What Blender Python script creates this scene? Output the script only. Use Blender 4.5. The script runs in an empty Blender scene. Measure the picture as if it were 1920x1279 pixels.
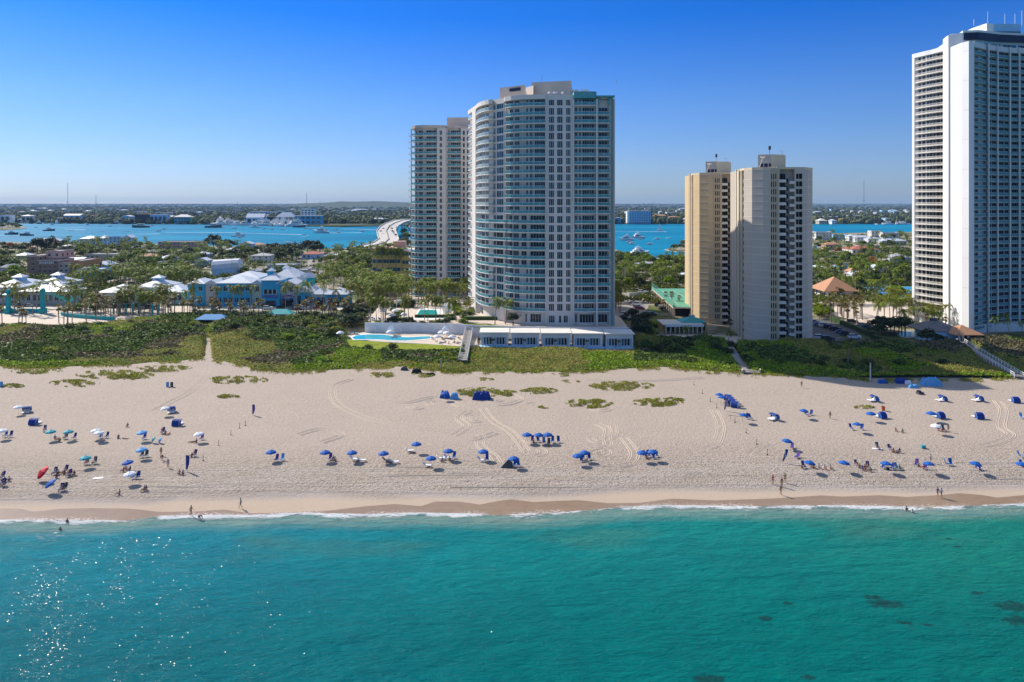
import bpy, math, random
import numpy as np
from mathutils import Vector, Matrix
R = math.radians
random.seed(7); rng = np.random.default_rng(7)
SC = bpy.context.scene
# ---------------------------------------------------------------- camera
H, F = 52.0, 1400.0
cd = bpy.data.cameras.new('camera'); cam = bpy.data.objects.new('camera', cd)
SC.collection.objects.link(cam); SC.camera = cam
cam.location = (0, 0, H); cam.rotation_euler = (R(90), 0, 0)
cd.sensor_width = 36; cd.lens = 36*F/1920; cd.shift_y = -258.5/1920
cd.clip_start = 1; cd.clip_end = 90000
# ---------------------------------------------------------------- world, sun
SUN_AZ = math.atan2(-1.0, 0.85)      # sun stands behind left
SUN_EL = R(37)
w = bpy.data.worlds.new('World'); SC.world = w; w.use_nodes = True
nt = w.node_tree; nt.nodes.clear()
def N(nt, t, **k):
    n = nt.nodes.new(t)
    for a, b in k.items():
        if a.startswith('i_'): n.inputs[a[2:].replace('_', ' ')].default_value = b
        else: setattr(n, a, b)
    return n
sky = N(nt, 'ShaderNodeTexSky', sky_type='NISHITA', sun_disc=False)
sky.sun_elevation = SUN_EL; sky.sun_rotation = SUN_AZ
sky.altitude = 0; sky.air_density = 1.0; sky.dust_density = 0.35; sky.ozone_density = 4.0
tc = N(nt, 'ShaderNodeTexCoord'); sx = N(nt, 'ShaderNodeSeparateXYZ')
nt.links.new(tc.outputs['Generated'], sx.inputs[0])
rp = N(nt, 'ShaderNodeValToRGB'); cr = rp.color_ramp
cr.elements[0].position = 0.0; cr.elements[0].color = (0.34, 0.43, 0.66, 1)
cr.elements[1].position = 0.5; cr.elements[1].color = (1.4, 1.18, 1.0, 1)
e = cr.elements.new(0.05); e.color = (0.32, 0.42, 0.68, 1)
e = cr.elements.new(0.13); e.color = (0.23, 0.385, 0.68, 1)
e = cr.elements.new(0.24); e.color = (0.05, 0.29, 0.72, 1)
e = cr.elements.new(0.29); e.color = (0.05, 0.29, 0.72, 1)
nt.links.new(sx.outputs['Z'], rp.inputs[0])
mx = N(nt, 'ShaderNodeMix', data_type='RGBA', blend_type='MULTIPLY'); mx.inputs[0].default_value = 1
nt.links.new(sky.outputs[0], mx.inputs[6]); nt.links.new(rp.outputs[0], mx.inputs[7])
bg = N(nt, 'ShaderNodeBackground', i_Strength=0.15); wo = N(nt, 'ShaderNodeOutputWorld')
nt.links.new(mx.outputs[2], bg.inputs[0]); nt.links.new(bg.outputs[0], wo.inputs[0])
sd = bpy.data.lights.new('sun', 'SUN'); sd.energy = 5.0; sd.angle = R(0.5); sd.color = (1.0, 0.93, 0.83)
sun = bpy.data.objects.new('sun', sd); SC.collection.objects.link(sun)
sdir = Vector((math.sin(SUN_AZ)*math.cos(SUN_EL), math.cos(SUN_AZ)*math.cos(SUN_EL), math.sin(SUN_EL)))
sun.rotation_euler = (-sdir).to_track_quat('-Z', 'Y').to_euler()
sun.location = (-200, 100, 300)
SC.view_settings.view_transform = 'Standard'; SC.view_settings.look = 'None'
SC.view_settings.exposure = 0.3; SC.view_settings.gamma = 1
SC.cycles.max_bounces = 5; SC.cycles.diffuse_bounces = 2; SC.cycles.glossy_bounces = 2
SC.cycles.transmission_bounces = 3; SC.cycles.transparent_max_bounces = 6; SC.cycles.volume_bounces = 0
# ---------------------------------------------------------------- pixel <-> ground
FOAM = [(-400,972),(0,974),(230,976),(300,967),(370,966),(480,965),(560,961),(700,964),(780,961),(850,962),(950,965),(1060,960),(1150,951),(1250,947),(1400,949),(1450,948),(1560,947),(1700,950),(1750,951),(1850,946),(1920,944),(2400,944)]
WET = [(-400,957),(0,956),(40,956.5),(60,961),(85,960),(110,957),(170,956),(240,957),(300,961),(370,960),(420,957),(470,963),(560,960),(620,958),(680,952),(740,948),(790,951),(815,944),(860,944),(900,949),(930,944),(960,941),(1000,945),(1040,943),(1085,941),(1140,945),(1200,944),(1260,937),(1340,940),(1420,938),(1470,936),(1540,932),(1580,934),(1650,932),(1700,935),(1760,932),(1800,928.5),(1840,931),(1870,935),(1920,931),(2400,931)]
def _w(l):
    a = [((x-960)*72800/(y-381)/F, 72800/(y-381)) for x, y in l]
    return np.array([p[0] for p in a]), np.array([p[1] for p in a])
FX, FY = _w(FOAM); WX, WY = _w(WET)
def shore(X): return np.interp(X, FX, FY)
def wetl(X): return np.interp(X, WX, WY)
def zg(X, Y):
    d = Y - shore(X)
    return np.interp(d, [-60, -3, 0, 12, 70, 100], [-4.5, -.25, 0, 1.0, 1.7, 2.0])
def gp(px, py, z=None):
    zz = 1.5 if z is None else z
    for _ in range(5):
        D = F*(H-zz)/(py-381); X = (px-960)*D/F
        if z is None: zz = float(zg(X, D))
    return X, D, zz
def at(px, D): return ((px-960)*D/F, D)
def zat(py, D): return H - (py-381)*D/F
# ---------------------------------------------------------------- materials
MATS = {}
def mat(name, col, rough=.75, var=.12, scale=.6, spec=.3, isl=0, rnd=0, metal=0, alpha=1, bump=0, bscale=3, trans=0, dets=3):
    if name in MATS: return MATS[name]
    m = bpy.data.materials.new(name); m.use_nodes = True; t = m.node_tree; t.nodes.clear()
    o = N(t, 'ShaderNodeOutputMaterial'); p = N(t, 'ShaderNodeBsdfPrincipled')
    p.inputs['Roughness'].default_value = rough; p.inputs['Specular IOR Level'].default_value = spec
    p.inputs['Metallic'].default_value = metal; p.inputs['Alpha'].default_value = alpha
    g = N(t, 'ShaderNodeNewGeometry'); L = t.links
    col = list(col)+[1]
    n = N(t, 'ShaderNodeTexNoise', i_Scale=scale, i_Detail=dets); L.new(g.outputs['Position'], n.inputs['Vector'])
    mr = N(t, 'ShaderNodeMapRange', i_From_Min=.3, i_From_Max=.7, i_To_Min=1-var, i_To_Max=1+var); L.new(n.outputs[0], mr.inputs[0])
    v = mr.outputs[0]
    if isl:
        q = N(t, 'ShaderNodeMapRange', i_To_Min=1-isl, i_To_Max=1+isl); L.new(g.outputs['Random Per Island'], q.inputs[0])
        mu = N(t, 'ShaderNodeMath', operation='MULTIPLY'); L.new(v, mu.inputs[0]); L.new(q.outputs[0], mu.inputs[1]); v = mu.outputs[0]
    if rnd:
        oi = N(t, 'ShaderNodeObjectInfo')
        q = N(t, 'ShaderNodeMapRange', i_To_Min=1-rnd, i_To_Max=1+rnd); L.new(oi.outputs['Random'], q.inputs[0])
        mu = N(t, 'ShaderNodeMath', operation='MULTIPLY'); L.new(v, mu.inputs[0]); L.new(q.outputs[0], mu.inputs[1]); v = mu.outputs[0]
    vm = N(t, 'ShaderNodeVectorMath', operation='SCALE'); vm.inputs[0].default_value = col[:3]; L.new(v, vm.inputs['Scale'])
    c = vm.outputs[0]
    if rnd and isl:   # foliage: shift hue between objects
        hs = N(t, 'ShaderNodeHueSaturation'); q = N(t, 'ShaderNodeMapRange', i_To_Min=.465, i_To_Max=.525); L.new(oi.outputs['Random'], q.inputs[0])
        L.new(q.outputs[0], hs.inputs['Hue']); L.new(c, hs.inputs['Color']); c = hs.outputs[0]
    L.new(c, p.inputs['Base Color'])
    if bump:
        b = N(t, 'ShaderNodeTexNoise', i_Scale=bscale, i_Detail=4); L.new(g.outputs['Position'], b.inputs['Vector'])
        bp = N(t, 'ShaderNodeBump', i_Strength=bump, i_Distance=.3); L.new(b.outputs[0], bp.inputs['Height']); L.new(bp.outputs[0], p.inputs['Normal'])
    if trans:
        tr = N(t, 'ShaderNodeBsdfTranslucent'); L.new(c, tr.inputs[0]); ms = N(t, 'ShaderNodeMixShader'); ms.inputs[0].default_value = trans
        L.new(p.outputs[0], ms.inputs[1]); L.new(tr.outputs[0], ms.inputs[2]); L.new(ms.outputs[0], o.inputs[0])
    else: L.new(p.outputs[0], o.inputs[0])
    MATS[name] = m; return m
mat('white', (.78,.77,.75), .6, .05, .3); mat('cream', (.72,.66,.60), .7, .05, .15); mat('ivory', (.74,.70,.63), .7, .06, .2)
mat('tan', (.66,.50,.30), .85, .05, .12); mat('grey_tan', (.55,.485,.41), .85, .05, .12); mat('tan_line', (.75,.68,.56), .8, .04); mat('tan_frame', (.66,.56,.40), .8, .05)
mat('beige', (.60,.50,.42), .8, .06, .2); mat('tealwall', (.10,.36,.38), .6, .06); mat('white_tower', (.80,.79,.77), .7, .035, .08)
mat('rail_white', (.62,.66,.66), .5, .05); mat('navy', (.01,.015,.05), .4, .1); mat('metal', (.5,.52,.54), .4, .05, metal=.6)
mat('blue_wall', (.04,.38,.62), .7, .06, .4); mat('lightblue_wall', (.35,.58,.78), .7, .05); mat('palegreen', (.52,.62,.52), .7, .06); mat('greywall', (.50,.50,.47), .75, .06)
mat('white_roof', (.56,.60,.66), .5, .06, .5, .4); mat('grey_roof', (.40,.40,.41), .8, .12, .4); mat('dark_roof', (.17,.16,.16), .85, .15, .5)
mat('red_roof', (.42,.14,.09), .8, .2, 1.2, isl=.05); mat('terra_roof', (.47,.24,.13), .8, .15, 1.5); mat('teal_roof', (.03,.40,.38), .5, .06); mat('pink_wall', (.58,.36,.29), .8, .08)
mat('orange_wall', (.52,.25,.10), .8, .06); mat('brown_wall', (.36,.21,.15), .8, .08); mat('yellow_wall', (.66,.48,.16), .8, .06); mat('tan_house', (.5,.42,.33), .8, .08)
mat('concrete', (.55,.51,.45), .85, .1, .3); mat('paver', (.60,.50,.40), .85, .1, .8); mat('asphalt', (.30,.27,.24), .9, .1, .2); mat('asphalt_dark', (.10,.10,.10), .9, .12, .3)
mat('paint', (.8,.8,.78), .7, .03); mat('wood', (.30,.28,.26), .85, .15, 2); mat('wood_light', (.52,.45,.36), .85, .12, 2)
mat('bark', (.20,.16,.12), .9, .2, 2); mat('palm_bark', (.27,.23,.18), .9, .2, 3)
mat('pool_turq', (.01,.40,.38), .08, .12, .3, .6, bump=.15, bscale=2); mat('pool_blue', (.01,.42,.55), .08, .12, .3, .6, bump=.15, bscale=2)
mat('pool_edge', (.78,.76,.72), .6, .04); mat('lawn', (.22,.26,.025), .95, .2, .5, .1, bump=.3, bscale=4); mat('court_green', (.10,.32,.20), .8, .06, .1)
mat('court_blue', (.03,.20,.52), .8, .06, .1); mat('turq', (.02,.50,.55), .5, .06); mat('turq_paint', (.01,.36,.38), .5, .06)
mat('blue_fabric', (.006,.10,.40), .7, .12, 4); mat('royal', (.008,.04,.24), .7, .12, 4); mat('white_fabric', (.82,.82,.83), .7, .04, 3)
mat('teal_fabric', (.05,.36,.40), .7, .08, 3); mat('red_fabric', (.62,.015,.03), .7, .06, 3); mat('sky_fabric', (.12,.36,.66), .7, .06, 3)
mat('purple', (.10,.05,.28), .7, .1, 4); mat('sign_purple', (.18,.06,.35), .6, .05); mat('violet_banner', (.33,.22,.36), .7, .08)
mat('black', (.02,.02,.022), .7, .1); mat('darkgrey', (.08,.08,.09), .7, .1); mat('orange', (.55,.12,.03), .7, .08)
mat('skin', (.44,.24,.15), .6, .06, 3); mat('skin_tan', (.28,.13,.07), .6, .06, 3); mat('hair', (.03,.02,.015), .8, .1, 8)
mat('car_white', (.75,.76,.77), .25, .02, 1, .6); mat('car_grey', (.35,.37,.40), .25, .02, 1, .6); mat('car_dark', (.03,.035,.045), .2, .02, 1, .6)
mat('car_blue', (.05,.12,.28), .22, .02, 1, .6); mat('car_red', (.35,.03,.04), .25, .02, 1, .6); mat('rubber', (.02,.02,.02), .8, .1)
mat('lamp_glass', (.8,.8,.78), .15, .02, 1, .6)
mat('leaf_palm', (.17,.20,.02), .6, .15, .6, .12, isl=.75, rnd=.22, trans=.22); mat('leaf_sabal', (.21,.18,.045), .55, .15, .6, .3, isl=.5, rnd=.2, trans=.28)
mat('leaf_dead', (.22,.13,.055), .8, .15, 1, isl=.4, rnd=.15, trans=.2); mat('leaf_tree', (.085,.13,.014), .6, .2, .5, .25, isl=.65, rnd=.35, trans=.28)
mat('leaf_bright', (.22,.30,.015), .6, .2, .5, .12, isl=.5, rnd=.2, trans=.3); mat('leaf_dark', (.045,.075,.025), .6, .2, .5, .25, isl=.5, rnd=.2, trans=.2)
mat('leaf_orange', (.40,.18,.03), .6, .2, .5, .25, isl=.4, rnd=.1, trans=.3); mat('leaf_grape', (.10,.14,.03), .6, .3, .3, .15, isl=.7, rnd=.3, trans=.25)
mat('leaf_purple', (.15,.12,.07), .6, .3, .4, .12, isl=.65, rnd=.3, trans=.25)
mat('hedge', (.045,.08,.02), .8, .3, 1.5, .2, bump=.8, bscale=3)
def glass(name, base, curt, rough=.12, rows=1.0):
    m = mat(name, base, rough, 0, 1, .35); t = m.node_tree; L = t.links
    p = [n for n in t.nodes if n.type == 'BSDF_PRINCIPLED'][0]
    g = [n for n in t.nodes if n.type == 'NEW_GEOMETRY'][0]
    r = N(t, 'ShaderNodeValToRGB'); r.color_ramp.interpolation = 'CONSTANT'
    r.color_ramp.elements[0].color = (*base, 1); r.color_ramp.elements[1].position = .55; r.color_ramp.elements[1].color = (*[b*2.2 for b in base], 1)
    e = r.color_ramp.elements.new(.80); e.color = (*curt, 1); e = r.color_ramp.elements.new(.9); e.color = (*[b*.5 for b in base], 1)
    L.new(g.outputs['Random Per Island'], r.inputs[0]); L.new(r.outputs[0], p.inputs['Base Color'])
    return m
glass('win', (.008,.016,.025), (.07,.09,.09)); glass('win_teal', (.01,.05,.075), (.03,.14,.17)); glass('win_brown', (.010,.010,.012), (.08,.06,.05), .3)
glass('win_black', (.006,.007,.009), (.05,.04,.035), .4); [setattr(q_.inputs['Specular IOR Level'], 'default_value', .12) for q_ in MATS['win_black'].node_tree.nodes if q_.type == 'BSDF_PRINCIPLED']
mat('rail_glass', (.07,.33,.37), .15, .15, .25, .5, alpha=.78); mat('rail_teal', (.09,.29,.33), .3, .15, .25, .4, alpha=.9); mat('shade_white', (.40,.53,.58), .6, .05); mat('rail_pale', (.36,.46,.46), .25, .15, .25, .5, alpha=.85)  # rail_teal, shade_white: teal cast of the shaded right tower front put into the colour
# ---------------------------------------------------------------- mesh builder
class MB:
    def __init__(s): s.v = []; s.f = []; s.m = []; s.k = []
    def mi(s, m):
        if m not in s.k: s.k.append(m)
        return s.k.index(m)
    def add(s, vs, fs, m):
        o = len(s.v); i = s.mi(m); s.v += [tuple(v) for v in vs]
        for f in fs: s.f.append([a+o for a in f]); s.m.append(i)
        return s
    def box(s, c, d, m, rot=0, T=None):
        x, y, z = [a/2 for a in d]; ca, sa = math.cos(rot), math.sin(rot); vs = []
        for dz in (-z, z):
            for dx, dy in ((-x,-y),(x,-y),(x,y),(-x,y)):
                p = Vector((c[0]+dx*ca-dy*sa, c[1]+dx*sa+dy*ca, c[2]+dz)); vs.append(T @ p if T else p)
        return s.add(vs, [[3,2,1,0],[4,5,6,7],[0,1,5,4],[1,2,6,5],[2,3,7,6],[3,0,4,7]], m)
    def prism(s, pts, z0, z1, m, mtop=None):
        n = len(pts)
        ar = sum(pts[i][0]*pts[(i+1)%n][1]-pts[(i+1)%n][0]*pts[i][1] for i in range(n))
        if ar < 0: pts = pts[::-1]
        vs = [(p[0], p[1], z0) for p in pts]+[(p[0], p[1], z1) for p in pts]
        s.add(vs, [[i, (i+1)%n, (i+1)%n+n, i+n] for i in range(n)], m)
        s.add(vs[n:], [list(range(n))], mtop or m); s.add(vs[:n], [list(range(n))[::-1]], m); return s
    def seg(s, p, q, th, z0, z1, m):      # wall slice along p->q, th metres inward (away from the outer side)
        dx, dy = q[0]-p[0], q[1]-p[1]; l = math.hypot(dx, dy) or 1; ix, iy = -dy/l*th, dx/l*th
        return s.prism([p, q, (q[0]+ix, q[1]+iy), (p[0]+ix, p[1]+iy)], z0, z1, m)
    def tube(s, pts, rad, m, n=6, cap=True):
        pts = [Vector(p) for p in pts]; rr = rad if isinstance(rad, (list, tuple)) else [rad]*len(pts); vs = []
        for i, p in enumerate(pts):
            d = (pts[min(i+1, len(pts)-1)]-pts[max(i-1, 0)]).normalized()
            a = d.cross(Vector((0,0,1)) if abs(d.z) < .9 else Vector((1,0,0))).normalized(); b = d.cross(a)
            for k in range(n):
                t = 2*math.pi*k/n; vs.append(p+(a*math.cos(t)+b*math.sin(t))*rr[i])
        fs = [[i*n+k, i*n+(k+1)%n, (i+1)*n+(k+1)%n, (i+1)*n+k] for i in range(len(pts)-1) for k in range(n)]
        if cap: fs += [list(range(n))[::-1], [(len(pts)-1)*n+k for k in range(n)]]
        return s.add(vs, fs, m)
    def lathe(s, prof, m, n=10, c=(0,0,0), T=None, closed=True):
        vs = []
        for r, z in prof:
            for k in range(n):
                t = 2*math.pi*k/n; p = Vector((c[0]+r*math.cos(t), c[1]+r*math.sin(t), c[2]+z)); vs.append(T @ p if T else p)
        fs = [[i*n+k, i*n+(k+1)%n, (i+1)*n+(k+1)%n, (i+1)*n+k] for i in range(len(prof)-1) for k in range(n)]
        return s.add(vs, fs, m)
    def hip(s, x0, x1, y0, y1, z, h, m, ov=.6, kind='hip', rot=0, c=None):
        x0 -= ov; x1 += ov; y0 -= ov; y1 += ov; w, d = x1-x0, y1-y0; a = min(w, d)/2
        if kind == 'gable':
            if w >= d: rd = [(x0, (y0+y1)/2), (x1, (y0+y1)/2)]
            else: rd = [((x0+x1)/2, y0), ((x0+x1)/2, y1)]
        elif w >= d: rd = [(x0+a, (y0+y1)/2), (x1-a+.01, (y0+y1)/2)]
        else: rd = [((x0+x1)/2, y0+a), ((x0+x1)/2, y1-a+.01)]
        b = [(x0,y0),(x1,y0),(x1,y1),(x0,y1)]
        vs = [(p[0],p[1],z) for p in b]+[(p[0],p[1],z+.18) for p in b]+[(p[0],p[1],z+.18+h) for p in rd]
        if w >= d: top = [[4,5,9,8],[6,7,8,9],[5,6,9],[7,4,8]]
        else: top = [[4,5,8],[5,6,9,8],[6,7,9],[7,4,8,9]]
        if rot and c:
            ca, sa = math.cos(rot), math.sin(rot)
            vs = [(c[0]+(v[0]-c[0])*ca-(v[1]-c[1])*sa, c[1]+(v[0]-c[0])*sa+(v[1]-c[1])*ca, v[2]) for v in vs]
        return s.add(vs, [[3,2,1,0],[0,1,5,4],[1,2,6,5],[2,3,7,6],[3,0,4,7]]+top, m)
    def mesh(s, name, smooth=False):
        me = bpy.data.meshes.new(name); me.from_pydata([tuple(v) for v in s.v], [], s.f); me.update()
        for k in s.k: me.materials.append(MATS[k])
        me.polygons.foreach_set('material_index', s.m)
        if smooth: me.polygons.foreach_set('use_smooth', [True]*len(me.polygons))
        return me
    def build(s, name, parent=None, smooth=False, off=None):
        if not s.v: return None
        if off is None and parent is not None: off = parent.location
        if off is not None: s.v = [(v[0]-off[0], v[1]-off[1], v[2]-off[2]) for v in s.v]
        o = bpy.data.objects.new(name, s.mesh(name, smooth)); SC.collection.objects.link(o)
        if parent is not None: o.parent = parent
        elif off is not None: o.location = off
        return o
def tag(o, label=None, cat=None, group=None, kind=None):
    if label: o['label'] = label
    if cat: o['category'] = cat
    if group: o['group'] = group
    if kind: o['kind'] = kind
    return o
def empty(name, loc, label=None, cat=None, group=None, rot=0):
    o = bpy.data.objects.new(name, None); SC.collection.objects.link(o); o.location = loc; o.rotation_euler = (0,0,rot)
    o.empty_display_size = .3
    return tag(o, label, cat, group)
def ob(name, me, parent=None, loc=(0,0,0), rot=(0,0,0), scale=None):
    o = bpy.data.objects.new(name, me); SC.collection.objects.link(o); o.location = loc; o.rotation_euler = rot
    if scale: o.scale = (scale,)*3 if not hasattr(scale, '__len__') else scale
    if parent is not None: o.parent = parent
    return o
def stamp(name, parts, loc, rot=0, scale=1, tilt=(0,0), mats=None):
    """one thing from shared part meshes: parts = [(name, mesh, [subparts])]"""
    e = bpy.data.objects.new(name, None); SC.collection.objects.link(e); e.location = loc; e.rotation_euler = (tilt[0], tilt[1], rot); e.empty_display_size = .3
    e.scale = (scale,)*3
    for p in parts:
        o = ob(p[0], p[1], e, p[3] if len(p) > 3 else (0,0,0))
        if mats and p[0] in mats:
            o.material_slots[0].link = 'OBJECT'; o.material_slots[0].material = MATS[mats[p[0]]]
        if len(p) > 2 and p[2]:
            for q in p[2]: ob(q[0], q[1], o)
    return e
REG = []
def reg(o, noun, where, px, cat, group=None):
    REG.append((o, noun, where, px)); tag(o, None, cat, group); return o
ORD = 'first second third fourth fifth sixth seventh eighth ninth tenth eleventh twelfth thirteenth fourteenth fifteenth sixteenth seventeenth eighteenth nineteenth twentieth'.split()
def ordw(i): return ORD[i] if i < 20 else '%d%s' % (i+1, 'th' if 10 <= (i+1) % 100 <= 20 else {1:'st',2:'nd',3:'rd'}.get((i+1) % 10, 'th'))
def finish_labels():
    d = {}
    for r in REG: d.setdefault((r[1], r[2]), []).append(r)
    for (noun, wh), l in d.items():
        l.sort(key=lambda r: r[3])
        for i, r in enumerate(l):
            if len(l) == 1: s = '%s %s' % (noun, wh)
            elif i == 0: s = 'leftmost %s %s' % (noun, wh)
            elif i == len(l)-1: s = 'rightmost %s %s' % (noun, wh)
            else: s = '%s %s, %s from the left' % (noun, wh, ordw(i))
            s = ' '.join(s.split()); s = s.replace(', ', ' , ') if 0 else s
            if len(s.split()) > 15:
                for a_, b_ in (('in the long middle row','in the middle row'),('from the left','from left'),(' on the right part of the beach',' at right'),(' seen from behind',''),('small ',''),(' with brown skirt',''),('in the dense grove between the mall and the curved tower','in the grove left of the curved tower'),('between the curved tower and the golden tower','right of the curved tower'),('opening to the left,','facing left'),('turned away from the sea,','facing inland'),('among the mainland trees ','on the mainland '),('in the crowded group between two front row umbrellas','between two front row umbrellas'),('moored in the far marina left of the white tower','in the marina left of the white tower'),('parked on the left of the narrow car park','left in the narrow car park'),('person sitting in a beach chair','seated person'),('person sitting on the sand','person sitting'),('person lying on the sand','person lying'),('in the thicket before the turret of the mall','before the mall turret'),('in the thicket before the right wing of the mall','before the right mall wing'),('the ','')):
                    if len(s.split()) > 15: s = s.replace(a_, b_)
            r[0]['label'] = s
            if len(l) > 2 and 'group' not in r[0]: r[0]['group'] = '%ss %s' % (noun, wh)
# ================================================================ ground, sea, beach
def grid_mesh(name, xs, ys, zf, attrs, m):
    X, Y = np.meshgrid(xs, ys); Z = zf(X, Y)
    co = np.stack([X, Y, Z], -1).reshape(-1, 3).astype(np.float32)
    nx, ny = len(xs), len(ys); i = np.arange((nx-1)*(ny-1)); r, c = i//(nx-1), i % (nx-1); a = r*nx+c
    q = np.stack([a, a+1, a+nx+1, a+nx], -1).astype(np.int32)
    me = bpy.data.meshes.new(name); me.vertices.add(len(co)); me.vertices.foreach_set('co', co.ravel())
    me.loops.add(q.size); me.loops.foreach_set('vertex_index', q.ravel()); me.polygons.add(len(q))
    me.polygons.foreach_set('loop_start', np.arange(0, q.size, 4, dtype=np.int32)); me.update(calc_edges=True)
    me.polygons.foreach_set('use_smooth', np.ones(len(q), bool))
    for k, f in attrs.items():
        at_ = me.attributes.new(k, 'FLOAT', 'POINT'); at_.data.foreach_set('value', f(X, Y).ravel().astype(np.float32))
    me.materials.append(m); o = bpy.data.objects.new(name, me); SC.collection.objects.link(o); return o
def seq(*a):
    o = []
    for lo, hi, st in a: o += list(np.arange(lo, hi, st))
    return np.array(sorted(set(np.round(o, 3))))
def vnoise(X, Y, sc, seed=0):      # smooth value noise
    r = np.random.default_rng(seed).random((64, 64)); x, y = X/sc, Y/sc
    xi, yi = np.floor(x).astype(int), np.floor(y).astype(int); fx, fy = x-xi, y-yi
    fx, fy = fx*fx*(3-2*fx), fy*fy*(3-2*fy); g = lambda a, b: r[a % 64, b % 64]
    return (g(xi,yi)*(1-fx)+g(xi+1,yi)*fx)*(1-fy)+(g(xi,yi+1)*(1-fx)+g(xi+1,yi+1)*fx)*fy
def nodes(name):
    m = bpy.data.materials.new(name); m.use_nodes = True; t = m.node_tree; t.nodes.clear(); MATS[name] = m
    o = N(t, 'ShaderNodeOutputMaterial'); p = N(t, 'ShaderNodeBsdfPrincipled'); t.links.new(p.outputs[0], o.inputs[0])
    return m, t, p
def mixc(t, f, a, b, bt='MIX'):
    n = N(t, 'ShaderNodeMix', data_type='RGBA', blend_type=bt); L = t.links
    for i, v in ((0, f), (6, a), (7, b)):
        if hasattr(v, 'links'): L.new(v, n.inputs[i])
        elif i == 0: n.inputs[0].default_value = v
        else: n.inputs[i].default_value = (*v, 1)
    return n.outputs[2]
def mrange(t, v, a, b, c=0., d=1., sm=True):
    n = N(t, 'ShaderNodeMapRange', i_From_Min=a, i_From_Max=b, i_To_Min=c, i_To_Max=d)
    if sm: n.interpolation_type = 'SMOOTHSTEP'
    t.links.new(v, n.inputs[0]); return n.outputs[0]
def mth(t, op, a, b=0.):
    n = N(t, 'ShaderNodeMath', operation=op)
    for i, v in enumerate((a, b)):
        if hasattr(v, 'links'): t.links.new(v, n.inputs[i])
        else: n.inputs[i].default_value = v
    return n.outputs[0]
def noise(t, pos, sc, st=(1,1,1), det=3, rot=0, tex='ShaderNodeTexNoise', out=0, rough=.5):
    mp = N(t, 'ShaderNodeMapping'); mp.inputs['Scale'].default_value = st; mp.inputs['Rotation'].default_value = (0,0,rot); t.links.new(pos, mp.inputs[0])
    n = N(t, tex); n.inputs['Scale'].default_value = sc
    if tex == 'ShaderNodeTexNoise': n.inputs['Detail'].default_value = det; n.inputs['Roughness'].default_value = rough
    t.links.new(mp.outputs[0], n.inputs['Vector']); return n.outputs[out]
# ---- sand
m, t, p = nodes('sand'); L = t.links; g = N(t, 'ShaderNodeNewGeometry'); P = g.outputs['Position']
dd = N(t, 'ShaderNodeAttribute', attribute_name='shore_d').outputs['Fac']; wd = N(t, 'ShaderNodeAttribute', attribute_name='wet_d').outputs['Fac']
c = mixc(t, noise(t, P, .05, (1, 2, 1), 4), (.35,.285,.225), (.42,.34,.275))
c = mixc(t, mrange(t, noise(t, P, 2.2, (1,1,1), 4, rough=.7), .35, .65), c, (.48,.395,.32))
c = mixc(t, mth(t, 'MULTIPLY', mrange(t, noise(t, P, 5., (1,1,1), 2, rough=.8), .50, .72), .55), c, (.26,.21,.16))
cool = mth(t, 'MULTIPLY', mrange(t, dd, 2, 7), mrange(t, dd, 24, 14)); cool = mth(t, 'MULTIPLY', cool, mrange(t, noise(t, P, .08, (1,3,1)), .35, .6))
c = mixc(t, mth(t, 'MULTIPLY', cool, .5), c, (.50,.43,.37))
spk = mth(t, 'MULTIPLY', mrange(t, noise(t, P, 2.4, (.8,1.3,1), 3, rough=.8), .51, .62), mth(t, 'MULTIPLY', mrange(t, dd, 6, 9), mrange(t, dd, 34, 16, .12, 1))); c = mixc(t, mth(t, 'MULTIPLY', spk, .75), c, (.15,.12,.10))  # dark specks: footprint shade put into the sand colour, densest where churned
lt = mth(t, 'MULTIPLY', mrange(t, noise(t, P, 2.9, (.8,1.3,1), 3, rough=.8), .56, .7), mth(t, 'MULTIPLY', mrange(t, dd, 6, 9), mrange(t, dd, 34, 16, .3, 1))); c = mixc(t, mth(t, 'MULTIPLY', lt, .6), c, (.62,.53,.43))
c = mixc(t, mth(t, 'MULTIPLY', mrange(t, dd, 6.5, 3.5), .7), c, (.50,.38,.27))          # smooth upper swash sand
wet = mrange(t, wd, -.12, .12)
wcol = mixc(t, noise(t, P, .6, (1,2,1)), (.24,.16,.10), (.33,.23,.15)); c = mixc(t, wet, c, wcol)
lace = mth(t, 'MULTIPLY', mrange(t, mth(t, 'ADD', noise(t, P, 2.0, (1,1.6,1), 5, rough=.7), mth(t, 'MULTIPLY', dd, -.10)), .44, .56), mth(t, 'MULTIPLY', wet, mrange(t, dd, 2.4, .3)))
lace = mth(t, 'MULTIPLY', lace, mrange(t, noise(t, P, .09, (1,.1,1), 2), .42, .56)); c = mixc(t, mth(t, 'MULTIPLY', lace, .75), c, (.72,.66,.62))
L.new(c, p.inputs['Base Color']); L.new(mrange(t, wet, 0, 1, .95, .25, False), p.inputs['Roughness']); p.inputs['Specular IOR Level'].default_value = .25
b1 = noise(t, P, 1.9, (1,1,1), tex='ShaderNodeTexVoronoi', out=0); b1 = mrange(t, b1, 0, .45)                       # footprints: pits
b2 = noise(t, P, 1.5, (1,1,1), 4, rough=.75)
busy = mth(t, 'MULTIPLY', mrange(t, dd, 6, 9), mrange(t, dd, 30, 18, .22, 1.0))
hh = mth(t, 'ADD', mth(t, 'MULTIPLY', b1, mth(t, 'MULTIPLY', busy, .10)), mth(t, 'MULTIPLY', b2, mth(t, 'MULTIPLY', mth(t, 'MULTIPLY', mrange(t, dd, 4, 9), mrange(t, dd, 40, 16, .7, 1.5)), .34)))
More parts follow.
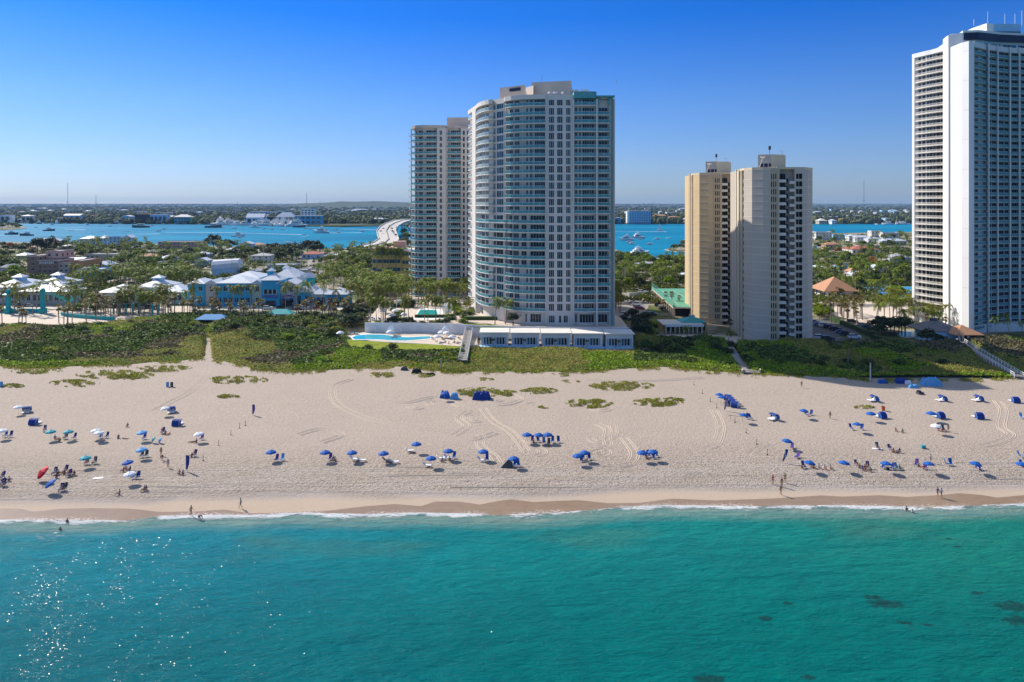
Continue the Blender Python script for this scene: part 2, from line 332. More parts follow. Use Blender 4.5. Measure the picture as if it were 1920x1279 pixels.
rows = noise(t, P, 1.0, (.04, 1.1, 1), 3); hh = mth(t, 'ADD', hh, mth(t, 'MULTIPLY', rows, mth(t, 'MULTIPLY', mth(t, 'MULTIPLY', mrange(t, dd, 5, 8), mrange(t, dd, 26, 18)), .32)))
bp = N(t, 'ShaderNodeBump', i_Strength=1, i_Distance=1); L.new(hh, bp.inputs['Height']); L.new(bp.outputs[0], p.inputs['Normal'])
# ---- sea
m, t, p = nodes('sea_water'); L = t.links; g = N(t, 'ShaderNodeNewGeometry'); P = g.outputs['Position']
dd = N(t, 'ShaderNodeAttribute', attribute_name='shore_d').outputs['Fac']; sp = N(t, 'ShaderNodeSeparateXYZ'); L.new(P, sp.inputs[0]); PX = sp.outputs[0]
deep = mixc(t, mrange(t, PX, -60, 25), (.0, .135, .165), (.0, .15, .135)); deep = mixc(t, mrange(t, PX, 10, 80), deep, (.0, .145, .115))
mid = mixc(t, mrange(t, PX, -60, 20), (.0, .21, .27), (.003, .215, .20)); mid = mixc(t, mrange(t, PX, 10, 80), mid, (.006,.205,.15))
c = mixc(t, mrange(t, dd, -9, -42), mid, deep)
patch = mrange(t, noise(t, P, .05, (1, 1.6, 1), 3), .35, .65); c = mixc(t, mth(t, 'MULTIPLY', patch, .35), c, mixc(t, .5, c, (.0,.09,.12)))
brn = mth(t, 'MULTIPLY', mrange(t, noise(t, P, .06, (.7, 2, 1), 4), .48, .70), mth(t, 'MULTIPLY', mrange(t, dd, -22, -8), .45)); c = mixc(t, brn, c, (.07,.18,.13))
chop = noise(t, P, .9, (.55, 1.5, 1), 5, rot=.55, rough=.7)
c = mixc(t, mth(t, 'MULTIPLY', mrange(t, chop, .36, .64), .5), c, mixc(t, .45, c, (.0,.07,.10)))
c = mixc(t, mth(t, 'MULTIPLY', mrange(t, noise(t, P, 2.6, (.5, 1.5, 1), 4, rot=.5, rough=.75), .58, .75), .4), c, (.06,.30,.30))
shal = mixc(t, mrange(t, noise(t, P, .5, (.3, 2, 1), 3), .35, .65), (.11,.24,.22), (.20,.28,.24))
c = mixc(t, mrange(t, dd, -7.5, -2.0), c, shal); c = mixc(t, mrange(t, dd, -.7, -.05), c, (.34,.28,.21))
rf = None                                                      # weed-covered reef seen through the water
for rx, ry, ra in ((1660,1132,3.6),(1635,1120,2.0),(1905,1138,4.2),(1915,1165,3.6),(1835,1112,1.4),(1436,1160,1.5),(1478,1131,1.3),(1700,1168,1.5),(1737,1172,1.1),(1330,1274,2.4),(1515,1270,1.2),(1440,1158,.8),(1795,1025,1.0),(1780,1010,1.0)):
    X0, Y0, _ = gp(rx, ry, 0); vm = N(t, 'ShaderNodeVectorMath', operation='DISTANCE'); mp = N(t, 'ShaderNodeMapping'); L.new(P, mp.inputs[0]); mp.inputs['Scale'].default_value = (.62,1.25,0)
    L.new(mp.outputs[0], vm.inputs[0]); vm.inputs[1].default_value = (X0*.62, Y0*1.25, 0); q = mrange(t, vm.outputs['Value'], ra, 0, 0, 1)
    rf = q if rf is None else mth(t, 'MAXIMUM', rf, q)
rn = mrange(t, mth(t, 'ADD', mth(t, 'MULTIPLY', rf, .55), noise(t, P, .9, (1,1,1), 5, rough=.75)), .78, .98)
c = mixc(t, mth(t, 'MULTIPLY', rn, .8), c, (.008,.05,.05))
fn = noise(t, P, 1.1, (.45, 1.6, 1), 6, rough=.72); gate = mrange(t, noise(t, P, .055, (1, .05, 1), 3), .34, .50)
dv = mth(t, 'ADD', dd, mth(t, 'MULTIPLY', mth(t, 'ADD', noise(t, P, .16, (1,.4,1), 3), -.5), 4.0)); band = mth(t, 'MULTIPLY', mrange(t, dv, -2.3, -.6), mrange(t, dd, -3.5, -2.2)); foam = mrange(t, mth(t, 'ADD', fn, mth(t, 'MULTIPLY', mth(t, 'MULTIPLY', band, gate), .24)), .58, .67); foam = mth(t, 'MULTIPLY', foam, band)
f2 = mth(t, 'MULTIPLY', mrange(t, noise(t, P, 1.6, (.25, 2.2, 1), 5, rough=.7), .60, .66), mth(t, 'MULTIPLY', mrange(t, dd, -5.5, -3.5), mrange(t, noise(t, P, .04, (1,.1,1), 2, rot=.3), .48, .6)))
splash = N(t, 'ShaderNodeVectorMath', operation='DISTANCE'); L.new(P, splash.inputs[0]); X0, Y0, _ = gp(100, 1003, 0); splash.inputs[1].default_value = (X0, Y0, 0)
f3 = mth(t, 'MULTIPLY', mrange(t, fn, .52, .6), mrange(t, splash.outputs['Value'], 3.0, .8)); foam = mth(t, 'MAXIMUM', mth(t, 'MAXIMUM', foam, mth(t, 'MULTIPLY', f2, .6)), f3)
c = mixc(t, mth(t, 'MULTIPLY', foam, .85), c, (.66,.67,.67)); L.new(c, p.inputs['Base Color'])
L.new(mrange(t, foam, 0, 1, .2, .8, False), p.inputs['Roughness']); p.inputs['Specular IOR Level'].default_value = .02
h = mth(t, 'ADD', mth(t, 'MULTIPLY', noise(t, P, .28, (.6, 1.3, 1), 4, rot=.6), .95), mth(t, 'MULTIPLY', chop, .42)); h = mth(t, 'ADD', h, mth(t, 'MULTIPLY', noise(t, P, 3.2, (.6,1.2,1), 3, rot=.5, rough=.7), .16))
h = mth(t, 'ADD', h, mth(t, 'MULTIPLY', foam, .15))
bp = N(t, 'ShaderNodeBump', i_Strength=1, i_Distance=1.0); L.new(h, bp.inputs['Height']); L.new(bp.outputs[0], p.inputs['Normal'])
# ---- lagoon
m, t, p = nodes('lagoon_water'); L = t.links; g = N(t, 'ShaderNodeNewGeometry'); P = g.outputs['Position']
c = mixc(t, mrange(t, noise(t, P, .006, (.5, 1.2, 1), 4), .35, .65), (.0, .15, .27), (.0, .22, .36)); c = mixc(t, mrange(t, noise(t, P, .05, (.4,2,1), 3), .55, .75), c, (.005,.27,.40))
L.new(c, p.inputs['Base Color']); p.inputs['Roughness'].default_value = .5; p.inputs['Specular IOR Level'].default_value = .04
bp = N(t, 'ShaderNodeBump', i_Strength=.6, i_Distance=1); L.new(noise(t, P, .3, (.6,1.3,1), 4), bp.inputs['Height']); L.new(bp.outputs[0], p.inputs['Normal'])
# ---- town ground
m, t, p = nodes('town_ground'); L = t.links; g = N(t, 'ShaderNodeNewGeometry'); P = g.outputs['Position']
c = mixc(t, mrange(t, noise(t, P, .03, det=4), .42, .58), (.10,.12,.035), (.36,.31,.24)); c = mixc(t, mrange(t, noise(t, P, .25, det=4), .5, .7), c, (.09,.10,.03))
L.new(c, p.inputs['Base Color']); p.inputs['Roughness'].default_value = .95; p.inputs['Specular IOR Level'].default_value = .1
m, t, p = nodes('far_ground'); L = t.links; g = N(t, 'ShaderNodeNewGeometry'); P = g.outputs['Position']
c = mixc(t, mrange(t, noise(t, P, .01, det=4), .42, .62), (.035,.055,.02), (.13,.13,.08)); L.new(c, p.inputs['Base Color']); p.inputs['Roughness'].default_value = .95; p.inputs['Specular IOR Level'].default_value = .05
# ---- scrub ground
m, t, p = nodes('scrub_ground'); L = t.links; g = N(t, 'ShaderNodeNewGeometry'); P = g.outputs['Position']
c = mixc(t, mrange(t, noise(t, P, .12, det=4), .38, .62), (.22,.22,.045), (.12,.18,.02)); c = mixc(t, mrange(t, noise(t, P, .35, (1,1.5,1), det=4), .52, .68), c, (.20,.16,.06)); c = mixc(t, mrange(t, noise(t, P, 1.6, det=4, rough=.7), .45, .65), c, (.03,.05,.012))
L.new(c, p.inputs['Base Color']); p.inputs['Roughness'].default_value = .95; p.inputs['Specular IOR Level'].default_value = .1
bp = N(t, 'ShaderNodeBump', i_Strength=1, i_Distance=.6); L.new(noise(t, P, 1.3, det=5, rough=.7), bp.inputs['Height']); L.new(bp.outputs[0], p.inputs['Normal'])

AT = {'shore_d': lambda X, Y: Y-shore(X), 'wet_d': lambda X, Y: wetl(X)-Y}
bx = seq((-320,-115,5), (-115,115,.5), (115,325,5)); by = seq((118,142,.3), (142,170,1), (170,273,3))
tag(grid_mesh('beach', bx, by, lambda X, Y: zg(X, Y) + np.where(Y > 150, (vnoise(X, Y, 9, 3)-.5)*.18, 0)*(Y < 262), AT, MATS['sand']), kind='structure')
sx_ = seq((-30000,-400,4000), (-400,-115,20), (-115,115,.5), (115,420,20), (420,30000,4000)); sy_ = seq((-20000,-100,4000), (-100,60,20), (60,110,2), (110,134,.3))
tag(grid_mesh('sea', sx_, sy_, lambda X, Y: X*0, AT, MATS['sea_water']), kind='structure')
mb = MB(); mb.add([(-30000,500,0),(30000,500,0),(30000,2600,0),(-30000,2600,0)], [[0,1,2,3]], 'lagoon_water'); tag(mb.build('lagoon'), kind='structure')
LAG = [(-900,452),(-60,452),(0,456),(100,458),(250,459),(400,464),(500,468),(600,470),(650,469),(700,465),(740,460),(780,455),(900,453),(1100,462),(1150,470),(1180,479),(1210,485),(1250,490),(1310,490),(1400,476),(1480,450),(1530,440),(1720,437),(1920,437),(2900,437)]
pts = [gp(x, y, 0)[:2] for x, y in LAG]
mb = MB(); n = len(pts); v = []
for X, Y in pts: v += [(X, 270, 1.996), (X, Y, 1.996), (X, Y+1.5, -1.5)]
mb.add(v, [[i*3, (i+1)*3, (i+1)*3+1, i*3+1] for i in range(n-1)]+[[i*3+1, (i+1)*3+1, (i+1)*3+2, i*3+2] for i in range(n-1)], 'town_ground')
tag(mb.build('ground'), kind='structure')
MAIN = [(-1200,419),(0,419),(150,419.5),(420,421),(560,424.5),(640,426),(720,424),(1000,421),(1300,420),(1720,420),(3200,420)]
v = []; mb = MB()
for x, y in MAIN:
    X, Y, _ = gp(x, y, 0); k = 60000/Y; v += [(X*k, 60000, 2), (X, Y, 2), (X, Y-3, -1)]
n = len(MAIN); mb.add(v, [[i*3+1, (i+1)*3+1, (i+1)*3, i*3] for i in range(n-1)]+[[i*3+2, (i+1)*3+2, (i+1)*3+1, i*3+1] for i in range(n-1)], 'far_ground')
tag(mb.build('mainland'), kind='structure')
for nm, pl in (('islet', [(-120,421),(20,422),(44,425),(50,428),(20,431),(-40,434),(-120,436)]), ('peninsula', [(1246,468),(1262,464),(1290,461),(1400,458),(1400,476),(1300,474),(1268,472)])):
    pp = [gp(x, y, .4)[:2] for x, y in pl]; mb = MB(); mb.prism(pp, -1, .7, 'sand_plain' if 'sand_plain' in MATS else 'concrete', 'town_ground'); tag(mb.build(nm), kind='structure')
# ---- dune scrub
FRONT = [(-500,690),(0,688),(60,692),(110,690),(150,687),(200,684),(240,684),(275,680),(330,678),(383,672),(384,652),(397,652),(399,676),(440,683),(480,694),(560,697),(620,694),(690,691),(745,688),(790,691),(830,697),(900,698),(1000,697),(1100,697),(1180,692),(1250,688),(1300,694),(1380,698),(1410,700),(1470,703),(1560,706),(1640,713),(1760,713),(1870,711),(1900,708),(2400,708)]
BACK = [(-500,606),(0,612),(110,618),(240,604),(330,598),(420,596),(560,592),(640,602),(650,625),(625,658),(660,661),(865,661),(870,652),(895,652),(1180,657),(1200,632),(1300,640),(1372,650),(1390,652),(1530,648),(1650,648),(1790,655),(1810,640),(1920,645),(2400,645)]
def infield(px, py): return (py < np.interp(px, [a for a,b in FRONT], [b for a,b in FRONT])) & (py > np.interp(px, [a for a,b in BACK], [b for a,b in BACK]))
def toPx(X, Y, z=2.0): return 960+X*F/Y, 381+(H-z)*F/Y
PATHS = [([(1368,650),(1385,675),(1402,698)], 7), ([(390,640),(391,700)], 7), ([(1800,650),(1850,678),(1915,706)], 7)]
def sdf_path(px, py):
    d = np.full(np.shape(px), 99.)
    for pl, w_ in PATHS:
        for (x0,y0),(x1,y1) in zip(pl, pl[1:]):
            t_ = np.clip(((px-x0)*(x1-x0)+(py-y0)*(y1-y0))/((x1-x0)**2+(y1-y0)**2), 0, 1)
            d = np.minimum(d, np.hypot(px-x0-t_*(x1-x0), (py-y0-t_*(y1-y0)))-w_)
    return d
def scrub_h(X, Y):
    px, py = toPx(X, Y); fr = np.interp(px, [a for a,b in FRONT], [b for a,b in FRONT]); bk = np.interp(px, [a for a,b in BACK], [b for a,b in BACK])
    e = np.clip((fr-py)/5, 0, 1)*np.clip((py-bk)/3, 0, 1)*np.clip(sdf_path(px, py)/3, 0, 1)
    back = np.clip((fr-py)/45, 0, 1)
    n1 = vnoise(X, Y, 14, 1); n2 = vnoise(X, Y, 4.5, 2); n3 = vnoise(X, Y, 1.7, 5)
    tall = .35+2.6*back*np.clip(n1*1.5-.2, .1, 1)+1.0*(n2-.3)*(.3+back)+.35*n3
    tall = np.where((px > 870)&(px < 1190), tall*.55, tall)
    return np.where(e > 0, e*np.maximum(tall, .15), -.25)
hx = seq((-210,210,1.1)); hy = seq((214,322,1.1))
tag(grid_mesh('dune_scrub', hx, hy, lambda X, Y: 2.0+scrub_h(X, Y)+np.where(scrub_h(X, Y) < 0, -.3, 0), {}, MATS['scrub_ground']), 'low green scrub and grass covering the dune behind the beach', 'scrub', kind='stuff')
def leafcards(name, P0, size, m, flat=.5, seed=1, up=.3):
    r = np.random.default_rng(seed); n = len(P0)
    a = r.normal(size=(n,3)); a[:,2] *= flat; a /= np.linalg.norm(a,axis=1)[:,None]
    b = r.normal(size=(n,3)); b[:,2] += up; b -= (b*a).sum(1)[:,None]*a; b /= np.linalg.norm(b,axis=1)[:,None]
    s = (size*(.6+.8*r.random(n)))[:,None]; a = a*s; b = b*s*.7
    V = np.stack([P0-a-b*.3, P0-b*.1+a*.1-b, P0+a, P0+b], 1).reshape(-1,3)
    me = bpy.data.meshes.new(name); me.vertices.add(len(V)); me.vertices.foreach_set('co', V.astype(np.float32).ravel())
    me.loops.add(len(V)); me.loops.foreach_set('vertex_index', np.arange(len(V), dtype=np.int32)); me.polygons.add(n)
    me.polygons.foreach_set('loop_start', np.arange(0, len(V), 4, dtype=np.int32)); me.update(calc_edges=True); me.materials.append(MATS[m]); return me
r = np.random.default_rng(11); n = 260000
X = r.uniform(-210, 210, n); Y = 1/r.uniform(1/322, 1/214, n); px, py = toPx(X, Y); hh_ = scrub_h(X, Y); typ = vnoise(X, Y, 17, 21)*.75+vnoise(X, Y, 4, 22)*.25; typ2 = vnoise(X, Y, 15, 31)*.8+vnoise(X, Y, 5, 32)*.2
ok = hh_ > .12; fr = np.interp(px, [a for a,b in FRONT], [b for a,b in FRONT]); bkd = fr-py
Z = 2+hh_+r.uniform(-.15, .35, n)
P_ = np.stack([X, Y, Z], 1)
gsel = ok & (typ > .62-.0032*bkd-.08*((px > 1200)|(px < 640))+.35*((px > 880)&(px < 1190))) & (bkd > 8); br = ok & ~gsel & (typ2 > .5) & ~((px > 1420) & (typ2 < .66) & (bkd > 7)); dr = ok & ~gsel & ~br
pur = gsel & (typ2 < .33); grp = gsel & ~pur
for nm, sel, sz, mm, lb, cat in (('beach_sunflower', br, .30, 'leaf_bright', 'bright green creeping ground cover on the dune', 'ground cover'), ('dune_grass', dr & (r.random(n) < .7), .24, 'leaf_sage', 'dry yellow and olive grass tufts on the dune', 'grass'),
        ('sea_grape', grp, .44, 'leaf_grape', 'olive sea grape thicket spread over the dune', 'thicket'), ('leafless_scrub', pur, .40, 'leaf_purple', 'brownish purple twiggy scrub patches on the dune', 'scrub')):
    if mm not in MATS: mat('leaf_sage', (.34,.32,.07), .8, .35, .15, .1, isl=.3, rnd=.01, trans=.2)
    o = ob(nm, leafcards(nm, P_[sel], sz, mm, seed=5)); tag(o, lb, cat, kind='stuff')
# ---- grass tufts out on the sand
r = np.random.default_rng(3); Q = []
for cx_, cy_, wx_, wy_ in ((215,703,75,9),(140,719,48,7),(25,724,22,4),(445,713,58,8),(428,744,22,4),(900,736,48,9),(1010,733,36,6),(1105,757,46,9),(1232,755,50,8),(1165,724,62,9),(1265,750,18,5),(716,703,28,5),(790,704,24,4),(1020,764,12,3),(1068,716,20,3),(1045,704,22,3),(905,712,22,3),(300,692,50,6),(60,697,40,5),(1335,700,20,2),(1620,764,20,3),(240,708,40,5),(330,690,30,4),(1240,759,16,4),(950,738,22,6)):
    k = int(wx_*wy_*9); a = r.uniform(-1,1,k); b = r.uniform(-1,1,k); s = a*a+b*b < 1
    nn = vnoise(a*wx_*.12+cx_, b*wy_*.3+cy_, 1.0, 9) > .34+.40*r.random(k)*(a*a+b*b)+.12*r.random(k); s &= nn
    for x, y, q in zip(cx_+a[s]*wx_, cy_+b[s]*wy_, (1-(a*a+b*b))[s]):
        X0, Y0, z0 = gp(x, y); Q.append((X0, Y0, z0+.1+.5*q*r.random()))
for _ in range(2600):
    x = r.uniform(-40, 1960); y = np.interp(x, [a for a,b in FRONT], [b for a,b in FRONT])+abs(r.normal(0, 2.6))-1
    if vnoise(np.array(x), np.array(0.), 14, 8) > .42 and sdf_path(np.array(x), np.array(y)) > 0:
        for _k in range(9): X0, Y0, z0 = gp(x+r.normal(0,2.5), y+r.normal(0,.7)); Q.append((X0, Y0, z0+.1+.25*r.random()))
Q = np.array(Q); sel = r.random(len(Q)) < .45
tag(ob('beach_grass', leafcards('beach_grass', Q[sel], .17, 'leaf_bright', seed=8)), 'green grass patches growing out on the open sand', 'grass', kind='stuff')
tag(ob('dry_grass', leafcards('dry_grass', Q[~sel], .17, 'leaf_sage', seed=9)), 'dry straw coloured runners around the green grass patches', 'grass', kind='stuff')
# ---- tyre tracks: low double ridges pressed up in the sand
mat('track', (.49,.405,.32), .95, .05, 2, .1)
mb = MB()
def ridge(pl, off=0, wd_=.18, h_=.06):
    W = []
    for k in range(len(pl)-1):
        p0, p1, p2, p3 = pl[max(k-1,0)], pl[k], pl[k+1], pl[min(k+2,len(pl)-1)]
        for s in range(8):
            u = s/8; W.append([.5*((2*p1[i])+(-p0[i]+p2[i])*u+(2*p0[i]-5*p1[i]+4*p2[i]-p3[i])*u*u+(-p0[i]+3*p1[i]-3*p2[i]+p3[i])*u**3) for i in (0,1)])
    W = [gp(a, b) for a, b in W]; vs = []
    for i, q in enumerate(W):
        a, b = W[max(i-1,0)], W[min(i+1,len(W)-1)]; dx, dy = b[0]-a[0], b[1]-a[1]; l = math.hypot(dx,dy) or 1; nx, ny = -dy/l, dx/l
        z = q[2]+(float(vnoise(np.array(q[0]), np.array(q[1]), 9, 3))-.5)*.18
        for o_, zz in ((off-wd_, -.03), (off, h_), (off+wd_, -.03)): vs.append((q[0]+nx*o_, q[1]+ny*o_, z+zz))
    n = len(W); mb.add(vs, [f for i in range(n-1) for f in ([i*3, i*3+3, i*3+4, i*3+1], [i*3+1, i*3+4, i*3+5, i*3+2])], 'track')
def track(pl):
    for o_ in (-1.0, -.55, .55, 1.0): ridge(pl, o_)
track([(660,712),(632,722),(624,740),(640,762),(690,784),(770,801),(850,810)]); track([(391,690),(380,712),(350,738),(318,755),(290,770)])
track([(930,812),(905,822),(902,836),(925,855),(935,870)]); track([(950,735),(975,748),(960,757),(930,760)]); track([(905,765),(925,790),(960,812),(990,850)]); track([(880,770),(862,785),(875,800),(850,818)])
track([(1120,795),(1140,805),(1138,822),(1140,835),(1120,846),(1100,850)]); track([(1150,798),(1150,815),(1130,830)]); track([(1340,770),(1352,800),(1345,830),(1330,840)]); track([(1400,866),(1406,850),(1440,828)])
track([(1870,752),(1882,770),(1878,800),(1895,815),(1870,830),(1840,836)]); track([(1170,820),(1190,850),(1180,870),(1160,872)]); track([(560,815),(600,805),(640,815),(600,830)]); track([(700,745),(760,755),(820,745),(870,765)])
track([(1010,700),(1100,712),(1200,715),(1330,708)]); track([(1730,850),(1705,860),(1700,870)])
for i in range(26):
    x0 = random.uniform(0,1850); y0 = random.uniform(880,928)-x0*.008; ridge([(x0,y0),(x0+60,y0-1+random.uniform(-1,1)),(x0+random.uniform(130,300),y0+random.uniform(-2,1))], 0, .16, .05)
for i in range(14):
    x0 = random.uniform(780,1200); y0 = random.uniform(745,850); a = random.uniform(0,6); k = random.uniform(8,20); track([(x0+k*math.cos(a+u), y0+k*.45*math.sin(a+u)) for u in (0,.5,1,1.5,2.0,2.4)])
tag(mb.build('tyre_tracks'), 'curving tyre ridges pressed into the open sand', 'tracks', kind='stuff')

# ---- choppy wavelets on the sea: small tilted facets of the same water that catch the sun
mc = MATS['sea_water'].copy(); mc.name = 'chop'; MATS['chop'] = mc; pc = [q for q in mc.node_tree.nodes if q.type == 'BSDF_PRINCIPLED'][0]
for l_ in list(pc.inputs['Roughness'].links)+list(pc.inputs['Normal'].links): mc.node_tree.links.remove(l_)
pc.inputs['Roughness'].default_value = .24; pc.inputs['Specular IOR Level'].default_value = .6
r = np.random.default_rng(77); n = 460000; Y = r.uniform(58, 116, n); X = -110+150*r.random(n)**1.25; keep_ = (vnoise(X*.94+Y*.34, (Y*.94-X*.34)*.22, 3.2, 12)*.7+vnoise(X, Y, 1.6, 13)*.3 > .38+.35*r.random(n)); X, Y = X[keep_], Y[keep_]; n = len(X)
tx, ty = r.normal(0, .15, n), r.normal(0, .15, n); s_ = r.uniform(.012, .034, n)*(.6+Y/180); an = r.uniform(0, np.pi, n); V = np.zeros((n,4,3), np.float32)
for k in range(4):
    a = an+k*np.pi/2+.3*(k%2); dx, dy = np.cos(a)*s_*(1.6 if k % 2 else .8), np.sin(a)*s_*(1.6 if k % 2 else .8); V[:,k,0] = X+dx; V[:,k,1] = Y+dy; V[:,k,2] = .06-(tx*dx+ty*dy)
me = bpy.data.meshes.new('sea_chop'); me.vertices.add(n*4); me.vertices.foreach_set('co', V.ravel()); me.loops.add(n*4); me.loops.foreach_set('vertex_index', np.arange(n*4, dtype=np.int32)); me.polygons.add(n); me.polygons.foreach_set('loop_start', np.arange(0, n*4, 4, dtype=np.int32)); me.update(calc_edges=True); me.materials.append(MATS['chop'])
a_ = me.attributes.new('shore_d', 'FLOAT', 'POINT'); a_.data.foreach_set('value', np.repeat(Y-shore(X), 4).astype(np.float32))
tag(ob('sea_chop', me), 'glittering wavelets on the turquoise sea, brightest at left', 'waves', kind='stuff')
# ================================================================ towers
def offpl(pl, d):      # polyline moved d metres inward (outer side faces the camera when running left to right)
    out = []
    for i, p in enumerate(pl):
        a, b = pl[max(i-1,0)], pl[min(i+1,len(pl)-1)]; dx, dy = b[0]-a[0], b[1]-a[1]; l = math.hypot(dx,dy); out.append((p[0]-dy/l*d, p[1]+dx/l*d))
    return out
def plen(pl): return sum(math.hypot(b[0]-a[0], b[1]-a[1]) for a, b in zip(pl, pl[1:]))
def ppos(pl, s):
    for a, b in zip(pl, pl[1:]):
        l = math.hypot(b[0]-a[0], b[1]-a[1])
        if s <= l+1e-6: return (a[0]+(b[0]-a[0])*s/l, a[1]+(b[1]-a[1])*s/l)
        s -= l
    return pl[-1]
def panes(pl, z0, z1, groups, g='win', fr='white', parent=None, name='window', wd_=None, bar=.10):
    """glazing on polyline pl; groups = [(start, end, n panes)] in metres along it"""
    mb = MB()
    for s0, s1, n in groups:
        st = (s1-s0)/n; a, b = ppos(pl, s0-bar), ppos(pl, s1+bar)
        for k in range(n):
            p, q = ppos(pl, s0+k*st+bar*.5), ppos(pl, s0+(k+1)*st-bar*.5); p, q = offpl([p,q], -.03); mb.seg(p, q, .12, z0, z1, g)
        for k in range(n+1):
            p, q = ppos(pl, max(0,s0+k*st-bar*.45)), ppos(pl, s0+k*st+bar*.45); p, q = offpl([p,q], -.06); mb.seg(p, q, .15, z0, z1, fr)
        p, q = offpl([a,b], -.07); mb.seg(p, q, .16, z1, z1+.12, fr); mb.seg(p, q, .16, z0-.12, z0, fr)
    return mb.build(name, parent)
def balcony(pl, z, depth, parent, slab='white', railm='rail_glass', top='white', name='balcony', rh=1.1, endcaps=True, n=1, st=.28):
    mb = MB(); inn = offpl(pl, depth+.3)
    for a, b, c, d in zip(pl, pl[1:], inn[1:], inn): mb.prism([a,b,c,d], z-st, z, slab)
    o = mb.build(name, parent); r = MB(); rp_ = offpl(pl, .12); L_ = plen(rp_)
    for a, b in zip(rp_, rp_[1:]): r.seg(a, b, .05, z+.08, z+rh-.06, railm); r.seg(a, b, .09, z+rh-.05, z+rh+.03, top)
    if endcaps:
        i2 = offpl(pl, depth)
        for a, b in ((i2[0], rp_[0]), (rp_[-1], i2[-1])): r.seg(a, b, .05, z+.08, z+rh-.06, railm)
    k = int(L_/2.2)
    for i in range(k+1):
        p = ppos(rp_, L_*i/k); r.box((p[0], p[1]+.02, z+rh/2), (.07,.1,rh), top)
    rr = r.build('railing', o, off=parent.location)
    if rr: rr.location = (0,0,0)
    return o
# ---------------- main curved condominium
FL = [196.8,214.6,229.8,245.5,261,276.7,292.4,308,323.6,338.9,354.1,369.8,385,399.9,418.4,435.7,452.5,468.7,486,503,520,536,551,567,584]
zf = lambda y, D=280: H-(y-381)*D/F
FZ = [zf(y) for y in FL]
T = empty('condominium_tower', (10, 295, 6), 'tall cream condominium tower with curved teal glass balconies above the pool deck', 'tower')
cor = [at(892,312), at(896,305), at(902,300.5), at(909,297.2), at(916,295), at(923,294)]
w1 = [at(924,296), at(945,290.5)]
wide = [at(946,287.6), at(958,284.6), at(972,282.6), at(988,281.4), at(1004,280.7), at(1023,280.3)]
w2 = [at(1024,281.5), at(1075,281.5)]
b2 = [at(1076,280.2), at(1098,279.6), at(1118.5,280.2)]; b3 = [at(1120,280.4), at(1143.5,280.4)]
w0 = [at(884,322), at(891.5,313)]; b0 = [at(877.5,330), at(884,322.8)]
zb, zt = 6.0, zf(185)
core = offpl(b0,1.6)+w0+offpl(cor,1.8)+w1+offpl(wide,1.9)+w2+offpl(b2,2.0)+offpl(b3,2.0)
core = core+[(core[-1][0]+1.9, core[-1][1]-1.9),(core[-1][0]+1.95, 322), (30, 352), (12, 364), (-8, 360), (-19, 344)]
mb = MB(); mb.prism(core, zb-4, zt, 'cream'); mb.build('wall', T)
mb = MB(); para = b0[:1]+w0+cor+w1+wide+w2; para = para+[(para[-1][0], 345), (-10, 350)]
mb.prism(para, zt, zf(176.5), 'cream'); mb.build('parapet', T)
mb = MB(); mb.prism(b2+[(b2[-1][0], 312), (b2[0][0], 312)], zf(184), zf(171.5), 'tealwall', 'concrete'); mb.build('parapet', T)
mb = MB(); (xa,_),(xb,_) = b3[0], b3[1]       # open rooftop pergola
mb.box(((xa+xb)/2+.6, 288, zf(180.5)), (xb-xa+2.4, 17, .5), 'tealwall')
for i in range(9): mb.box(((xa+xb)/2, 281.5+i*1.5, zf(183)), (xb-xa-.6, .3, .35), 'white')
for x in (xa+.4, xb-.3):
    for y in (280.9, 295): mb.box((x, y, (zf(197)+zf(181))/2), (.6,.6,zf(181)-zf(197)), 'tealwall')
mb.box(((xa+xb)/2, 296, (zf(197)+zf(181))/2), (xb-xa, .3, zf(181)-zf(197)), 'cream'); mb.build('pergola', T)
mb = MB()      # penthouse blocks
p = lambda x, D: at(x, D)
mb.prism([p(937,306), p(985,298), p(987,312), p(940,325)], zt, zf(162,302), 'beige'); mb.prism([p(985,298), p(1000,292), p(1003,322), p(987,325)], zt, zf(164,297), 'beige')
mb.prism([p(996,295), p(1071,291), p(1073,320), p(1000,322)], zt, zf(153,293), 'beige'); mb.prism([p(1070,292), p(1084,290), p(1086,310), p(1072,312)], zt, zf(169,292), 'cream')
mb.prism([p(1088,290), p(1104,290), p(1104,300), p(1088,300)], zf(172,290), zf(168,290), 'white'); o = mb.build('penthouse', T)
mb = MB(); a, b = p(955,303), p(975,299.6); mb.seg((a[0],a[1]-.6),(b[0],b[1]-.6), .3, zf(171,301), zf(165.5,301), 'navy'); r_ = mb.build('vent', o, off=T.location)
mb = MB(); mb.tube([(12,300,zf(155,300)),(12,300,zf(141,300))], .12, 'metal'); mb.tube([(40,285,zf(153)),(40,285,zf(146))], .1, 'metal'); mb.build('antenna', T)
mb = MB()
for i, x in enumerate((1030,1034,1040,1046,1055)): X0, _ = at(x, 289); mb.lathe([(0,.9),(.5,.6),(.55,0)], 'metal' if i % 2 else 'white', 8, (X0, 289, zf(176,289)))
mb.build('rooftop_vents', T)
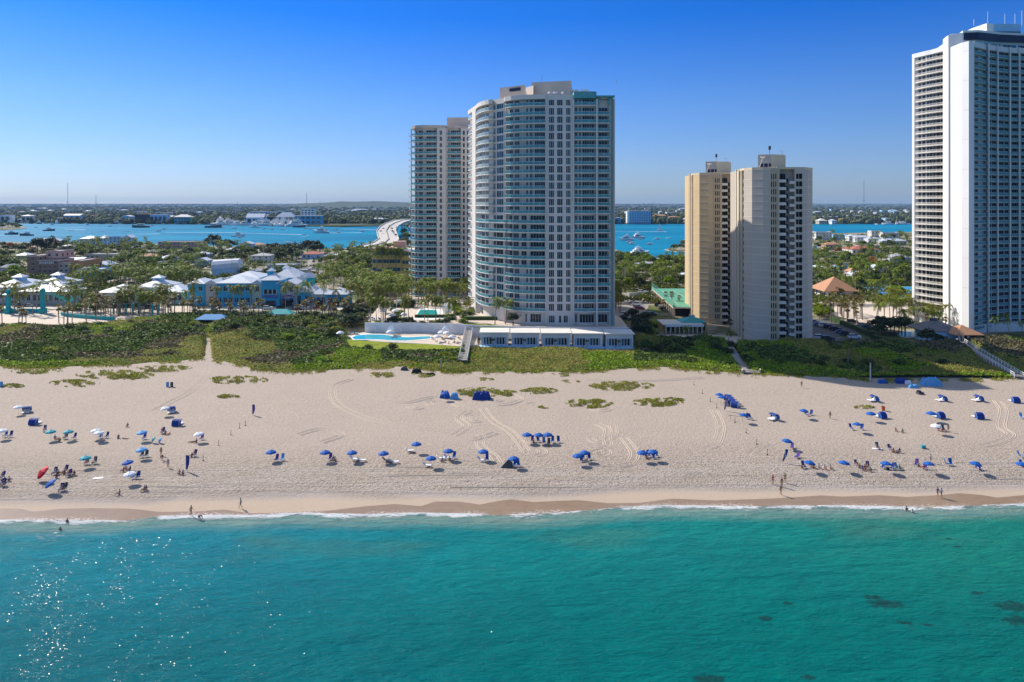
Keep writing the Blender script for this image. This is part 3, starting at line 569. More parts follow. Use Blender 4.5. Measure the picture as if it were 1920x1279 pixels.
for i, z in enumerate(FZ):
    hgt = (zf(184.6) if i == 0 else FZ[i-1]-.28)-z; top = z+min(2.75, hgt-.18)
    mid = 14 <= i < 20; rg = 'rail_glass' if i < 13 or i % 3 == 0 else 'rail_glass'
    pale = 'rail_pale'
    balcony(cor, z, 1.8, T, railm=pale if i < 14 else 'rail_glass')
    balcony(wide, z, 1.9, T, railm='rail_glass'); balcony(b2, z, 2.0, T, railm='rail_glass')
    if i: balcony(b3, z, 2.0, T, railm='rail_glass')
    ic, iw, i2, i3 = offpl(cor,1.75), offpl(wide,1.85), offpl(b2,1.95), offpl(b3,1.95)
    c_ = plen(ic); w_ = plen(iw)
    if mid:
        balcony([at(920,293.4)]+[at(934,290.2)]+[at(948,286.8)], z, 1.9, T); 
        panes(w1, z+.1, top, [(.6,2.3,2),(2.6,plen(w1)-.5,2)], parent=T)
        panes(iw, z+.1, top, [(.8,2.6,2),(3.2,5.8,3),(7,9,2),(10.5,w_-.4,5)], 'win', parent=T)
    else:
        panes(w1, z+.15, top-.15, [(.4,1.9,3),(2.6,plen(w1)-.25,3)], 'win_teal', parent=T)
        panes(iw, z+.1, top, [(.9,3.0,2),(3.9,6.1,3),(8.9,9.6,1),(10.3,11.3,2),(12.2,w_-.3,5)], 'win_teal', parent=T)
    panes(ic, z+.1, top, [(1.2,3.2,2),(4.2,5.6,2),(6.3,c_-.2,3)], 'win', parent=T)
    panes(w2, z, top-.15, [(1.0,3.0,3),(4.1,6.2,3),(7.5,9.2,3)], 'win_teal' if i % 4 else 'win', parent=T)
    l2 = plen(i2); panes(i2, z+.1, top, [(.2,1.1,2),(1.9,2.5,1),(3.1,l2-.6,5)], 'win', parent=T)
    if i: l3 = plen(i3); panes(i3, z+.1, top, [(.7,l3-.7,3)], 'win', parent=T)
    panes(w0, z+.1, top, [(.25,1.3,2)], 'win', parent=T)
    balcony(b0, z, 1.6, T, railm=pale)
# pillars between bays
mb = MB()
for X0, Y0, w_ in ((b2[-1][0]+.15, 280.3, .55), (b2[0][0]-.1, 280.6, .5), (b3[-1][0]+.1, 280.9, .45), (wide[0][0]-.1, wide[0][1]+.6, .45), (wide[-1][0]+.1, 280.9, .4)):
    mb.box((X0, Y0+.6, (zb+zt)/2), (w_, 1.6, zt-zb), 'cream')
X0, Y0 = b3[-1]; mb.box((X0+.5, 283, (zb+zf(182))/2), (.35, 6, zf(182)-zb), 'tealwall'); mb.build('pillar', T)
panes(offpl(w2,0), 7.0, 9.6, [(1.0,3.2,3),(4.8,5.7,1),(6.6,8.2,2)], 'win', parent=T, name='shopfront'); panes(offpl(b2,1.95), 7.0, 10, [(.3,1.2,2),(2,7.5,5)], 'win_brown', parent=T, name='shopfront')
panes(offpl(b3,1.95), 7.0, 10, [(.5,4,3)], 'win', parent=T, name='shopfront'); panes(offpl(wide,1.85), 7.0, 10, [(8.5,9.2,1),(10.5,14.6,4)], 'win', parent=T, name='shopfront'); panes(offpl(cor,1.75), 6.8, 9.2, [(2,8.5,5)], 'win', parent=T, name='shopfront')
# ---------------- rear curved condominium
T2 = empty('condominium_tower', (-40, 390, 6), 'narrower cream condominium tower with balconies half hidden behind the curved one', 'tower')
D2 = 374; z2 = lambda y: H-(y-381)*D2/F
p = lambda x, D: at(x, D)
ba = [p(771,380), p(778,376.5), p(790,374.2), p(805,373.6), p(820,374.2)]; wa = [p(821,374.8), p(836,374.6)]; bb = [p(838,374.5), p(852,373.8), p(865,374.2)]; wb = [p(866,376), p(880,376)]; bc = [p(881,380), p(890,384)]
core = offpl(ba,1.9)+wa+offpl(bb,2)+wb+[(-18,380),(-16,420),(-50,420),(ba[0][0]+1,395)]
ztp = z2(240); mb = MB(); mb.prism(core, 2, ztp, 'cream'); mb.build('wall', T2)
mb = MB(); mb.prism(ba+wa+[(wa[-1][0],400),(ba[0][0]+1,400)], ztp, z2(234.5), 'beige'); mb.prism(bb+wb+[(wb[-1][0],400),(bb[0][0],400)], ztp, z2(236), 'beige'); mb.build('parapet', T2)
mb = MB(); mb.prism([p(838,385), p(900,382), p(900,400), p(840,405)], ztp, z2(216), 'beige'); mb.prism([p(795,385), p(818,384), p(818,395), p(795,396)], ztp, z2(231), 'beige'); mb.build('penthouse', T2)
for i in range(27):
    y = 246.5+i*11.62; z = z2(y+6.5); top = z+2.4
    balcony(ba, z, 1.9, T2, railm='rail_glass'); balcony(bb, z, 2, T2, railm='rail_glass')
    sb = p(770,381); mb = MB(); mb.box((sb[0]-.2, sb[1]+1.5, z-.1), (1.6, 3, .25), 'white'); mb.box((sb[0]-.9, sb[1]+1.5, z+.5), (.1, 3, 1.0), 'rail_pale'); mb.build('balcony', T2)
    la = plen(offpl(ba,1.85)); panes(offpl(ba,1.85), z+.1, top, [(.9,3.4,3),(4.4,7.2,3),(9.0,la-.6,4)], 'win', parent=T2)
    panes(wa, z+.1, top-.2, [(.9,2.1,2)], 'win', parent=T2); lb_ = plen(offpl(bb,1.95)); panes(offpl(bb,1.95), z+.1, top, [(.3,.8,1),(1.6,lb_-.4,5)], 'win_teal' if i < 14 else 'win', parent=T2)
    panes(wb, z+.1, top-.2, [(.5,1.5,1),(2.6,3.4,1)], 'win', parent=T2)
mb = MB()
for q in (ba[0], ba[-1], bb[0], bb[-1]): mb.box((q[0], q[1]+1, (6+ztp)/2), (.45, 1.6, ztp-6), 'cream')
mb.build('pillar', T2)
# ---------------- twin tan towers
def tan_tower(off, label, base, wm='tan'):
    T = empty('apartment_tower', (94+off[0], 275+off[1], 2), label, 'tower', 'twin tan towers')
    q = lambda x, D: (at(x, D)[0]+off[0], D+off[1]-0.0)
    s1, s2, s3, s4, s5 = q(1380.5,287), q(1386,281), q(1390,276.5), q(1394.5,271), q(1410,266)
    s6, s7, s8, s9 = q(1431,263.2), q(1443.5,262.6), q(1460,262.6), q(1490.5,262.6)
    s10, s11, s12 = q(1504.5,262.8), q(1514,264.5), q(1523.5,269)
    zt = 64.2; zb = base; n = 22; fh = 2.675
    rec = [(s8[0], s8[1]+2.6), (s9[0], s9[1]+2.6)]; lr = [(s2[0]+2.0, s2[1]+1.6), (s4[0]+1.2, s4[1]+2.6)]
    poly = [s1, s2]+lr+[s4, s5, s6, s7, s8]+rec+[s9, s10, s11, s12, (s12[0]+1.2, s12[1]+12), (s11[0]-2, s12[1]+22), (s1[0]+8, s1[1]+16), (s1[0]-.5, s1[1]+6)]
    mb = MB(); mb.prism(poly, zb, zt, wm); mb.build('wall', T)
    mb = MB()
    for i in range(n+1):
        z = zt-1.0-i*fh if i else zt-.35
        for a, b in ((s4,s5),(s5,s6),(s6,s7),(s7,s8),(s9,s10),(s10,s11),(s11,s12)): aa, bb_ = offpl([a,b], -.05); mb.seg(aa, bb_, .12, z-.09, z+.05, 'tan_line')
    for f in (.0,): pass
    mb.build('panel_joints', T)
    mb = MB()
    for s in (q(1444.6,262.4), q(1448.6,262.4), q(1452.6,262.4), q(1456.6,262.4)): mb.box((s[0], s[1]+.05, (zb+zt)/2+.3), (.26,.34,zt-zb+.6), 'tan_frame')
    for s in (s2, (s3[0]+.2, s3[1]), q(1381,286.6)): mb.box((s[0], s[1], (zb+zt)/2+.3), (.7,.9,zt-zb+.6), 'tan_frame')
    mb.box((s8[0], s8[1]+.1, (zb+zt)/2), (.35,.7,zt-zb), 'tan_frame'); mb.box((s9[0]+.1, s9[1]+.1, (zb+zt)/2), (.35,.7,zt-zb), 'tan_frame'); mb.build('pilaster', T)
    for i in range(n):
        z = zt-1.05-(i+1)*fh+.05; t_ = z+1.75; x0, x1 = s8[0], s9[0]; y0 = s8[1]
        mb = MB()
        for s, e_ in ((1445.2,1448.0),(1449.2,1452.0),(1453.2,1456.0)): a, b = q(s,262.55), q(e_,262.55); mb.seg(a, b, .1, z-.1, t_, 'win_black')
        mb.build('window', T)
        mb = MB()
        for s, e_ in ((1491.6,1497.2),(1498.4,1504)):
            a, b = q(s,262.55), q(e_,262.6); mb.seg(a, b, .1, z, t_+.05, 'win_black')
        mb.build('window', T)
        # front balcony: solid white parapet, dark opening above it, angled side slab lower
        mb = MB(); wd_ = x1-x0
        mb.box((x0+wd_*.24, y0+.1, z-.70), (wd_*.46, .15, .95), 'ivory'); mb.box((x0+wd_*.24, y0+1.3, z-1.15), (wd_*.46, 2.5, .18), 'ivory')
        mb.prism([(x0+wd_*.70,y0+.5),(x1-.15,y0-.3),(x1-.15,y0+2.4),(x0+wd_*.70,y0+2.4)], z-1.75, z-1.55, 'ivory')
        mb.prism([(x0+wd_*.70,y0+.5),(x1-.15,y0-.3),(x1-.15,y0-.15),(x0+wd_*.70,y0+.65)], z-1.55, z-.75, 'ivory'); mb.build('balcony', T)
        mb = MB(); a, b = (x0+.25, y0+.9), (x0+wd_*.47, y0+.9); nn = 3
        for k in range(nn): mb.seg((a[0]+(b[0]-a[0])*k/nn+.05, a[1]), (a[0]+(b[0]-a[0])*(k+1)/nn-.05, a[1]), .1, z-.1, t_+.1, 'win_black')
        mb.seg((x0+wd_*.48, y0+1.8), (x0+wd_*.69, y0+1.8), .1, z-1.3, z+.1, 'win_black'); mb.build('window', T)
        # left recess balconies
        mb = MB(); a, b = (lr[0][0]-1.3, lr[0][1]-1.2), (lr[1][0]-.3, lr[1][1]-1.6)
        mb.seg(a, b, .15, z-.9, z+.05, 'white'); mb.prism([a, b, lr[1], lr[0]], z-1.05, z-.9, 'ivory'); mb.build('balcony', T)
        mb = MB(); a, b = ppos(lr, .5), ppos(lr, plen(lr)-.8); a, b = offpl([a,b], -.05); mb.seg(a, b, .1, z, t_, 'win'); mb.build('window', T)
    mb = MB(); mb.prism(offpl([s4,s5,s6,s7,s10,s11,s12], -.02)+[(s12[0]+1, s12[1]+12), (s4[0]+2, s4[1]+14)], zt-.2, zt+.5, 'tan_frame'); mb.build('parapet', T)
    ph = [q(1421,274), q(1446,272), q(1472.5,275), q(1473,284), q(1424,285)]
    mb = MB(); mb.prism(ph, zt, zt+5.6, 'tan_frame', 'grey_roof'); o = mb.build('penthouse', T)
    mb = MB(); a, b = offpl([ph[0], ph[1]], -.1); mb.seg(a, b, .1, zt+.4, zt+5.3, 'grey_roof')
    for k in range(3): u, v_ = ppos([a,b], .6+k*1.6), ppos([a,b], 1.9+k*1.6); u, v_ = offpl([u,v_], -.06); mb.seg(u, v_, .1, zt+1.0, zt+2.3, 'navy')
    mb.build('louvre', o, off=T.location); s = q(1443,277)
    mb = MB(); mb.tube([(s[0],s[1],zt+5.6),(s[0],s[1],zt+8)], .15, 'metal'); mb.box((s[0],s[1],zt+8.3), (.8,.6,1.4), 'darkgrey'); s = q(1466,277); mb.tube([(s[0],s[1],zt+1),(s[0],s[1]-.2,zt+7),(s[0]-1,s[1],zt+7.2)], .12, 'metal'); mb.build('antenna', T)
    s = q(1428,271); mb = MB(); mb.tube([(s[0]-1,s[1],zt),(s[0]+.3,s[1],zt+4)], .12, 'white'); mb.lathe([(0,0),(.8,.3),(1.0,.7)], 'white', 10, (s[0]+.3, s[1]-.3, zt+4)); mb.build('satellite_dish', T)
    mb = MB(); a, b = q(1462,262.9), q(1490,262.9)
    mb.box((a[0]+1.2, 263.5+off[1]+.6, base+1.4), (1.5,.2,2.2), 'win_brown'); mb.box((b[0]-1.6, 263.5+off[1]+.6, base+1.4), (1.6,.2,2.2), 'win_brown'); mb.build('door', T)
    return T
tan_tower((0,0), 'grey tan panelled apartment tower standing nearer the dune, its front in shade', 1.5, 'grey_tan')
tan_tower((-7.2,46), 'golden tan panelled apartment tower set back and left of its nearer twin', 1.5)
# ---------------- right white tower
T3 = empty('apartment_tower', (180, 300, 2), 'tallest white apartment tower cut by the right edge, with dark roof band', 'tower')
q = at; zz = lambda y, D: H-(y-381)*D/F
A0, A1 = q(1710,317), q(1768,301); ztA = zz(110,317); zb = 2
fh = 2.70; lw = [A0, q(1712.5,316.3)]
lf = [q(1716.5,314.8), q(1722,313), q(1734,309.5), q(1745,306.6), q(1757,303.8), q(1767.5,301.6)]
zw = lambda y: zz(y, 309)
mb = MB(); mb.prism([A0, q(1714.5,315.6)]+offpl(lf,1.4)+[A1, (205,301), (205,330), (A0[0]+9,330)], zb, ztA, 'white_tower'); mb.build('wall', T3)
mb = MB(); mb.prism([A0, q(1714.5,315.6), q(1736,309.8), q(1746,307.4), q(1768,301.2), (190,303), (190,330), (A0[0]+9,330)], ztA, ztA+1.8, 'white_tower'); mb.build('parapet', T3)
nfl = 41
for i in range(nfl-1):
    z = ztA-2.6-i*fh
    if z < 3: break
    mb = MB(); pl = lf; inn = offpl(pl, 1.5)
    for a, b, c, d in zip(pl, pl[1:], inn[1:], inn): mb.prism([a,b,c,d], z-.2, z, 'ivory')
    o = mb.build('balcony', T3); mb = MB()
    L_ = plen(pl); n = int(L_/.35)
    for k in range(n+1):
        a = ppos(offpl(pl,.06), L_*k/n); mb.box((a[0], a[1], z+.5), (.10,.10,.9), 'ivory')
    for a, b in zip(pl, pl[1:]): mb.seg(a, b, .1, z+.88, z+.98, 'ivory'); mb.seg(a, b, .1, z, z+.25, 'ivory')
    r_ = mb.build('railing', o, off=T3.location); i4 = offpl(lf, 1.37); l4 = plen(i4)
    panes(i4, z+.35, z+2.3, [(.2,1.7,1),(2.4,4.2,1)], 'win_brown', 'ivory', T3); panes(i4, z+.1, z+2.35, [(4.8,9.2,3)], 'win', 'ivory', T3); panes(i4, z+.1, z+2.35, [(l4-5.2,l4-.4,3)], 'win_brown', 'ivory', T3)
PB = [q(1768,300.5), q(1778,293), (q(1778,293)[0]+14, 293), (q(1768,300.5)[0]+14, 303)]
mb = MB(); zt = zz(66,293); mb.prism(PB, zb, zt, 'white_tower'); mb.build('pylon', T3)
P2 = [q(1778.5,296), q(1783,292)]; mb = MB(); mb.prism(P2+[(190,294),(190,302),(175,302)], zb, zz(92,295), 'ivory'); mb.build('stair_core', T3)
mb = MB(); a, b = offpl(P2, -.05); a, b = ppos([a,b], plen(P2)*.35), ppos([a,b], plen(P2)*.75)
for i in range(18): mb.seg(a, b, .1, zz(102+i*28.5, 294), zz(102+i*28.5, 294)+1.0, 'win'); 
mb.build('stair_windows', T3)
P3 = [q(1783,292), q(1803.5,284), q(1816.5,281), q(1826.5,283)]; mb = MB(); mb.prism(P3+[(175.8,296),(173,297)], zb, zz(79,283), 'white_tower'); mb.build('pylon', T3)
mb = MB(); a, b = offpl([P3[1], P3[2]], -.03)
for i in range(9): z = 20+i*11.2; mb.seg(a, b, .06, z, z+.08, 'concrete')
mb.build('panel_joints', T3)
cv = [q(1827,284), q(1836,286), q(1846,288.5), q(1853,291)]; cv2 = [q(1853.5,289.5), q(1862,290.5), q(1871,292), q(1892,295), q(1915,296), q(1940,296), q(1965,294), q(1990,290)]
mb = MB(); mb.prism([q(1826,284.5)]+offpl(cv,1.3)+offpl(cv2,1.5)+[q(2010,288),(225,330),(190,330)], zb, zz(79,285), 'rail_white'); mb.build('wall', T3)
mb = MB(); mb.prism([q(1826.5,283.6)]+cv+cv2+[q(2010,288),(225,330),(190,330)], zz(92,288), zz(80,286), 'rail_white'); mb.build('parapet', T3)
zt = zz(92,289)
for i in range(nfl+1):
    z = zt-2.55-i*fh
    if z < 3: break
    for bi, (pl, dep) in enumerate(((cv,1.3),(cv2,1.5))):
        mb = MB(); inn = offpl(pl, dep+.1)
        for a, b, c, d in zip(pl, pl[1:], inn[1:], inn): mb.prism([a,b,c,d], z-.22, z, 'shade_white')
        o = mb.build('balcony', T3); mb = MB(); L_ = plen(pl); n = int(L_/.42)
        for k in range(n+1): a = ppos(offpl(pl,.06), L_*k/n); mb.box((a[0], a[1], z+.5), (.07,.07,1.0), 'rail_white')
        for a, b in zip(pl, pl[1:]): mb.seg(a, b, .08, z+.98, z+1.06, 'rail_white'); mb.seg(a, b, .05, z+.05, z+.95, 'rail_teal')
        mb.build('railing', o, off=T3.location)
    i4 = offpl(cv,1.27); panes(i4, z+.1, z+2.15, [(.2,1.3,1),(1.6,3.5,2),(3.7,5.5,2)], 'win_black', 'shade_white', T3)
    i5 = offpl(cv2,1.47); l5 = plen(i5); panes(i5, z+.1, z+2.25, [(.2,1.0,1),(1.5,3.6,2),(4.2,7.4,3),(8.4,11.6,3),(12.3,15,3),(15.8,19,3),(20,l5-.5,4)], 'win_black', 'shade_white', T3)
mb = MB()
for x, D in ((1853.4,289.2),(1870.5,291.5),(1893.5,294.6),(1911,295.5),(1935,295.5)): X0, Y0 = q(x,D); mb.box((X0, Y0, (zb+zt+2)/2), (.45,.7,zt+2-zb), 'rail_white')
mb.build('pillar', T3)
mb = MB(); z0, z1 = zz(80,290), zz(63,292)      # set back crown with dark band
cr_ = [q(1778.5,297), q(1803,293), q(1830,292), q(1870,296), q(1920,298), q(2000,292)]
mb.prism([q(1780,294), q(1804,291.5), (198,300), (185,312)], zz(92,292), zz(62,292), 'white_tower'); mb.build('crown', T3)
mb = MB(); mb.prism(cr_[1:]+[(225,325),(185,325)], z0-3, zz(79,296), 'rail_white'); mb.prism(offpl(cr_[1:],-1.2)+[(225,325),(185,325)], zz(79,296), zz(66,296), 'navy'); mb.prism(offpl(cr_[1:],-1.3)+[(225,325),(185,325)], zz(66,296), zz(62,296), 'rail_white'); mb.build('roof_band', T3)
panes([(a[0],a[1]-.1) for a in cr_[2:]], zz(92,296), zz(84,296), [(1,7,3),(8,13,3),(14,20,3),(21,27,3)], 'win_teal', 'rail_white', T3)
mb = MB(); mb.prism([q(1824,306), q(1850,298), (196.5,300), (196.5,318), (190,318)], zz(62,300), zz(46,300), 'white_tower'); mb.prism([q(1851,299), q(1914,299), q(1913,312), (196,312)], zz(60,300), zz(46,300), 'lightblue_wall'); mb.build('penthouse', T3)
mb = MB()
for x, y in ((1852,22),(1884,26),(1903,26),(1916,20),(1826,36)): X0, _ = q(x,303); mb.tube([(X0,303,zz(48,303)),(X0,303,zz(y,303))], .08, 'white', 5)
mb.build('antenna', T3)
mb = MB(); mb.prism([q(1826,284.5), q(1853,290), q(1990,292), (225,330), (190,330)], 2, 5.2, 'rail_white'); mb.build('podium', T3)
def cap_parts(root, nm, keep=100):
    ch = [o for o in root.children if o.name.split('.')[0] == nm]
    if len(ch) <= keep: return
    ch.sort(key=lambda o: -max(v.co.z for v in o.data.vertices) if False else -(o.dimensions.x*o.dimensions.z))
    rest = ch[keep:]; mbj = MB()
    kids = [k for o in rest for k in o.children]
    for grp, nn in ((rest, nm+'s'), (kids, 'railings')):
        if not grp: continue
        J = MB()
        for o in grp:
            names = [m.name for m in o.data.materials]; vs = [v.co[:] for v in o.data.vertices]; off = len(J.v); J.v += vs
            for p_ in o.data.polygons: J.f.append([i+off for i in p_.vertices]); J.m.append(J.mi(names[p_.material_index]))
        oo = bpy.data.objects.new(nn, J.mesh(nn)); SC.collection.objects.link(oo); oo.parent = root; oo['kind'] = 'stuff'
    for o in kids+rest: bpy.data.objects.remove(o)
bpy.context.view_layer.update()
for t_ in (T, T2, T3):
    for nm in ('window', 'balcony'): cap_parts(t_, nm)
# ================================================================ plants: prototypes
def cards(mb, c, n, rad, size, m, rs, flat=.6):
    for _ in range(n):
        v = Vector((rs.gauss(0,1), rs.gauss(0,1), rs.gauss(0,1))).normalized(); k = rad*(.55+.5*rs.random()); p_ = Vector(c)+Vector((v.x*k, v.y*k, v.z*k*flat))
        a = Vector((rs.gauss(0,1), rs.gauss(0,1), rs.gauss(0,.5))).normalized(); b = a.cross(Vector((rs.gauss(0,.5), rs.gauss(0,.5), 1))).normalized(); s = size*(.6+.8*rs.random())
        mb.add([p_-a*s, p_-b*s*.55, p_+a*s, p_+b*s*.55], [[0,1,2,3]], m)
def coconut(seed, h=9.5, nf=16):
    rs = random.Random(seed); lx, ly = rs.uniform(-1.3,1.3), rs.uniform(-1,1); t_ = MB()
    pts = [(lx*u*u, ly*u*u, h*u) for u in (0,.25,.5,.75,1)]; t_.tube(pts, [.24,.17,.15,.14,.13], 'palm_bark', 6)
    c = MB(); top = Vector(pts[-1])
    for k in range(nf):
        az = 2.4*k+rs.uniform(-.25,.25); el = R(rs.uniform(-28, 72)) if k > 4 else R(rs.uniform(45,80)); L_ = rs.uniform(3.3,4.4); d = Vector((math.cos(az), math.sin(az), 0)); sd_ = Vector((-d.y, d.x, 0)); P_ = []; pos = top.copy(); e_ = el
        for s in range(8): P_.append(pos.copy()); pos = pos+(d*math.cos(e_)+Vector((0,0,1))*math.sin(e_))*L_/7; e_ -= R(rs.uniform(13,19))
        for s in range(1, 8):
            for q in range(2):
                b = P_[s]+(P_[s-1]-P_[s])*(q*.5); wd_ = .56*math.sin(math.pi*(s-.3)/8.2)+.25; fw = (P_[s]-P_[s-1]).normalized()
                for sg in (-1, 1):
                    tip = b+sd_*sg*wd_*.85+fw*wd_*.45+Vector((0,0,-.35*wd_-.1)); c.add([b-fw*.10, b+fw*.12, tip+fw*.05, tip-fw*.05], [[0,1,2,3]], 'leaf_palm')
    return [('trunk', t_.mesh('trunk')), ('crown', c.mesh('crown'))]
def sabal(seed, h=7.0, skirt=True):
    rs = random.Random(seed); t_ = MB(); lx = rs.uniform(-.4,.4); t_.tube([(0,0,0),(lx*.5,0,h*.5),(lx,0,h)], [.22,.2,.24], 'palm_bark', 6); c = MB(); top = Vector((lx,0,h))
    for k in range(34):
        az = 2.4*k+rs.uniform(-.2,.2); el = R(rs.uniform(-55, 75)); d = Vector((math.cos(az)*math.cos(el), math.sin(az)*math.cos(el), math.sin(el))); o_ = top+d*rs.uniform(.6,1.0); sd_ = Vector((-math.sin(az), math.cos(az), 0)); up = d.cross(sd_); r_ = rs.uniform(.75,1.0); m_ = 'leaf_dead' if (el < R(-30) and skirt) else 'leaf_sabal'
        for j in range(7):
            a = R(-75+25*j); tip = o_+(d*math.cos(a)+sd_*math.sin(a))*r_*(1 if abs(j-3) < 3 else .8)+Vector((0,0,-.25*r_)); pp = sd_*math.cos(a)-d*math.sin(a); c.add([o_, o_+(tip-o_)*.5+pp*.10, tip, o_+(tip-o_)*.5-pp*.10], [[0,1,2,3]], m_)
        c.add([top, o_+sd_*.03, o_-sd_*.03], [[0,1,2]], m_)
    return [('trunk', t_.mesh('trunk')), ('crown', c.mesh('crown'))]
def broadleaf(seed, m='leaf_tree', h=7.5, w_=4.2, n=13, per=105, size=.42):
    rs = random.Random(seed); t_ = MB(); t_.tube([(0,0,0),(.1,0,h*.28),(0,.1,h*.45)], [.32,.24,.2], 'bark', 6); c = MB()
    for k in range(n):
        az = 2.4*k+rs.uniform(-.5,.5); rr = w_*math.sqrt((k+.5)/n)*rs.uniform(.6,.95); zz_ = h*(.78-.34*(rr/w_)**1.7)+rs.uniform(-.5,.7); p_ = (rr*math.cos(az), rr*math.sin(az), zz_)
        if k % 2 == 0: t_.tube([(0,.1,h*.38), (p_[0]*.55,p_[1]*.55,h*.5), (p_[0],p_[1],zz_-.3)], [.14,.09,.04], 'bark', 5)
        cards(c, p_, per, rs.uniform(1.1,1.9), size, m, rs, .7)
    return [('trunk', t_.mesh('trunk')), ('crown', c.mesh('crown'))]
def bush(seed, m, w_=2.0, h=1.3):
    rs = random.Random(seed); c = MB()
    for k in range(6): az = k*2.4; rr = w_*.6*math.sqrt(k/6); cards(c, (rr*math.cos(az), rr*math.sin(az), h*.45), 60, w_*.45, .26, m, rs, .8)
    t_ = MB(); t_.tube([(0,0,0),(0,0,h*.5)], [.1,.06], 'bark', 5); return [('stem', t_.mesh('stem')), ('foliage', c.mesh('foliage'))]
COC = [coconut(i, 9+i*.5) for i in range(6)]; SAB = [sabal(20+i, 6+i*.7) for i in range(4)]
BRD = [broadleaf(40+i, 'leaf_tree', 6.5+i*.6, 3.8+.3*i) for i in range(4)]; BRB = [broadleaf(60+i, 'leaf_bright', 6.5+i*.5, 3.8) for i in range(2)]; BRK = [broadleaf(70+i, 'leaf_dark', 8+i, 4.6) for i in range(2)]; BRO = [broadleaf(80, 'leaf_orange', 6, 3.6)]
BUS = [bush(90, 'leaf_tree'), bush(91, 'leaf_bright'), bush(92, 'leaf_dark')]; SEA = [broadleaf(95, 'leaf_grape', 4.2, 3.0, 10, 90, .36), broadleaf(96, 'leaf_dark', 3.6, 3.4, 10, 90, .32), broadleaf(97, 'leaf_bright', 3.0, 3.2, 9, 90, .32)]
KEEP = []       # footprints kept clear of random planting (world boxes) : x0,x1,y0,y1
def clear(x, y, mrg=1.5): return all(not (a-mrg < x < b+mrg and c-mrg < y < d+mrg) for a, b, c, d in KEEP)
def plant(kinds, px, py, noun, where, cat, z=None, sc=1, name=None):
    X, Y, Z = gp(px, py, z if z is not None else 2.0)
    pr = random.choice(kinds); palm = any(pr is q for q in COC+SAB)
    if cat == 'tree' and palm: cat = 'palm tree'; noun = 'palm'
    elif cat == 'palm tree' and not palm: cat = 'tree'; noun = 'tree'
    nm = {'palm tree':'palm_tree','tree':'tree','shrub':'shrub'}[cat]
    o = stamp(nm, pr, (X, Y, Z-.05), random.uniform(0, 6.28), sc*random.uniform(.85,1.15)); return reg(o, noun, where, px+random.random()*.01, cat)
def scatter(kinds, poly, n, noun, where, cat, z=None, sc=1, mind=4.0, mrg=1.5):
    xs = [p[0] for p in poly]; ys = [p[1] for p in poly]; done = []; tries = 0
    while len(done) < n and tries < n*60:
        tries += 1; px = random.uniform(min(xs), max(xs)); inv = random.uniform(1/(max(ys)-381), 1/(min(ys)-381)); py = 381+1/inv if random.random() < .5 else random.uniform(min(ys), max(ys)); ins = False
        for (x0,y0),(x1,y1) in zip(poly, poly[1:]+poly[:1]):
            if (y0 > py) != (y1 > py) and px < x0+(py-y0)*(x1-x0)/(y1-y0): ins = not ins
        if not ins: continue
        X, Y, _ = gp(px, py, 2.0)
        if not clear(X, Y, mrg) or any((X-a)**2+(Y-b)**2 < mind*mind for a, b in done): continue
        done.append((X, Y)); plant(kinds, px, py, noun, where, cat, z, sc)
# ================================================================ houses
def volume(T, x0, x1, y0, y1, z0, z1, wall, roof, rk='hip', rh=2.2, ov=.6, win=None, gl='win', rows=1, side=True, door=False, roofname='roof'):
    mb = MB(); mb.box(((x0+x1)/2, (y0+y1)/2, (z0+z1)/2), (x1-x0, y1-y0, z1-z0), wall); o = mb.build('wall', T)
    mb = MB()
    if rk in ('hip', 'gable'): mb.hip(x0, x1, y0, y1, z1, rh, roof, ov, rk)
    elif rk == 'flat':
        mb.box(((x0+x1)/2, (y0+y1)/2, z1+.15), (x1-x0+.5, y1-y0+.5, .3), roof)
        for a, b, c, d in ((x0,x1,y0,y0+.25),(x0,x1,y1-.25,y1),(x0,x0+.25,y0+.25,y1-.25),(x1-.25,x1,y0+.25,y1-.25)): mb.box(((a+b)/2,(c+d)/2,z1+.55), (b-a,d-c,.5), wall)
    if mb.v: mb.build(roofname, T)
    if win is None: win = max(1, int((x1-x0)/4))
    fh = (z1-z0)/rows
    for r_ in range(rows):
        for k in range(win):
            if door and r_ == 0 and k == win//2:
                cx = x0+(x1-x0)*(k+.5)/win; d = MB(); d.box((cx, y0-.03, z0+1.05), (1.1,.1,2.1), 'wood'); d.build('door', T); continue
            cx = x0+(x1-x0)*(k+.5)/win; w_ = min(1.5, (x1-x0)/win*.6); zc = z0+fh*(r_+.55)
            m_ = MB(); m_.box((cx, y0-.02, zc), (w_, .08, fh*.42), gl); m_.box((cx, y0-.05, zc-fh*.21-.06), (w_+.3,.14,.12), 'white'); m_.box((cx, y0-.04, zc), (.08,.1,fh*.42), 'white'); m_.build('window', T)
        if side:
            for k in range(max(1, int((y1-y0)/5))):
                cy = y0+(y1-y0)*(k+.5)/max(1, int((y1-y0)/5)); xs_ = x0-.02 if x0 > 0 else x1+.02
                m_ = MB(); m_.box((xs_, cy, z0+fh*(r_+.55)), (.08,1.3,fh*.42), gl); m_.build('window', T)
    return o
def house(l, r, yb, ye, dep, wall, roof, label, cat='house', rk='hip', rh=2.2, rows=1, win=None, name='house', gl='win'):
    X0, Y, z = gp(l, yb, 2.0); X1, _, _ = gp(r, yb, 2.0); zt = zat(ye, Y); T_ = empty(name, ((X0+X1)/2, Y+dep/2, 2.0), label, cat)
    volume(T_, X0, X1, Y, Y+dep, 1.9, zt, wall, roof, rk, rh, rows=rows, win=win, door=(rows == 1), gl=gl); KEEP.append((X0, X1, Y, Y+dep)); return T_
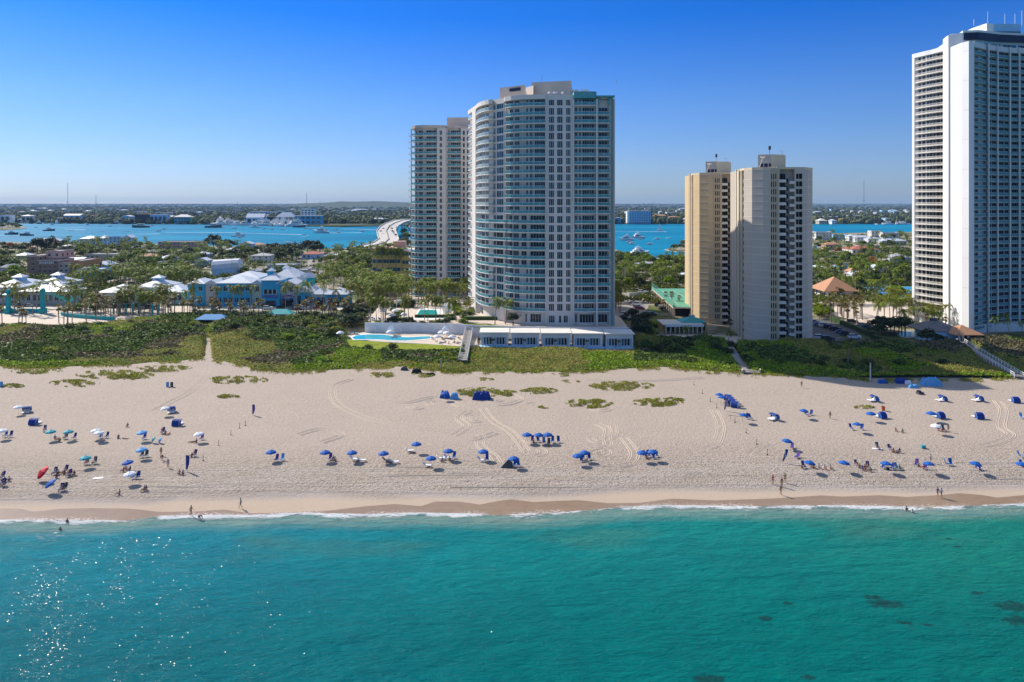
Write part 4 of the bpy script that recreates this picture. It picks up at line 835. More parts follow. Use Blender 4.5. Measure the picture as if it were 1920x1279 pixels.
HS = [ # left px, right px, base y, eave y, depth, wall, roof, label, kind of roof, roof height, storeys
 (70,108,462,452,14,'pink_wall','white_roof','pale house with white hip roof behind the tall dark tree near the lagoon','hip',3,2),
 (150,180,461,448,14,'lightblue_wall','white_roof','pale blue lagoon house under white roof, left one of the waterside terrace','hip',3,2),
 (186,200,461,447,12,'lightblue_wall','white_roof','narrow blue lagoon house in the middle of the waterside terrace','hip',3,2),
 (204,226,462,445,12,'lightblue_wall','white_roof','blue waterside house with flat white roofline','flat',1,3),
 (230,246,462,446,12,'lightblue_wall','white_roof','blue waterside house, right end of the white roofed terrace','gable',3,3),
 (108,136,470,463,14,'ivory','white_roof','low white house just right of the big dark tree','hip',2,1),
 (296,372,466,455,26,'pink_wall','dark_roof','long pink building with dark flat roof beside the lagoon','flat',1,2),
 (160,222,486,478,16,'tan_house','grey_roof','long low beige house with thin grey flat roof','flat',1,1),
 (98,150,498,489,18,'lightblue_wall','white_roof','white roofed long building with teal end right behind the brown hotel','gable',2,1),
 (165,200,506,498,16,'lightblue_wall','white_roof','pale blue house with grey white roof right of the brown hotel','gable',2.5,1),
 (225,262,470,465,12,'ivory','white_roof','small white house among trees left of the pink building','flat',1,1),
 (256,296,488,481,14,'tan_house','terra_roof','low house with brown roof among dark trees','hip',2,1),
 (274,297,479,472,12,'greywall','grey_roof','grey house with shallow grey roof behind the brown roofed one','hip',2,1),
 (294,320,493,485,14,'lightblue_wall','white_roof','white house with blue grey gable in the middle of town','hip',2.2,1),
 (296,345,500,493,10,'ivory','grey_roof','long low cream building in front of the white gabled house','flat',1,1),
 (362,388,486,477,13,'lightblue_wall','white_roof','white roofed house with pale blue walls beside the palms','hip',2,1),
 (412,444,478,471,14,'greywall','white_roof','house with wide pale hip roof at the trees edge','hip',2.6,1),
 (365,388,500,489,10,'lightblue_wall','white_roof','narrow two storey house with white gable','gable',2,2),
 (405,448,500,491,12,'pink_wall','grey_roof','low brown flat roofed building along the pale street','flat',1,1),
 (286,312,513,504,12,'lightblue_wall','white_roof','blue grey house with white roof under the palms','hip',2,1),
 (470,505,493,480,14,'ivory','grey_roof','two storey cream house with grey roof by the street','hip',2,2),
 (566,600,486,477,14,'lightblue_wall','red_roof','teal house with red roof at the end of the dark trees','hip',2.5,1),
 (500,552,505,498,14,'greywall','white_roof','long grey workshop with pale roof behind the blue mall','flat',1,1),
 (555,575,520,508,12,'greywall','grey_roof','small grey building beside the wide street','flat',1,1),
 (470,495,518,509,10,'white','white_roof','small white shed with blue awning in the parking area','flat',1,1),
 (495,508,515,506,8,'blue_wall','white_roof','small blue fronted shed behind the mall','flat',1,1),
 (0,14,512,502,14,'greywall','grey_roof','grey roofed house at the left edge of the picture','hip',2,1),
 (30,50,485,479,12,'ivory','white_roof','white roofed house left of the brown hotel among trees','hip',2,1),
 (448,470,468,458,14,'lightblue_wall','white_roof','pale two storey lagoon house with white gable left of the dark grove','gable',2.5,2),
 (470,492,466,459,12,'ivory','terra_roof','cream lagoon house with tan roof','hip',2,1),
 (1145,1158,500,487,10,'pink_wall','terra_roof','pink house peeping out right of the curved tower','hip',2,1),
 (1196,1228,502,496,12,'ivory','white_roof','white roofed house in the trees right of the curved tower','hip',2,1),
 (1274,1300,527,518,12,'greywall','white_roof','pale roof beside the left edge of the golden tower','hip',1.5,1),
 (1530,1560,450,436,14,'ivory','white_roof','white three storey townhouses with many balconies by the lagoon, left block','flat',1,3),
 (1562,1590,449,441,14,'lightblue_wall','white_roof','blue shaded townhouse right of the white block','flat',1,2),
 (1592,1606,452,443,12,'white','white_roof','white house with steep roof between the townhouses','hip',2,2),
 (1607,1626,455,445,12,'white','white_roof','white house with chimney like top right of the steep roofed one','gable',2,2),
 (1628,1652,457,448,12,'white','white_roof','wide white house in the second row from the lagoon','hip',2,1),
 (1654,1700,460,452,14,'greywall','white_roof','long pale grey roofed building near the white tower','hip',2.5,1),
 (1634,1652,447,434,12,'ivory','white_roof','cream villa by the lagoon behind the round tree','flat',1,2),
 (1655,1686,448,437,12,'ivory','white_roof','cream villa with terraces nearest the white tower by the lagoon','flat',1,2),
 (1548,1578,468,459,12,'pink_wall','terra_roof','pink house with terracotta hip roof','hip',2.4,1),
 (1598,1648,478,468,22,'ivory','red_roof','large house with bright red tile roofs','hip',3.2,1),
 (1610,1650,466,461,14,'tan_house','grey_roof','long flat grey roofed building behind the red roofs','flat',1,1),
 (1672,1708,492,483,16,'greywall','grey_roof','grey shingled house beside the white tower','hip',3,1),
 (1596,1612,520,510,10,'pink_wall','terra_roof','small peach house with pointed roof in the palms','hip',2,1),
 (1574,1590,508,498,10,'lightblue_wall','white_roof','narrow white gable house in the trees','gable',2,1),
 (1530,1545,506,501,9,'white','white_roof','small white roof beside the nearer tan tower','hip',1.2,1),
 (1640,1660,511,503,10,'white','white_roof','small white house with steep roof in the palms','gable',2,1),
 (1600,1622,526,516,10,'white','white_roof','white house directly behind the blue tennis courts','gable',2,1),
 (1524,1532,470,462,8,'lightblue_wall','white_roof','small blue house at the tan tower edge','hip',1.5,1)]
for l,r_,yb,ye,dp,wl,rf,lb,rk,rh,rows in HS: house(l,r_,yb,ye,dp,wl,rf,lb,rk=rk,rh=rh,rows=rows)
# brown and orange hotel
X0, Y, _ = gp(51, 520, 2); T_ = empty('hotel', (X0+20, Y+10, 2), 'brown and orange four storey hotel with white trim and roof lettering', 'hotel')
fx = lambda x: gp(x, 520, 2)[0]; fz = lambda y: zat(y, Y)
volume(T_, fx(51), fx(72), Y, Y+20, 1.9, fz(481), 'brown_wall', 'white', 'flat', rows=4, win=1); volume(T_, fx(72.3), fx(110), Y-1, Y+18, 1.9, fz(489), 'brown_wall', 'white', 'flat', rows=4, win=4); volume(T_, fx(110.3), fx(130), Y-.5, Y+22, 1.9, fz(495), 'tan_house', 'grey_roof', 'flat', rows=3, win=2)
volume(T_, fx(130.3), fx(152), Y+1, Y+26, 1.9, fz(491), 'orange_wall', 'grey_roof', 'flat', rows=1, win=0); volume(T_, fx(72), fx(100), Y+8, Y+24, fz(489)+.9, fz(474), 'pink_wall', 'grey_roof', 'flat', rows=1, win=2)
def textmesh(s, size, m, ext=.05):
    c = bpy.data.curves.new('lettering', 'FONT'); c.body = s; c.size = size; c.extrude = ext; c.align_x = 'CENTER'; o = bpy.data.objects.new('lettering', c); SC.collection.objects.link(o)
    bpy.context.view_layer.update(); me = bpy.data.meshes.new_from_object(o.evaluated_get(bpy.context.evaluated_depsgraph_get())); bpy.data.objects.remove(o); me.materials.clear(); me.materials.append(MATS[m]); return me
mb = MB(); [mb.box((fx(77)+k*1.25, Y-1.12, fz(492.5)), (.8, .15, 1.1 if k % 3 else 1.4), 'white') for k in range(8)]; mb.build('sign', T_); KEEP.append((fx(51), fx(152), Y-3, Y+26))
# blue and white shop building beside it
X0, Y, _ = gp(140, 524, 2); T_ = empty('building', (X0+10, Y+5, 2), 'building with blue gable end and pale slanted wall right of the hotel', 'building')
fx = lambda x: gp(x, 524, 2)[0]; volume(T_, fx(140), fx(172), Y, Y+12, 1.9, zat(508,Y), 'lightblue_wall', 'white_roof', 'gable', 2, win=3); volume(T_, fx(172.2), fx(193), Y-2, Y+12, 1.9, zat(506,Y), 'blue_wall', 'white_roof', 'flat', win=2); KEEP.append((fx(140), fx(193), Y-2, Y+12))
# yellow banded office left of the rear tower
X0, Y, _ = gp(698, 520, 2); T_ = empty('office_building', (X0+18, Y+10, 2), 'yellow office block with teal window bands behind a row of tall palms', 'office')
fx = lambda x: gp(x, 520, 2)[0]; fz = lambda y: zat(y, Y)
mb = MB(); mb.box(((fx(698)+fx(752))/2, Y+12, (2+fz(467))/2), (fx(752)-fx(698), 24, fz(467)-2), 'yellow_wall'); mb.box(((fx(752.3)+fx(790))/2, Y+15, (2+fz(471))/2), (fx(790)-fx(752.3), 26, fz(471)-2), 'yellow_wall'); mb.build('wall', T_)
mb = MB(); mb.box(((fx(698)+fx(752))/2, Y+12, fz(467)+.3), (fx(752)-fx(698)+1.5, 25.5, .6), 'pink_wall'); mb.box(((fx(752.6)+fx(790))/2, Y+15, fz(471)+.3), (fx(790)-fx(752.6)+1, 27, .6), 'ivory'); mb.build('roof', T_)
mb = MB(); mb.box((fx(744), Y+14, fz(461)), (8, 8, 5), 'pink_wall'); mb.build('penthouse', T_)
for yy in (474.5, 490, 505):
    n = 10
    for k in range(n):
        a, b = fx(699+k*5.2), fx(699+k*5.2+4.8); mb = MB(); mb.box(((a+b)/2, Y-.05, fz(yy)), (b-a,.2,2.3), 'win_teal'); mb.build('window', T_)
    for k in range(4): a, b = fx(754+k*6), fx(754+k*6+5); mb = MB(); mb.box(((a+b)/2, Y+1.95, fz(yy+2)), (b-a,.2,2.3), 'win_teal'); mb.build('window', T_)
KEEP.append((fx(698), fx(800), Y, Y+28))
for i in range(5): plant([COC[5]], 706+i*12, 521.5, 'tall bare trunked palm', 'in front of the yellow office block', 'palm tree', sc=1.75)
# ---------------------------------------------------------------- blue shopping building
Y = 362.; Z = lambda y, D=Y: zat(y, D); fx = lambda x, D=Y: (x-960)*D/F
T_ = empty('shopping_building', (fx(500), Y+10, 2), 'long blue and pale green shopping building with white metal roofs and corner turret', 'shopping building')
def vol(l, r_, ye, wall, dy=0, dep=18, rk='hip', rh=3.5, roof='white_roof', rows=2, win=None, gl='win'): return volume(T_, fx(l), fx(r_), Y+dy, Y+dy+dep, 1.9, Z(ye), wall, roof, rk, rh, win=win, rows=rows, side=False, gl=gl)
vol(351,382,533,'blue_wall',1,14,rh=2); vol(382.3,406,533.5,'greywall',1.5,12,rk='gable',rh=1.9); vol(406.5,470,531.5,'blue_wall',0,17,rh=3.2,win=6); vol(470.3,491,533.5,'palegreen',1.5,12,rk='gable',rh=2,win=1)
vol(492,526,525.5,'blue_wall',-1.5,11,rh=2.8,rows=1,win=0); vol(526.4,553,534,'greywall',.5,12,rk='gable',rh=2,win=2); vol(553.4,583,548,'blue_wall',0,15,rk='gable',rh=2.6,rows=1,win=2); vol(583.3,610,552.5,'palegreen',.6,12,rh=2.5,rows=1,win=3); vol(610.3,650,552.5,'blue_wall',0,13,rh=2.6,rows=1,win=2)
volume(T_, fx(515,385), fx(557,385), 381, 401, 1.9, zat(521,381), 'blue_wall', 'white_roof', 'hip', 4.2, rows=1, win=3, side=False); volume(T_, fx(425,392), fx(484,392), 392, 412, 1.9, zat(522,392), 'lightblue_wall', 'white_roof', 'hip', 2.8, rows=1, win=3, side=False)
for xc in (500.5,508.5,516.5):
    mb = MB(); mb.box((fx(xc), Y-1.55, 9.2), (1.7,.1,2.1), 'win'); mb.box((fx(xc), Y-1.58, 8.05), (2.0,.16,.14), 'white'); mb.box((fx(xc)-.95, Y-1.58, 9.2), (.14,.16,2.2), 'white'); mb.box((fx(xc)+.95, Y-1.58, 9.2), (.14,.16,2.2), 'white'); mb.build('window', T_)
volume(T_, fx(575,374), fx(586,374), 374, 379, 1.9, zat(521,374), 'turq_paint', 'white_roof', 'hip', 2.2, rows=1, win=0, side=False, ov=.5); volume(T_, fx(554.5,376), fx(574,376), 378, 390, 1.9, zat(527,376), 'turq_paint', 'white_roof', 'gable', 3, rows=1, win=0, side=False)
mb = MB(); xc, yc = fx(509,367), 367
mb.box((xc, yc, zat(514,367)), (3,3,3), 'blue_wall'); mb.hip(xc-1.5,xc+1.5,yc-1.5,yc+1.5, zat(514,367)+1.5, 1.5, 'white_roof', .4); mb.build('cupola', T_)
mb = MB(); xc = fx(537,391); mb.box((xc, 391, zat(508,391)), (3,3,3), 'lightblue_wall'); mb.hip(xc-1.5,xc+1.5,389.5,392.5, zat(508,391)+1.5, 1.5, 'white_roof', .4); mb.build('cupola', T_)
mb = MB()
for a, b in ((500,519),(530,548),(560,575),(589,606),(618,636)): mb.box(((fx(a)+fx(b))/2, Y-1.65 if a == 500 else Y-.35, 3.4), (fx(b)-fx(a), .2, 3.0), 'win')
mb.build('shopfront', T_)
for a, b, y_ in ((528,551,561),(588,607,560),(615,640,558)): mb = MB(); mb.box(((fx(a)+fx(b))/2, Y-1.0, Z(y_)), (fx(b)-fx(a), 1.6, .25), 'blue_fabric'); mb.build('awning', T_)
ob('sign', textmesh('WINGS', 2.35, 'sign_purple', .08), T_, (fx(509)-T_.location.x, Y-1.75-T_.location.y, Z(558.5)-2), (R(90),0,0))
mb = MB()
for k in range(9): a = (k-4)/4; mb.box((fx(540)+a*2.6, Y+.3, Z(556.5)+.55*(1-a*a)), (.42,.15,.5 if k % 2 else .7), 'sign_purple')
mb.build('sign', T_); mb = MB()
for k in range(6):
    x, y_, D_ = [(418,517,372),(430,515,374),(488,521,385),(576,540,370),(400,520,378),(470,518,380)][k]; mb.box((fx(x,D_), D_+2, zat(y_+5,D_)-.6), (2,1.6,1.2), 'metal')
mb.build('rooftop_unit', T_); KEEP.append((fx(349), fx(655), Y-6, Y+42))
# curved roof hall behind
X0, Y_, _ = gp(398, 518, 2); T_ = empty('hall', (X0+12, Y_+6, 2), 'white hall with curved blue trimmed roof behind the shopping building', 'hall')
X1 = gp(442, 518, 2)[0]; mb = MB(); mb.box(((X0+X1)/2, Y_+7, 4.5), (X1-X0, 14, 5), 'lightblue_wall'); mb.build('wall', T_); mb = MB(); mb.tube([(X0-1,Y_+7,6.2),(X1+1,Y_+7,8.6)], [6.5,5.2], 'white_roof', 12); mb.build('roof', T_); KEEP.append((X0,X1,Y_,Y_+14))
# ---------------------------------------------------------------- left beach plaza pavilions
def pavilion(l, r_, yb, ye, dep, label, wall, cup=True, rh=3.0, nw=6, wing=None):
    X0, Y, _ = gp(l, yb, 2); X1 = gp(r_, yb, 2)[0]; T_ = empty('pavilion', ((X0+X1)/2, Y+dep/2, 2), label, 'pavilion'); zt = zat(ye, Y)
    volume(T_, X0, X1, Y, Y+dep, 1.9, zt, wall, 'white_roof', 'hip', rh, ov=.9, win=nw)
    if cup:
        xc, yc = (X0+X1)/2, Y+dep/2; volume(T_, xc-2.2, xc+2.2, yc-2.2, yc+2.2, zt+rh*.55, zt+rh+1.0, 'lightblue_wall', 'white_roof', 'hip', 1.6, ov=.7, win=1, side=False)
        mb = MB(); z0 = zt+rh*.62; mb.add([(xc-.5, yc-3.2, z0),(xc+3.2, yc-3.2, z0),(xc+1.4, yc-.6, zt+rh*.97),(xc-.5, yc-.6, zt+rh*.97)], [[0,1,2,3]], 'blue_wall'); mb.v = [(v[0], v[1], v[2]+.12) for v in mb.v]; mb.build('roof_panel', T_)
    KEEP.append((X0-1, X1+1, Y-2, Y+dep+1)); return T_
pavilion(-20, 36, 570, 539, 24, 'white roofed pavilion with blue roof panel at the left edge', 'greywall')
pavilion(64, 112, 556, 533, 20, 'white hip roofed pavilion with cupola behind the turquoise shade sail', 'palegreen')
pavilion(38, 132, 572, 547, 13, 'long white roofed curved shop wing behind the turquoise sail', 'greywall', False, 2.6, 9)
pavilion(184, 246, 575, 549, 16, 'white roofed restaurant pavilion with dark arched openings', 'palegreen', False, 3.2, 3)
pavilion(255, 306, 562, 539, 20, 'white hip roofed pavilion with cupola among coconut palms', 'lightblue_wall')
pavilion(300, 345, 570, 548, 16, 'pale green pavilion with white roof at the left end of the mall', 'palegreen', False, 3, 3)
# plaza: sand coloured pavement, turquoise pylons, shade sail, arcs
mb = MB(); pp = [(-120,583),(0,583),(110,576),(360,574),(360,598),(300,604),(190,607),(120,609),(60,607),(-120,607)]; mb.prism([gp(x,y,2.05)[:2] for x,y in pp], 1.9, 2.05, 'concrete', 'paver'); tag(mb.build('plaza'), kind='structure')
for l, r_, yb, yt, lb in ((13,18,588,545,'turquoise plaza pylon with disc top at the far left'), (78,83,588,543,'tall turquoise plaza pylon that carries the shade sail')):
    X0, Y, _ = gp((l+r_)/2, yb, 2); T_ = empty('plaza_pylon', (X0, Y, 2), lb, 'pylon'); w_ = 1.5; mb = MB(); mb.box((X0, Y, 3.2), (w_*1.6, w_*1.6, 2.4), 'turq_paint'); mb.build('base', T_); mb = MB(); mb.prism([(X0-w_/2,Y-w_/2),(X0+w_/2,Y-w_/2),(X0+w_/2,Y+w_/2),(X0-w_/2,Y+w_/2)], 4.4, zat(yt,Y), 'turq_paint'); mb.box((X0, Y, zat(yt,Y)+.3), (w_*.7,w_*.7,.6), 'turq'); mb.build('shaft', T_)
    if l == 13: mb = MB(); mb.lathe([(0,.5),(1.5,.45),(2.4,0),(1.5,-.1),(0,-.1)], 'turq', 14, (X0,Y,zat(552,Y))); mb.build('disc', T_)
X0, Y0, _ = gp(84, 586, 2); za = zat(547, Y0); X1, Y1, _ = gp(146, 576, 2); zb_ = zat(559, Y1); X2, Y2, _ = gp(130, 577, 2); zc = zat(567, Y2)
T_ = empty('shade_sail', (X1, Y1, 2), 'turquoise triangular shade sail stretched from the tall plaza pylon', 'shade sail'); mb = MB(); A, B_, C_ = Vector((X0,Y0,za)), Vector((X1,Y1,zb_)), Vector((X2,Y2,zc)); n = 8; vs = []
for i in range(n+1):
    for j in range(n+1-i):
        u, v = i/n, j/n; p_ = A*(1-u-v)+B_*u+C_*v; p_ = p_+((A+B_+C_)/3-p_)*(.9*min(u, v, 1-u-v) if 0 else (u*v+v*(1-u-v)+u*(1-u-v))*.55); p_.z -= 1.5*(u*v+v*(1-u-v)+u*(1-u-v)); vs.append(p_)
idx = {}; k = 0
for i in range(n+1):
    for j in range(n+1-i): idx[i,j] = k; k += 1
fs = [[idx[i,j], idx[i+1,j], idx[i,j+1]] for i in range(n) for j in range(n-i)]+[[idx[i+1,j], idx[i+1,j+1], idx[i,j+1]] for i in range(n) for j in range(n-i-1)]
mb.add(vs, fs, 'turq'); o = mb.build('sail', T_); md = o.modifiers.new('s', 'SOLIDIFY'); md.thickness = .04
mb = MB(); mb.tube([(X1,Y1,2),(X1,Y1,zb_)], .16, 'turq_paint'); mb.tube([(X2,Y2,2),(X2,Y2,zc)], .3, 'white'); mb.build('mast', T_)
def arcwall(pts, h, th, m, lb, name='low_wall', cat='low wall'):
    mb = MB(); W = [gp(x,y,2)[:2] for x,y in pts]
    for a, b in zip(W, W[1:]): mb.seg(a, b, th, 1.9, 2+h, m)
    return tag(mb.build(name, off=(W[0][0], W[0][1], 2)), lb, cat)
arcwall([(-20,586),(14,588)], 2.2, .5, 'turq_paint', 'turquoise painted plaza wall left of the disc topped pylon'); arcwall([(18,588),(50,587),(78,588)], 2.0, .5, 'turq_paint', 'long turquoise plaza wall between the two pylons'); arcwall([(114,592),(121,594),(140,596),(175,599),(215,602)], 1.6, .5, 'turq_paint', 'curving turquoise seat wall behind the dune thicket')
arcwall([(110,582),(125,583),(152,583)], 1.4, .4, 'hedge', 'dark clipped hedge beside the plaza', 'hedge', 'hedge'); arcwall([(52,588),(80,588),(104,593),(117,597)], .35, .6, 'concrete', 'pale curved plaza kerb sweeping right of the sail pylon', 'kerb', 'kerb')
X0, Y0, _ = gp(240, 590, 2); T_ = empty('plaza_colonnade', (X0, Y0, 2), 'row of turquoise columns with grey curved beam in front of the palms', 'colonnade')
for i, (x, y) in enumerate(((213,589),(225,590),(236,589),(249,588),(262,588),(286,590),(297,590))): X, Y, _ = gp(x, y, 2); mb = MB(); mb.tube([(X,Y,2),(X,Y,6)], .42, 'turq', 10); mb.lathe([(.6,0),(.6,.4),(0,.4)], 'turq', 10, (X,Y,6)); mb.build('column', T_)
mb = MB(); mb.tube([(gp(x,y,2)[0], gp(x,y,2)[1], 6.6+z) for x, y, z in ((205,589,0),(225,590,0),(249,588,.3),(275,588,.8))], .22, 'metal'); mb.build('beam', T_)
# teal picnic shelters
for x, y, w_, lb in ((395,612,6,'teal hip roofed beach shelter in front of the turret of the mall, left one'), (523,601,5,'small turquoise roofed shelter half buried in the thicket before the mall')):
    X, Y, _ = gp(x, y, 2); T_ = empty('beach_shelter', (X, Y, 2), lb, 'shelter'); mb = MB(); mb.hip(X-w_, X+w_, Y, Y+5, 4.6, 1.8, 'teal_roof' if w_ == 5 else 'sky_fabric', .5); mb.build('roof', T_)
    for sx2 in (-1, 1):
        for dy in (.3, 4.7): mb = MB(); mb.box((X+sx2*(w_-.4), Y+dy, 3.3), (.25,.25,2.7), 'white'); mb.build('post', T_)
    KEEP.append((X-w_, X+w_, Y-2, Y+6))
# ---------------------------------------------------------------- streets and car parks
def road(pts, wd_, m, z, name):
    W = [gp(x,y,2)[:2] for x,y in pts]; mb = MB()
    L_, R_ = [], []
    for i, q in enumerate(W):
        a, b = W[max(i-1,0)], W[min(i+1,len(W)-1)]; dx, dy = b[0]-a[0], b[1]-a[1]; l = math.hypot(dx,dy); L_.append((q[0]-dy/l*wd_/2, q[1]+dx/l*wd_/2, z)); R_.append((q[0]+dy/l*wd_/2, q[1]-dx/l*wd_/2, z))
        KEEP.append((q[0]-wd_/2, q[0]+wd_/2, q[1]-wd_/2, q[1]+wd_/2))
    n = len(W); mb.add(L_+R_, [[i+n, i+1+n, i+1, i] for i in range(n-1)], m); return tag(mb.build(name), kind='structure')
road([(590,515),(598,500),(610,485),(640,478)], 26, 'asphalt', 2.02, 'street'); road([(-100,575),(100,576),(330,578),(560,578),(700,578)], 12, 'concrete', 2.016, 'street'); road([(445,503),(520,500),(600,497)], 14, 'asphalt', 2.024, 'street')
road([(380,512),(470,512),(560,510)], 26, 'asphalt', 2.012, 'car_park'); road([(1171,596),(1186,575),(1192,552)], 15, 'asphalt', 2.02, 'car_park'); road([(1500,632),(1570,622),(1530,598)], 16, 'asphalt_dark', 2.02, 'car_park'); road([(1490,640),(1600,637),(1720,650)], 9, 'asphalt_dark', 2.03, 'car_park')
for i, (x0,y0,x1,y1) in enumerate(((1155,620,1300,612),(1600,616,1712,612))): pass
KEEP.append((-60, 44, 250, 365)); KEEP.append((-58,-15,365,420)); KEEP.append((60,112,255,345)); KEEP.append((160,240,275,335))
mb = MB(); mb.prism([gp(x,y,2.03)[:2] for x,y in ((1535,566),(1700,566),(1712,612),(1640,614),(1600,600),(1560,590))], 1.9, 2.03, 'paver'); tag(mb.build('forecourt'), kind='structure'); x_, y_ = gp(1545,590,2)[:2]; x2_, y2_ = gp(1640,572,2)[:2]
# ================================================================ hotel pool terrace
def poly(pts, z): return [gp(x,y,z)[:2] for x,y in pts]
T_ = empty('pool_terrace', (-45, 290, 2), 'raised hotel pool terrace with long white retaining wall above the lower pool', 'terrace')
fr_ = [(684,608.5),(700,608.5),(790,609),(835,610),(905,614),(1000,616),(1100,617.5),(1180,618)]
W = poly(fr_, 6.0); mb = MB(); mb.prism(W+[(W[-1][0]+1,300),(W[-1][0]-2,318),(-20,365),(W[0][0]-6,365)], 1.5, 6.0, 'white', 'paver'); mb.build('deck', T_)
mb = MB()
for a, b in zip(W, W[1:]): a2, b2_ = offpl([a,b], -.02); mb.seg(a2, b2_, .4, 5.9, 6.7, 'white')
mb.build('parapet', T_); mb = MB()
for x in (705,753,786,808,828): X, Y, _ = gp(x, 611, 5.5); mb.box((X, Y-1.2, 3.6), (.35,.35,3.4), 'white')
for x in (762,797): X, Y, _ = gp(x, 611, 5.5); mb.box((X, W[1][1]-.15, 3.9), (1.5,.2,2.6), 'grey_roof')
mb.build('wall_opening', T_)
for i, (l, r_, yb, yt, m_) in enumerate(((776,829,596,580,'pool_turq'),)):
    P_ = poly([(774,600),(836,600),(828,578),(786,578)], 6.1); mb = MB(); mb.prism(P_, 5.9, 6.12, 'pool_edge'); mb.build('pool_surround', T_); mb = MB(); mb.prism(poly([(778,596),(823,596),(818,581),(788,581)], 6.15), 6.0, 6.15, m_); mb.build('pool_water', T_)
mb = MB(); mb.box((-31, 300, 6.6), (16,1.5,1.2), 'hedge'); mb.box((-44,293,6.5), (10,2,1.0), 'hedge'); mb.box((-12,295,6.6), (14,2.5,1.2), 'hedge'); mb.build('hedge', T_)
# lower deck, pool, lawn
P_ = poly([(640,629),(690,622),(870,622),(895,632),(895,646),(860,649),(800,645),(700,640)], 3.0); mb = MB(); mb.prism(P_, 1.8, 3.0, 'pool_edge', 'paver'); tag(mb.build('pool_deck'), kind='structure')
T_ = empty('swimming_pool', (-45, 275, 3), 'long wavy blue swimming pool on the lower hotel deck', 'swimming pool')
pl = [(660,633),(668,629),(690,627),(720,627.5),(740,631),(765,632.5),(790,631),(806,630.5),(808,634),(790,636),(760,638.5),(735,638),(710,636),(685,636),(665,636)]
def grow(p_, k): cx = sum(a for a,b in p_)/len(p_); cy = sum(b for a,b in p_)/len(p_); return [(a+(3*k if a > cx else -3*k), b+(1.3*k if b > cy else -1.3*k)) for a, b in p_]
mb = MB(); mb.prism(poly(grow(pl,1),3.05), 2.9, 3.06, 'pool_edge'); mb.build('coping', T_); mb = MB(); mb.prism(poly(pl,3.1), 2.95, 3.10, 'pool_blue'); mb.build('water', T_)
mb = MB(); A = poly([(620,651),(630,641),(655,636.5),(700,640.5),(740,643.5),(800,645.5),(858,649),(866,652)], 2.9); B_ = poly([(866,661),(620,661)], 2.3); mb.add([(x,y,2.95) for x,y in A]+[(x,y,2.2) for x,y in B_], [list(range(10))[::-1]], 'lawn'); tag(mb.build('lawn'), kind='structure')
mb = MB(); W = poly([(618,661),(866,661)], 2.2); 
for k in range(45): x = W[0][0]+(W[1][0]-W[0][0])*k/44; mb.box((x, W[0][1], 2.75), (.06,.06,1.2), 'darkgrey')
for z in (2.6,3.3): mb.box(((W[0][0]+W[1][0])/2, W[0][1], z), (W[1][0]-W[0][0],.04,.04), 'darkgrey')
tag(mb.build('fence', off=(W[0][0],W[0][1],2)), 'thin dark wire fence along the foot of the hotel lawn', 'fence')
# furniture prototypes
def para_proto(r_, col, h=2.25, dome=.55, sides=8, pole='white'):
    c = MB(); rings = [(.02,h+.1),(r_*.45,h-.08),(r_*.8,h-dome*.55),(r_,h-dome)]; vs = []; n = sides*2
    for ra, z in rings:
        for k in range(n): a = math.pi*k/sides; q = ra*(1 if k % 2 == 0 else .965); vs.append((q*math.cos(a), q*math.sin(a), z-(.0 if k % 2 == 0 else .03*ra)))
    fs = [[i*n+k, (i+1)*n+k, (i+1)*n+(k+1)%n, i*n+(k+1)%n] for i in range(3) for k in range(n)]; c.add(vs, fs, col)
    for k in range(n): a = math.pi*k/sides; a2 = math.pi*(k+1)/sides; c.add([(r_*math.cos(a),r_*math.sin(a),h-dome),(r_*math.cos(a2),r_*math.sin(a2),h-dome),(r_*math.cos(a2),r_*math.sin(a2),h-dome-.12),(r_*math.cos(a),r_*math.sin(a),h-dome-.12)], [[0,1,2,3]], col)
    p_ = MB(); p_.tube([(0,0,-.1),(0,0,h+.12)], .025, pole); p_.tube([(0,0,h+.1),(0,0,h+.22)], [.04,.01], pole)
    return [('canopy', c.mesh('canopy')), ('pole', p_.mesh('pole'))]
def lounger(cush, frame='white', back=45, low=False):
    h = .22 if low else .34; f = MB(); f.box((0,0,h), (.62,1.25,.05), frame); s = MB(); s.box((0,0,h+.07), (.58,1.22,.09), cush)
    b = MB(); a = R(back); L_ = .72; T = Matrix.Translation((0,.62,h+.04)) @ Matrix.Rotation(a,4,'X'); b.box((0,L_/2,.05), (.58,L_,.09), cush, T=T)
    leg = MB(); leg.box((0,0,0), (.05,.05,h), frame); lm = leg.mesh('leg')
    return [('frame', f.mesh('frame')), ('seat', s.mesh('seat')), ('backrest', b.mesh('backrest'))]+[('leg', lm, None, (sx2*.27, sy2, h/2)) for sx2 in (-1,1) for sy2 in (-.55,.55)]
def beachchair(cush, frame='white', back=70):
    f = MB(); s = MB(); s.box((0,0,.38), (.60,.62,.07), cush); b = MB(); T = Matrix.Translation((0,.3,.38)) @ Matrix.Rotation(R(back),4,'X'); b.box((0,.48,0), (.60,.96,.06), cush, T=T)
    for sx2 in (-1,1): f.box((sx2*.32,0,.56), (.05,.66,.04), frame)
    leg = MB(); leg.box((0,0,0), (.05,.05,.56), frame); lm = leg.mesh('leg')
    return [('armrest', f.mesh('armrest')), ('seat', s.mesh('seat')), ('backrest', b.mesh('backrest'))]+[('leg', lm, None, (sx2*.32, sy2, .28)) for sx2 in (-1,1) for sy2 in (-.3,.3)]
LNG = {k: lounger(k) for k in ('white_fabric','blue_fabric','royal','sky_fabric','darkgrey','purple','teal_fabric')}; CHR = {k: beachchair(k) for k in ('blue_fabric','royal','purple','sky_fabric','darkgrey','teal_fabric')}
WP = para_proto(1.5, 'white_fabric', 2.5, .7)
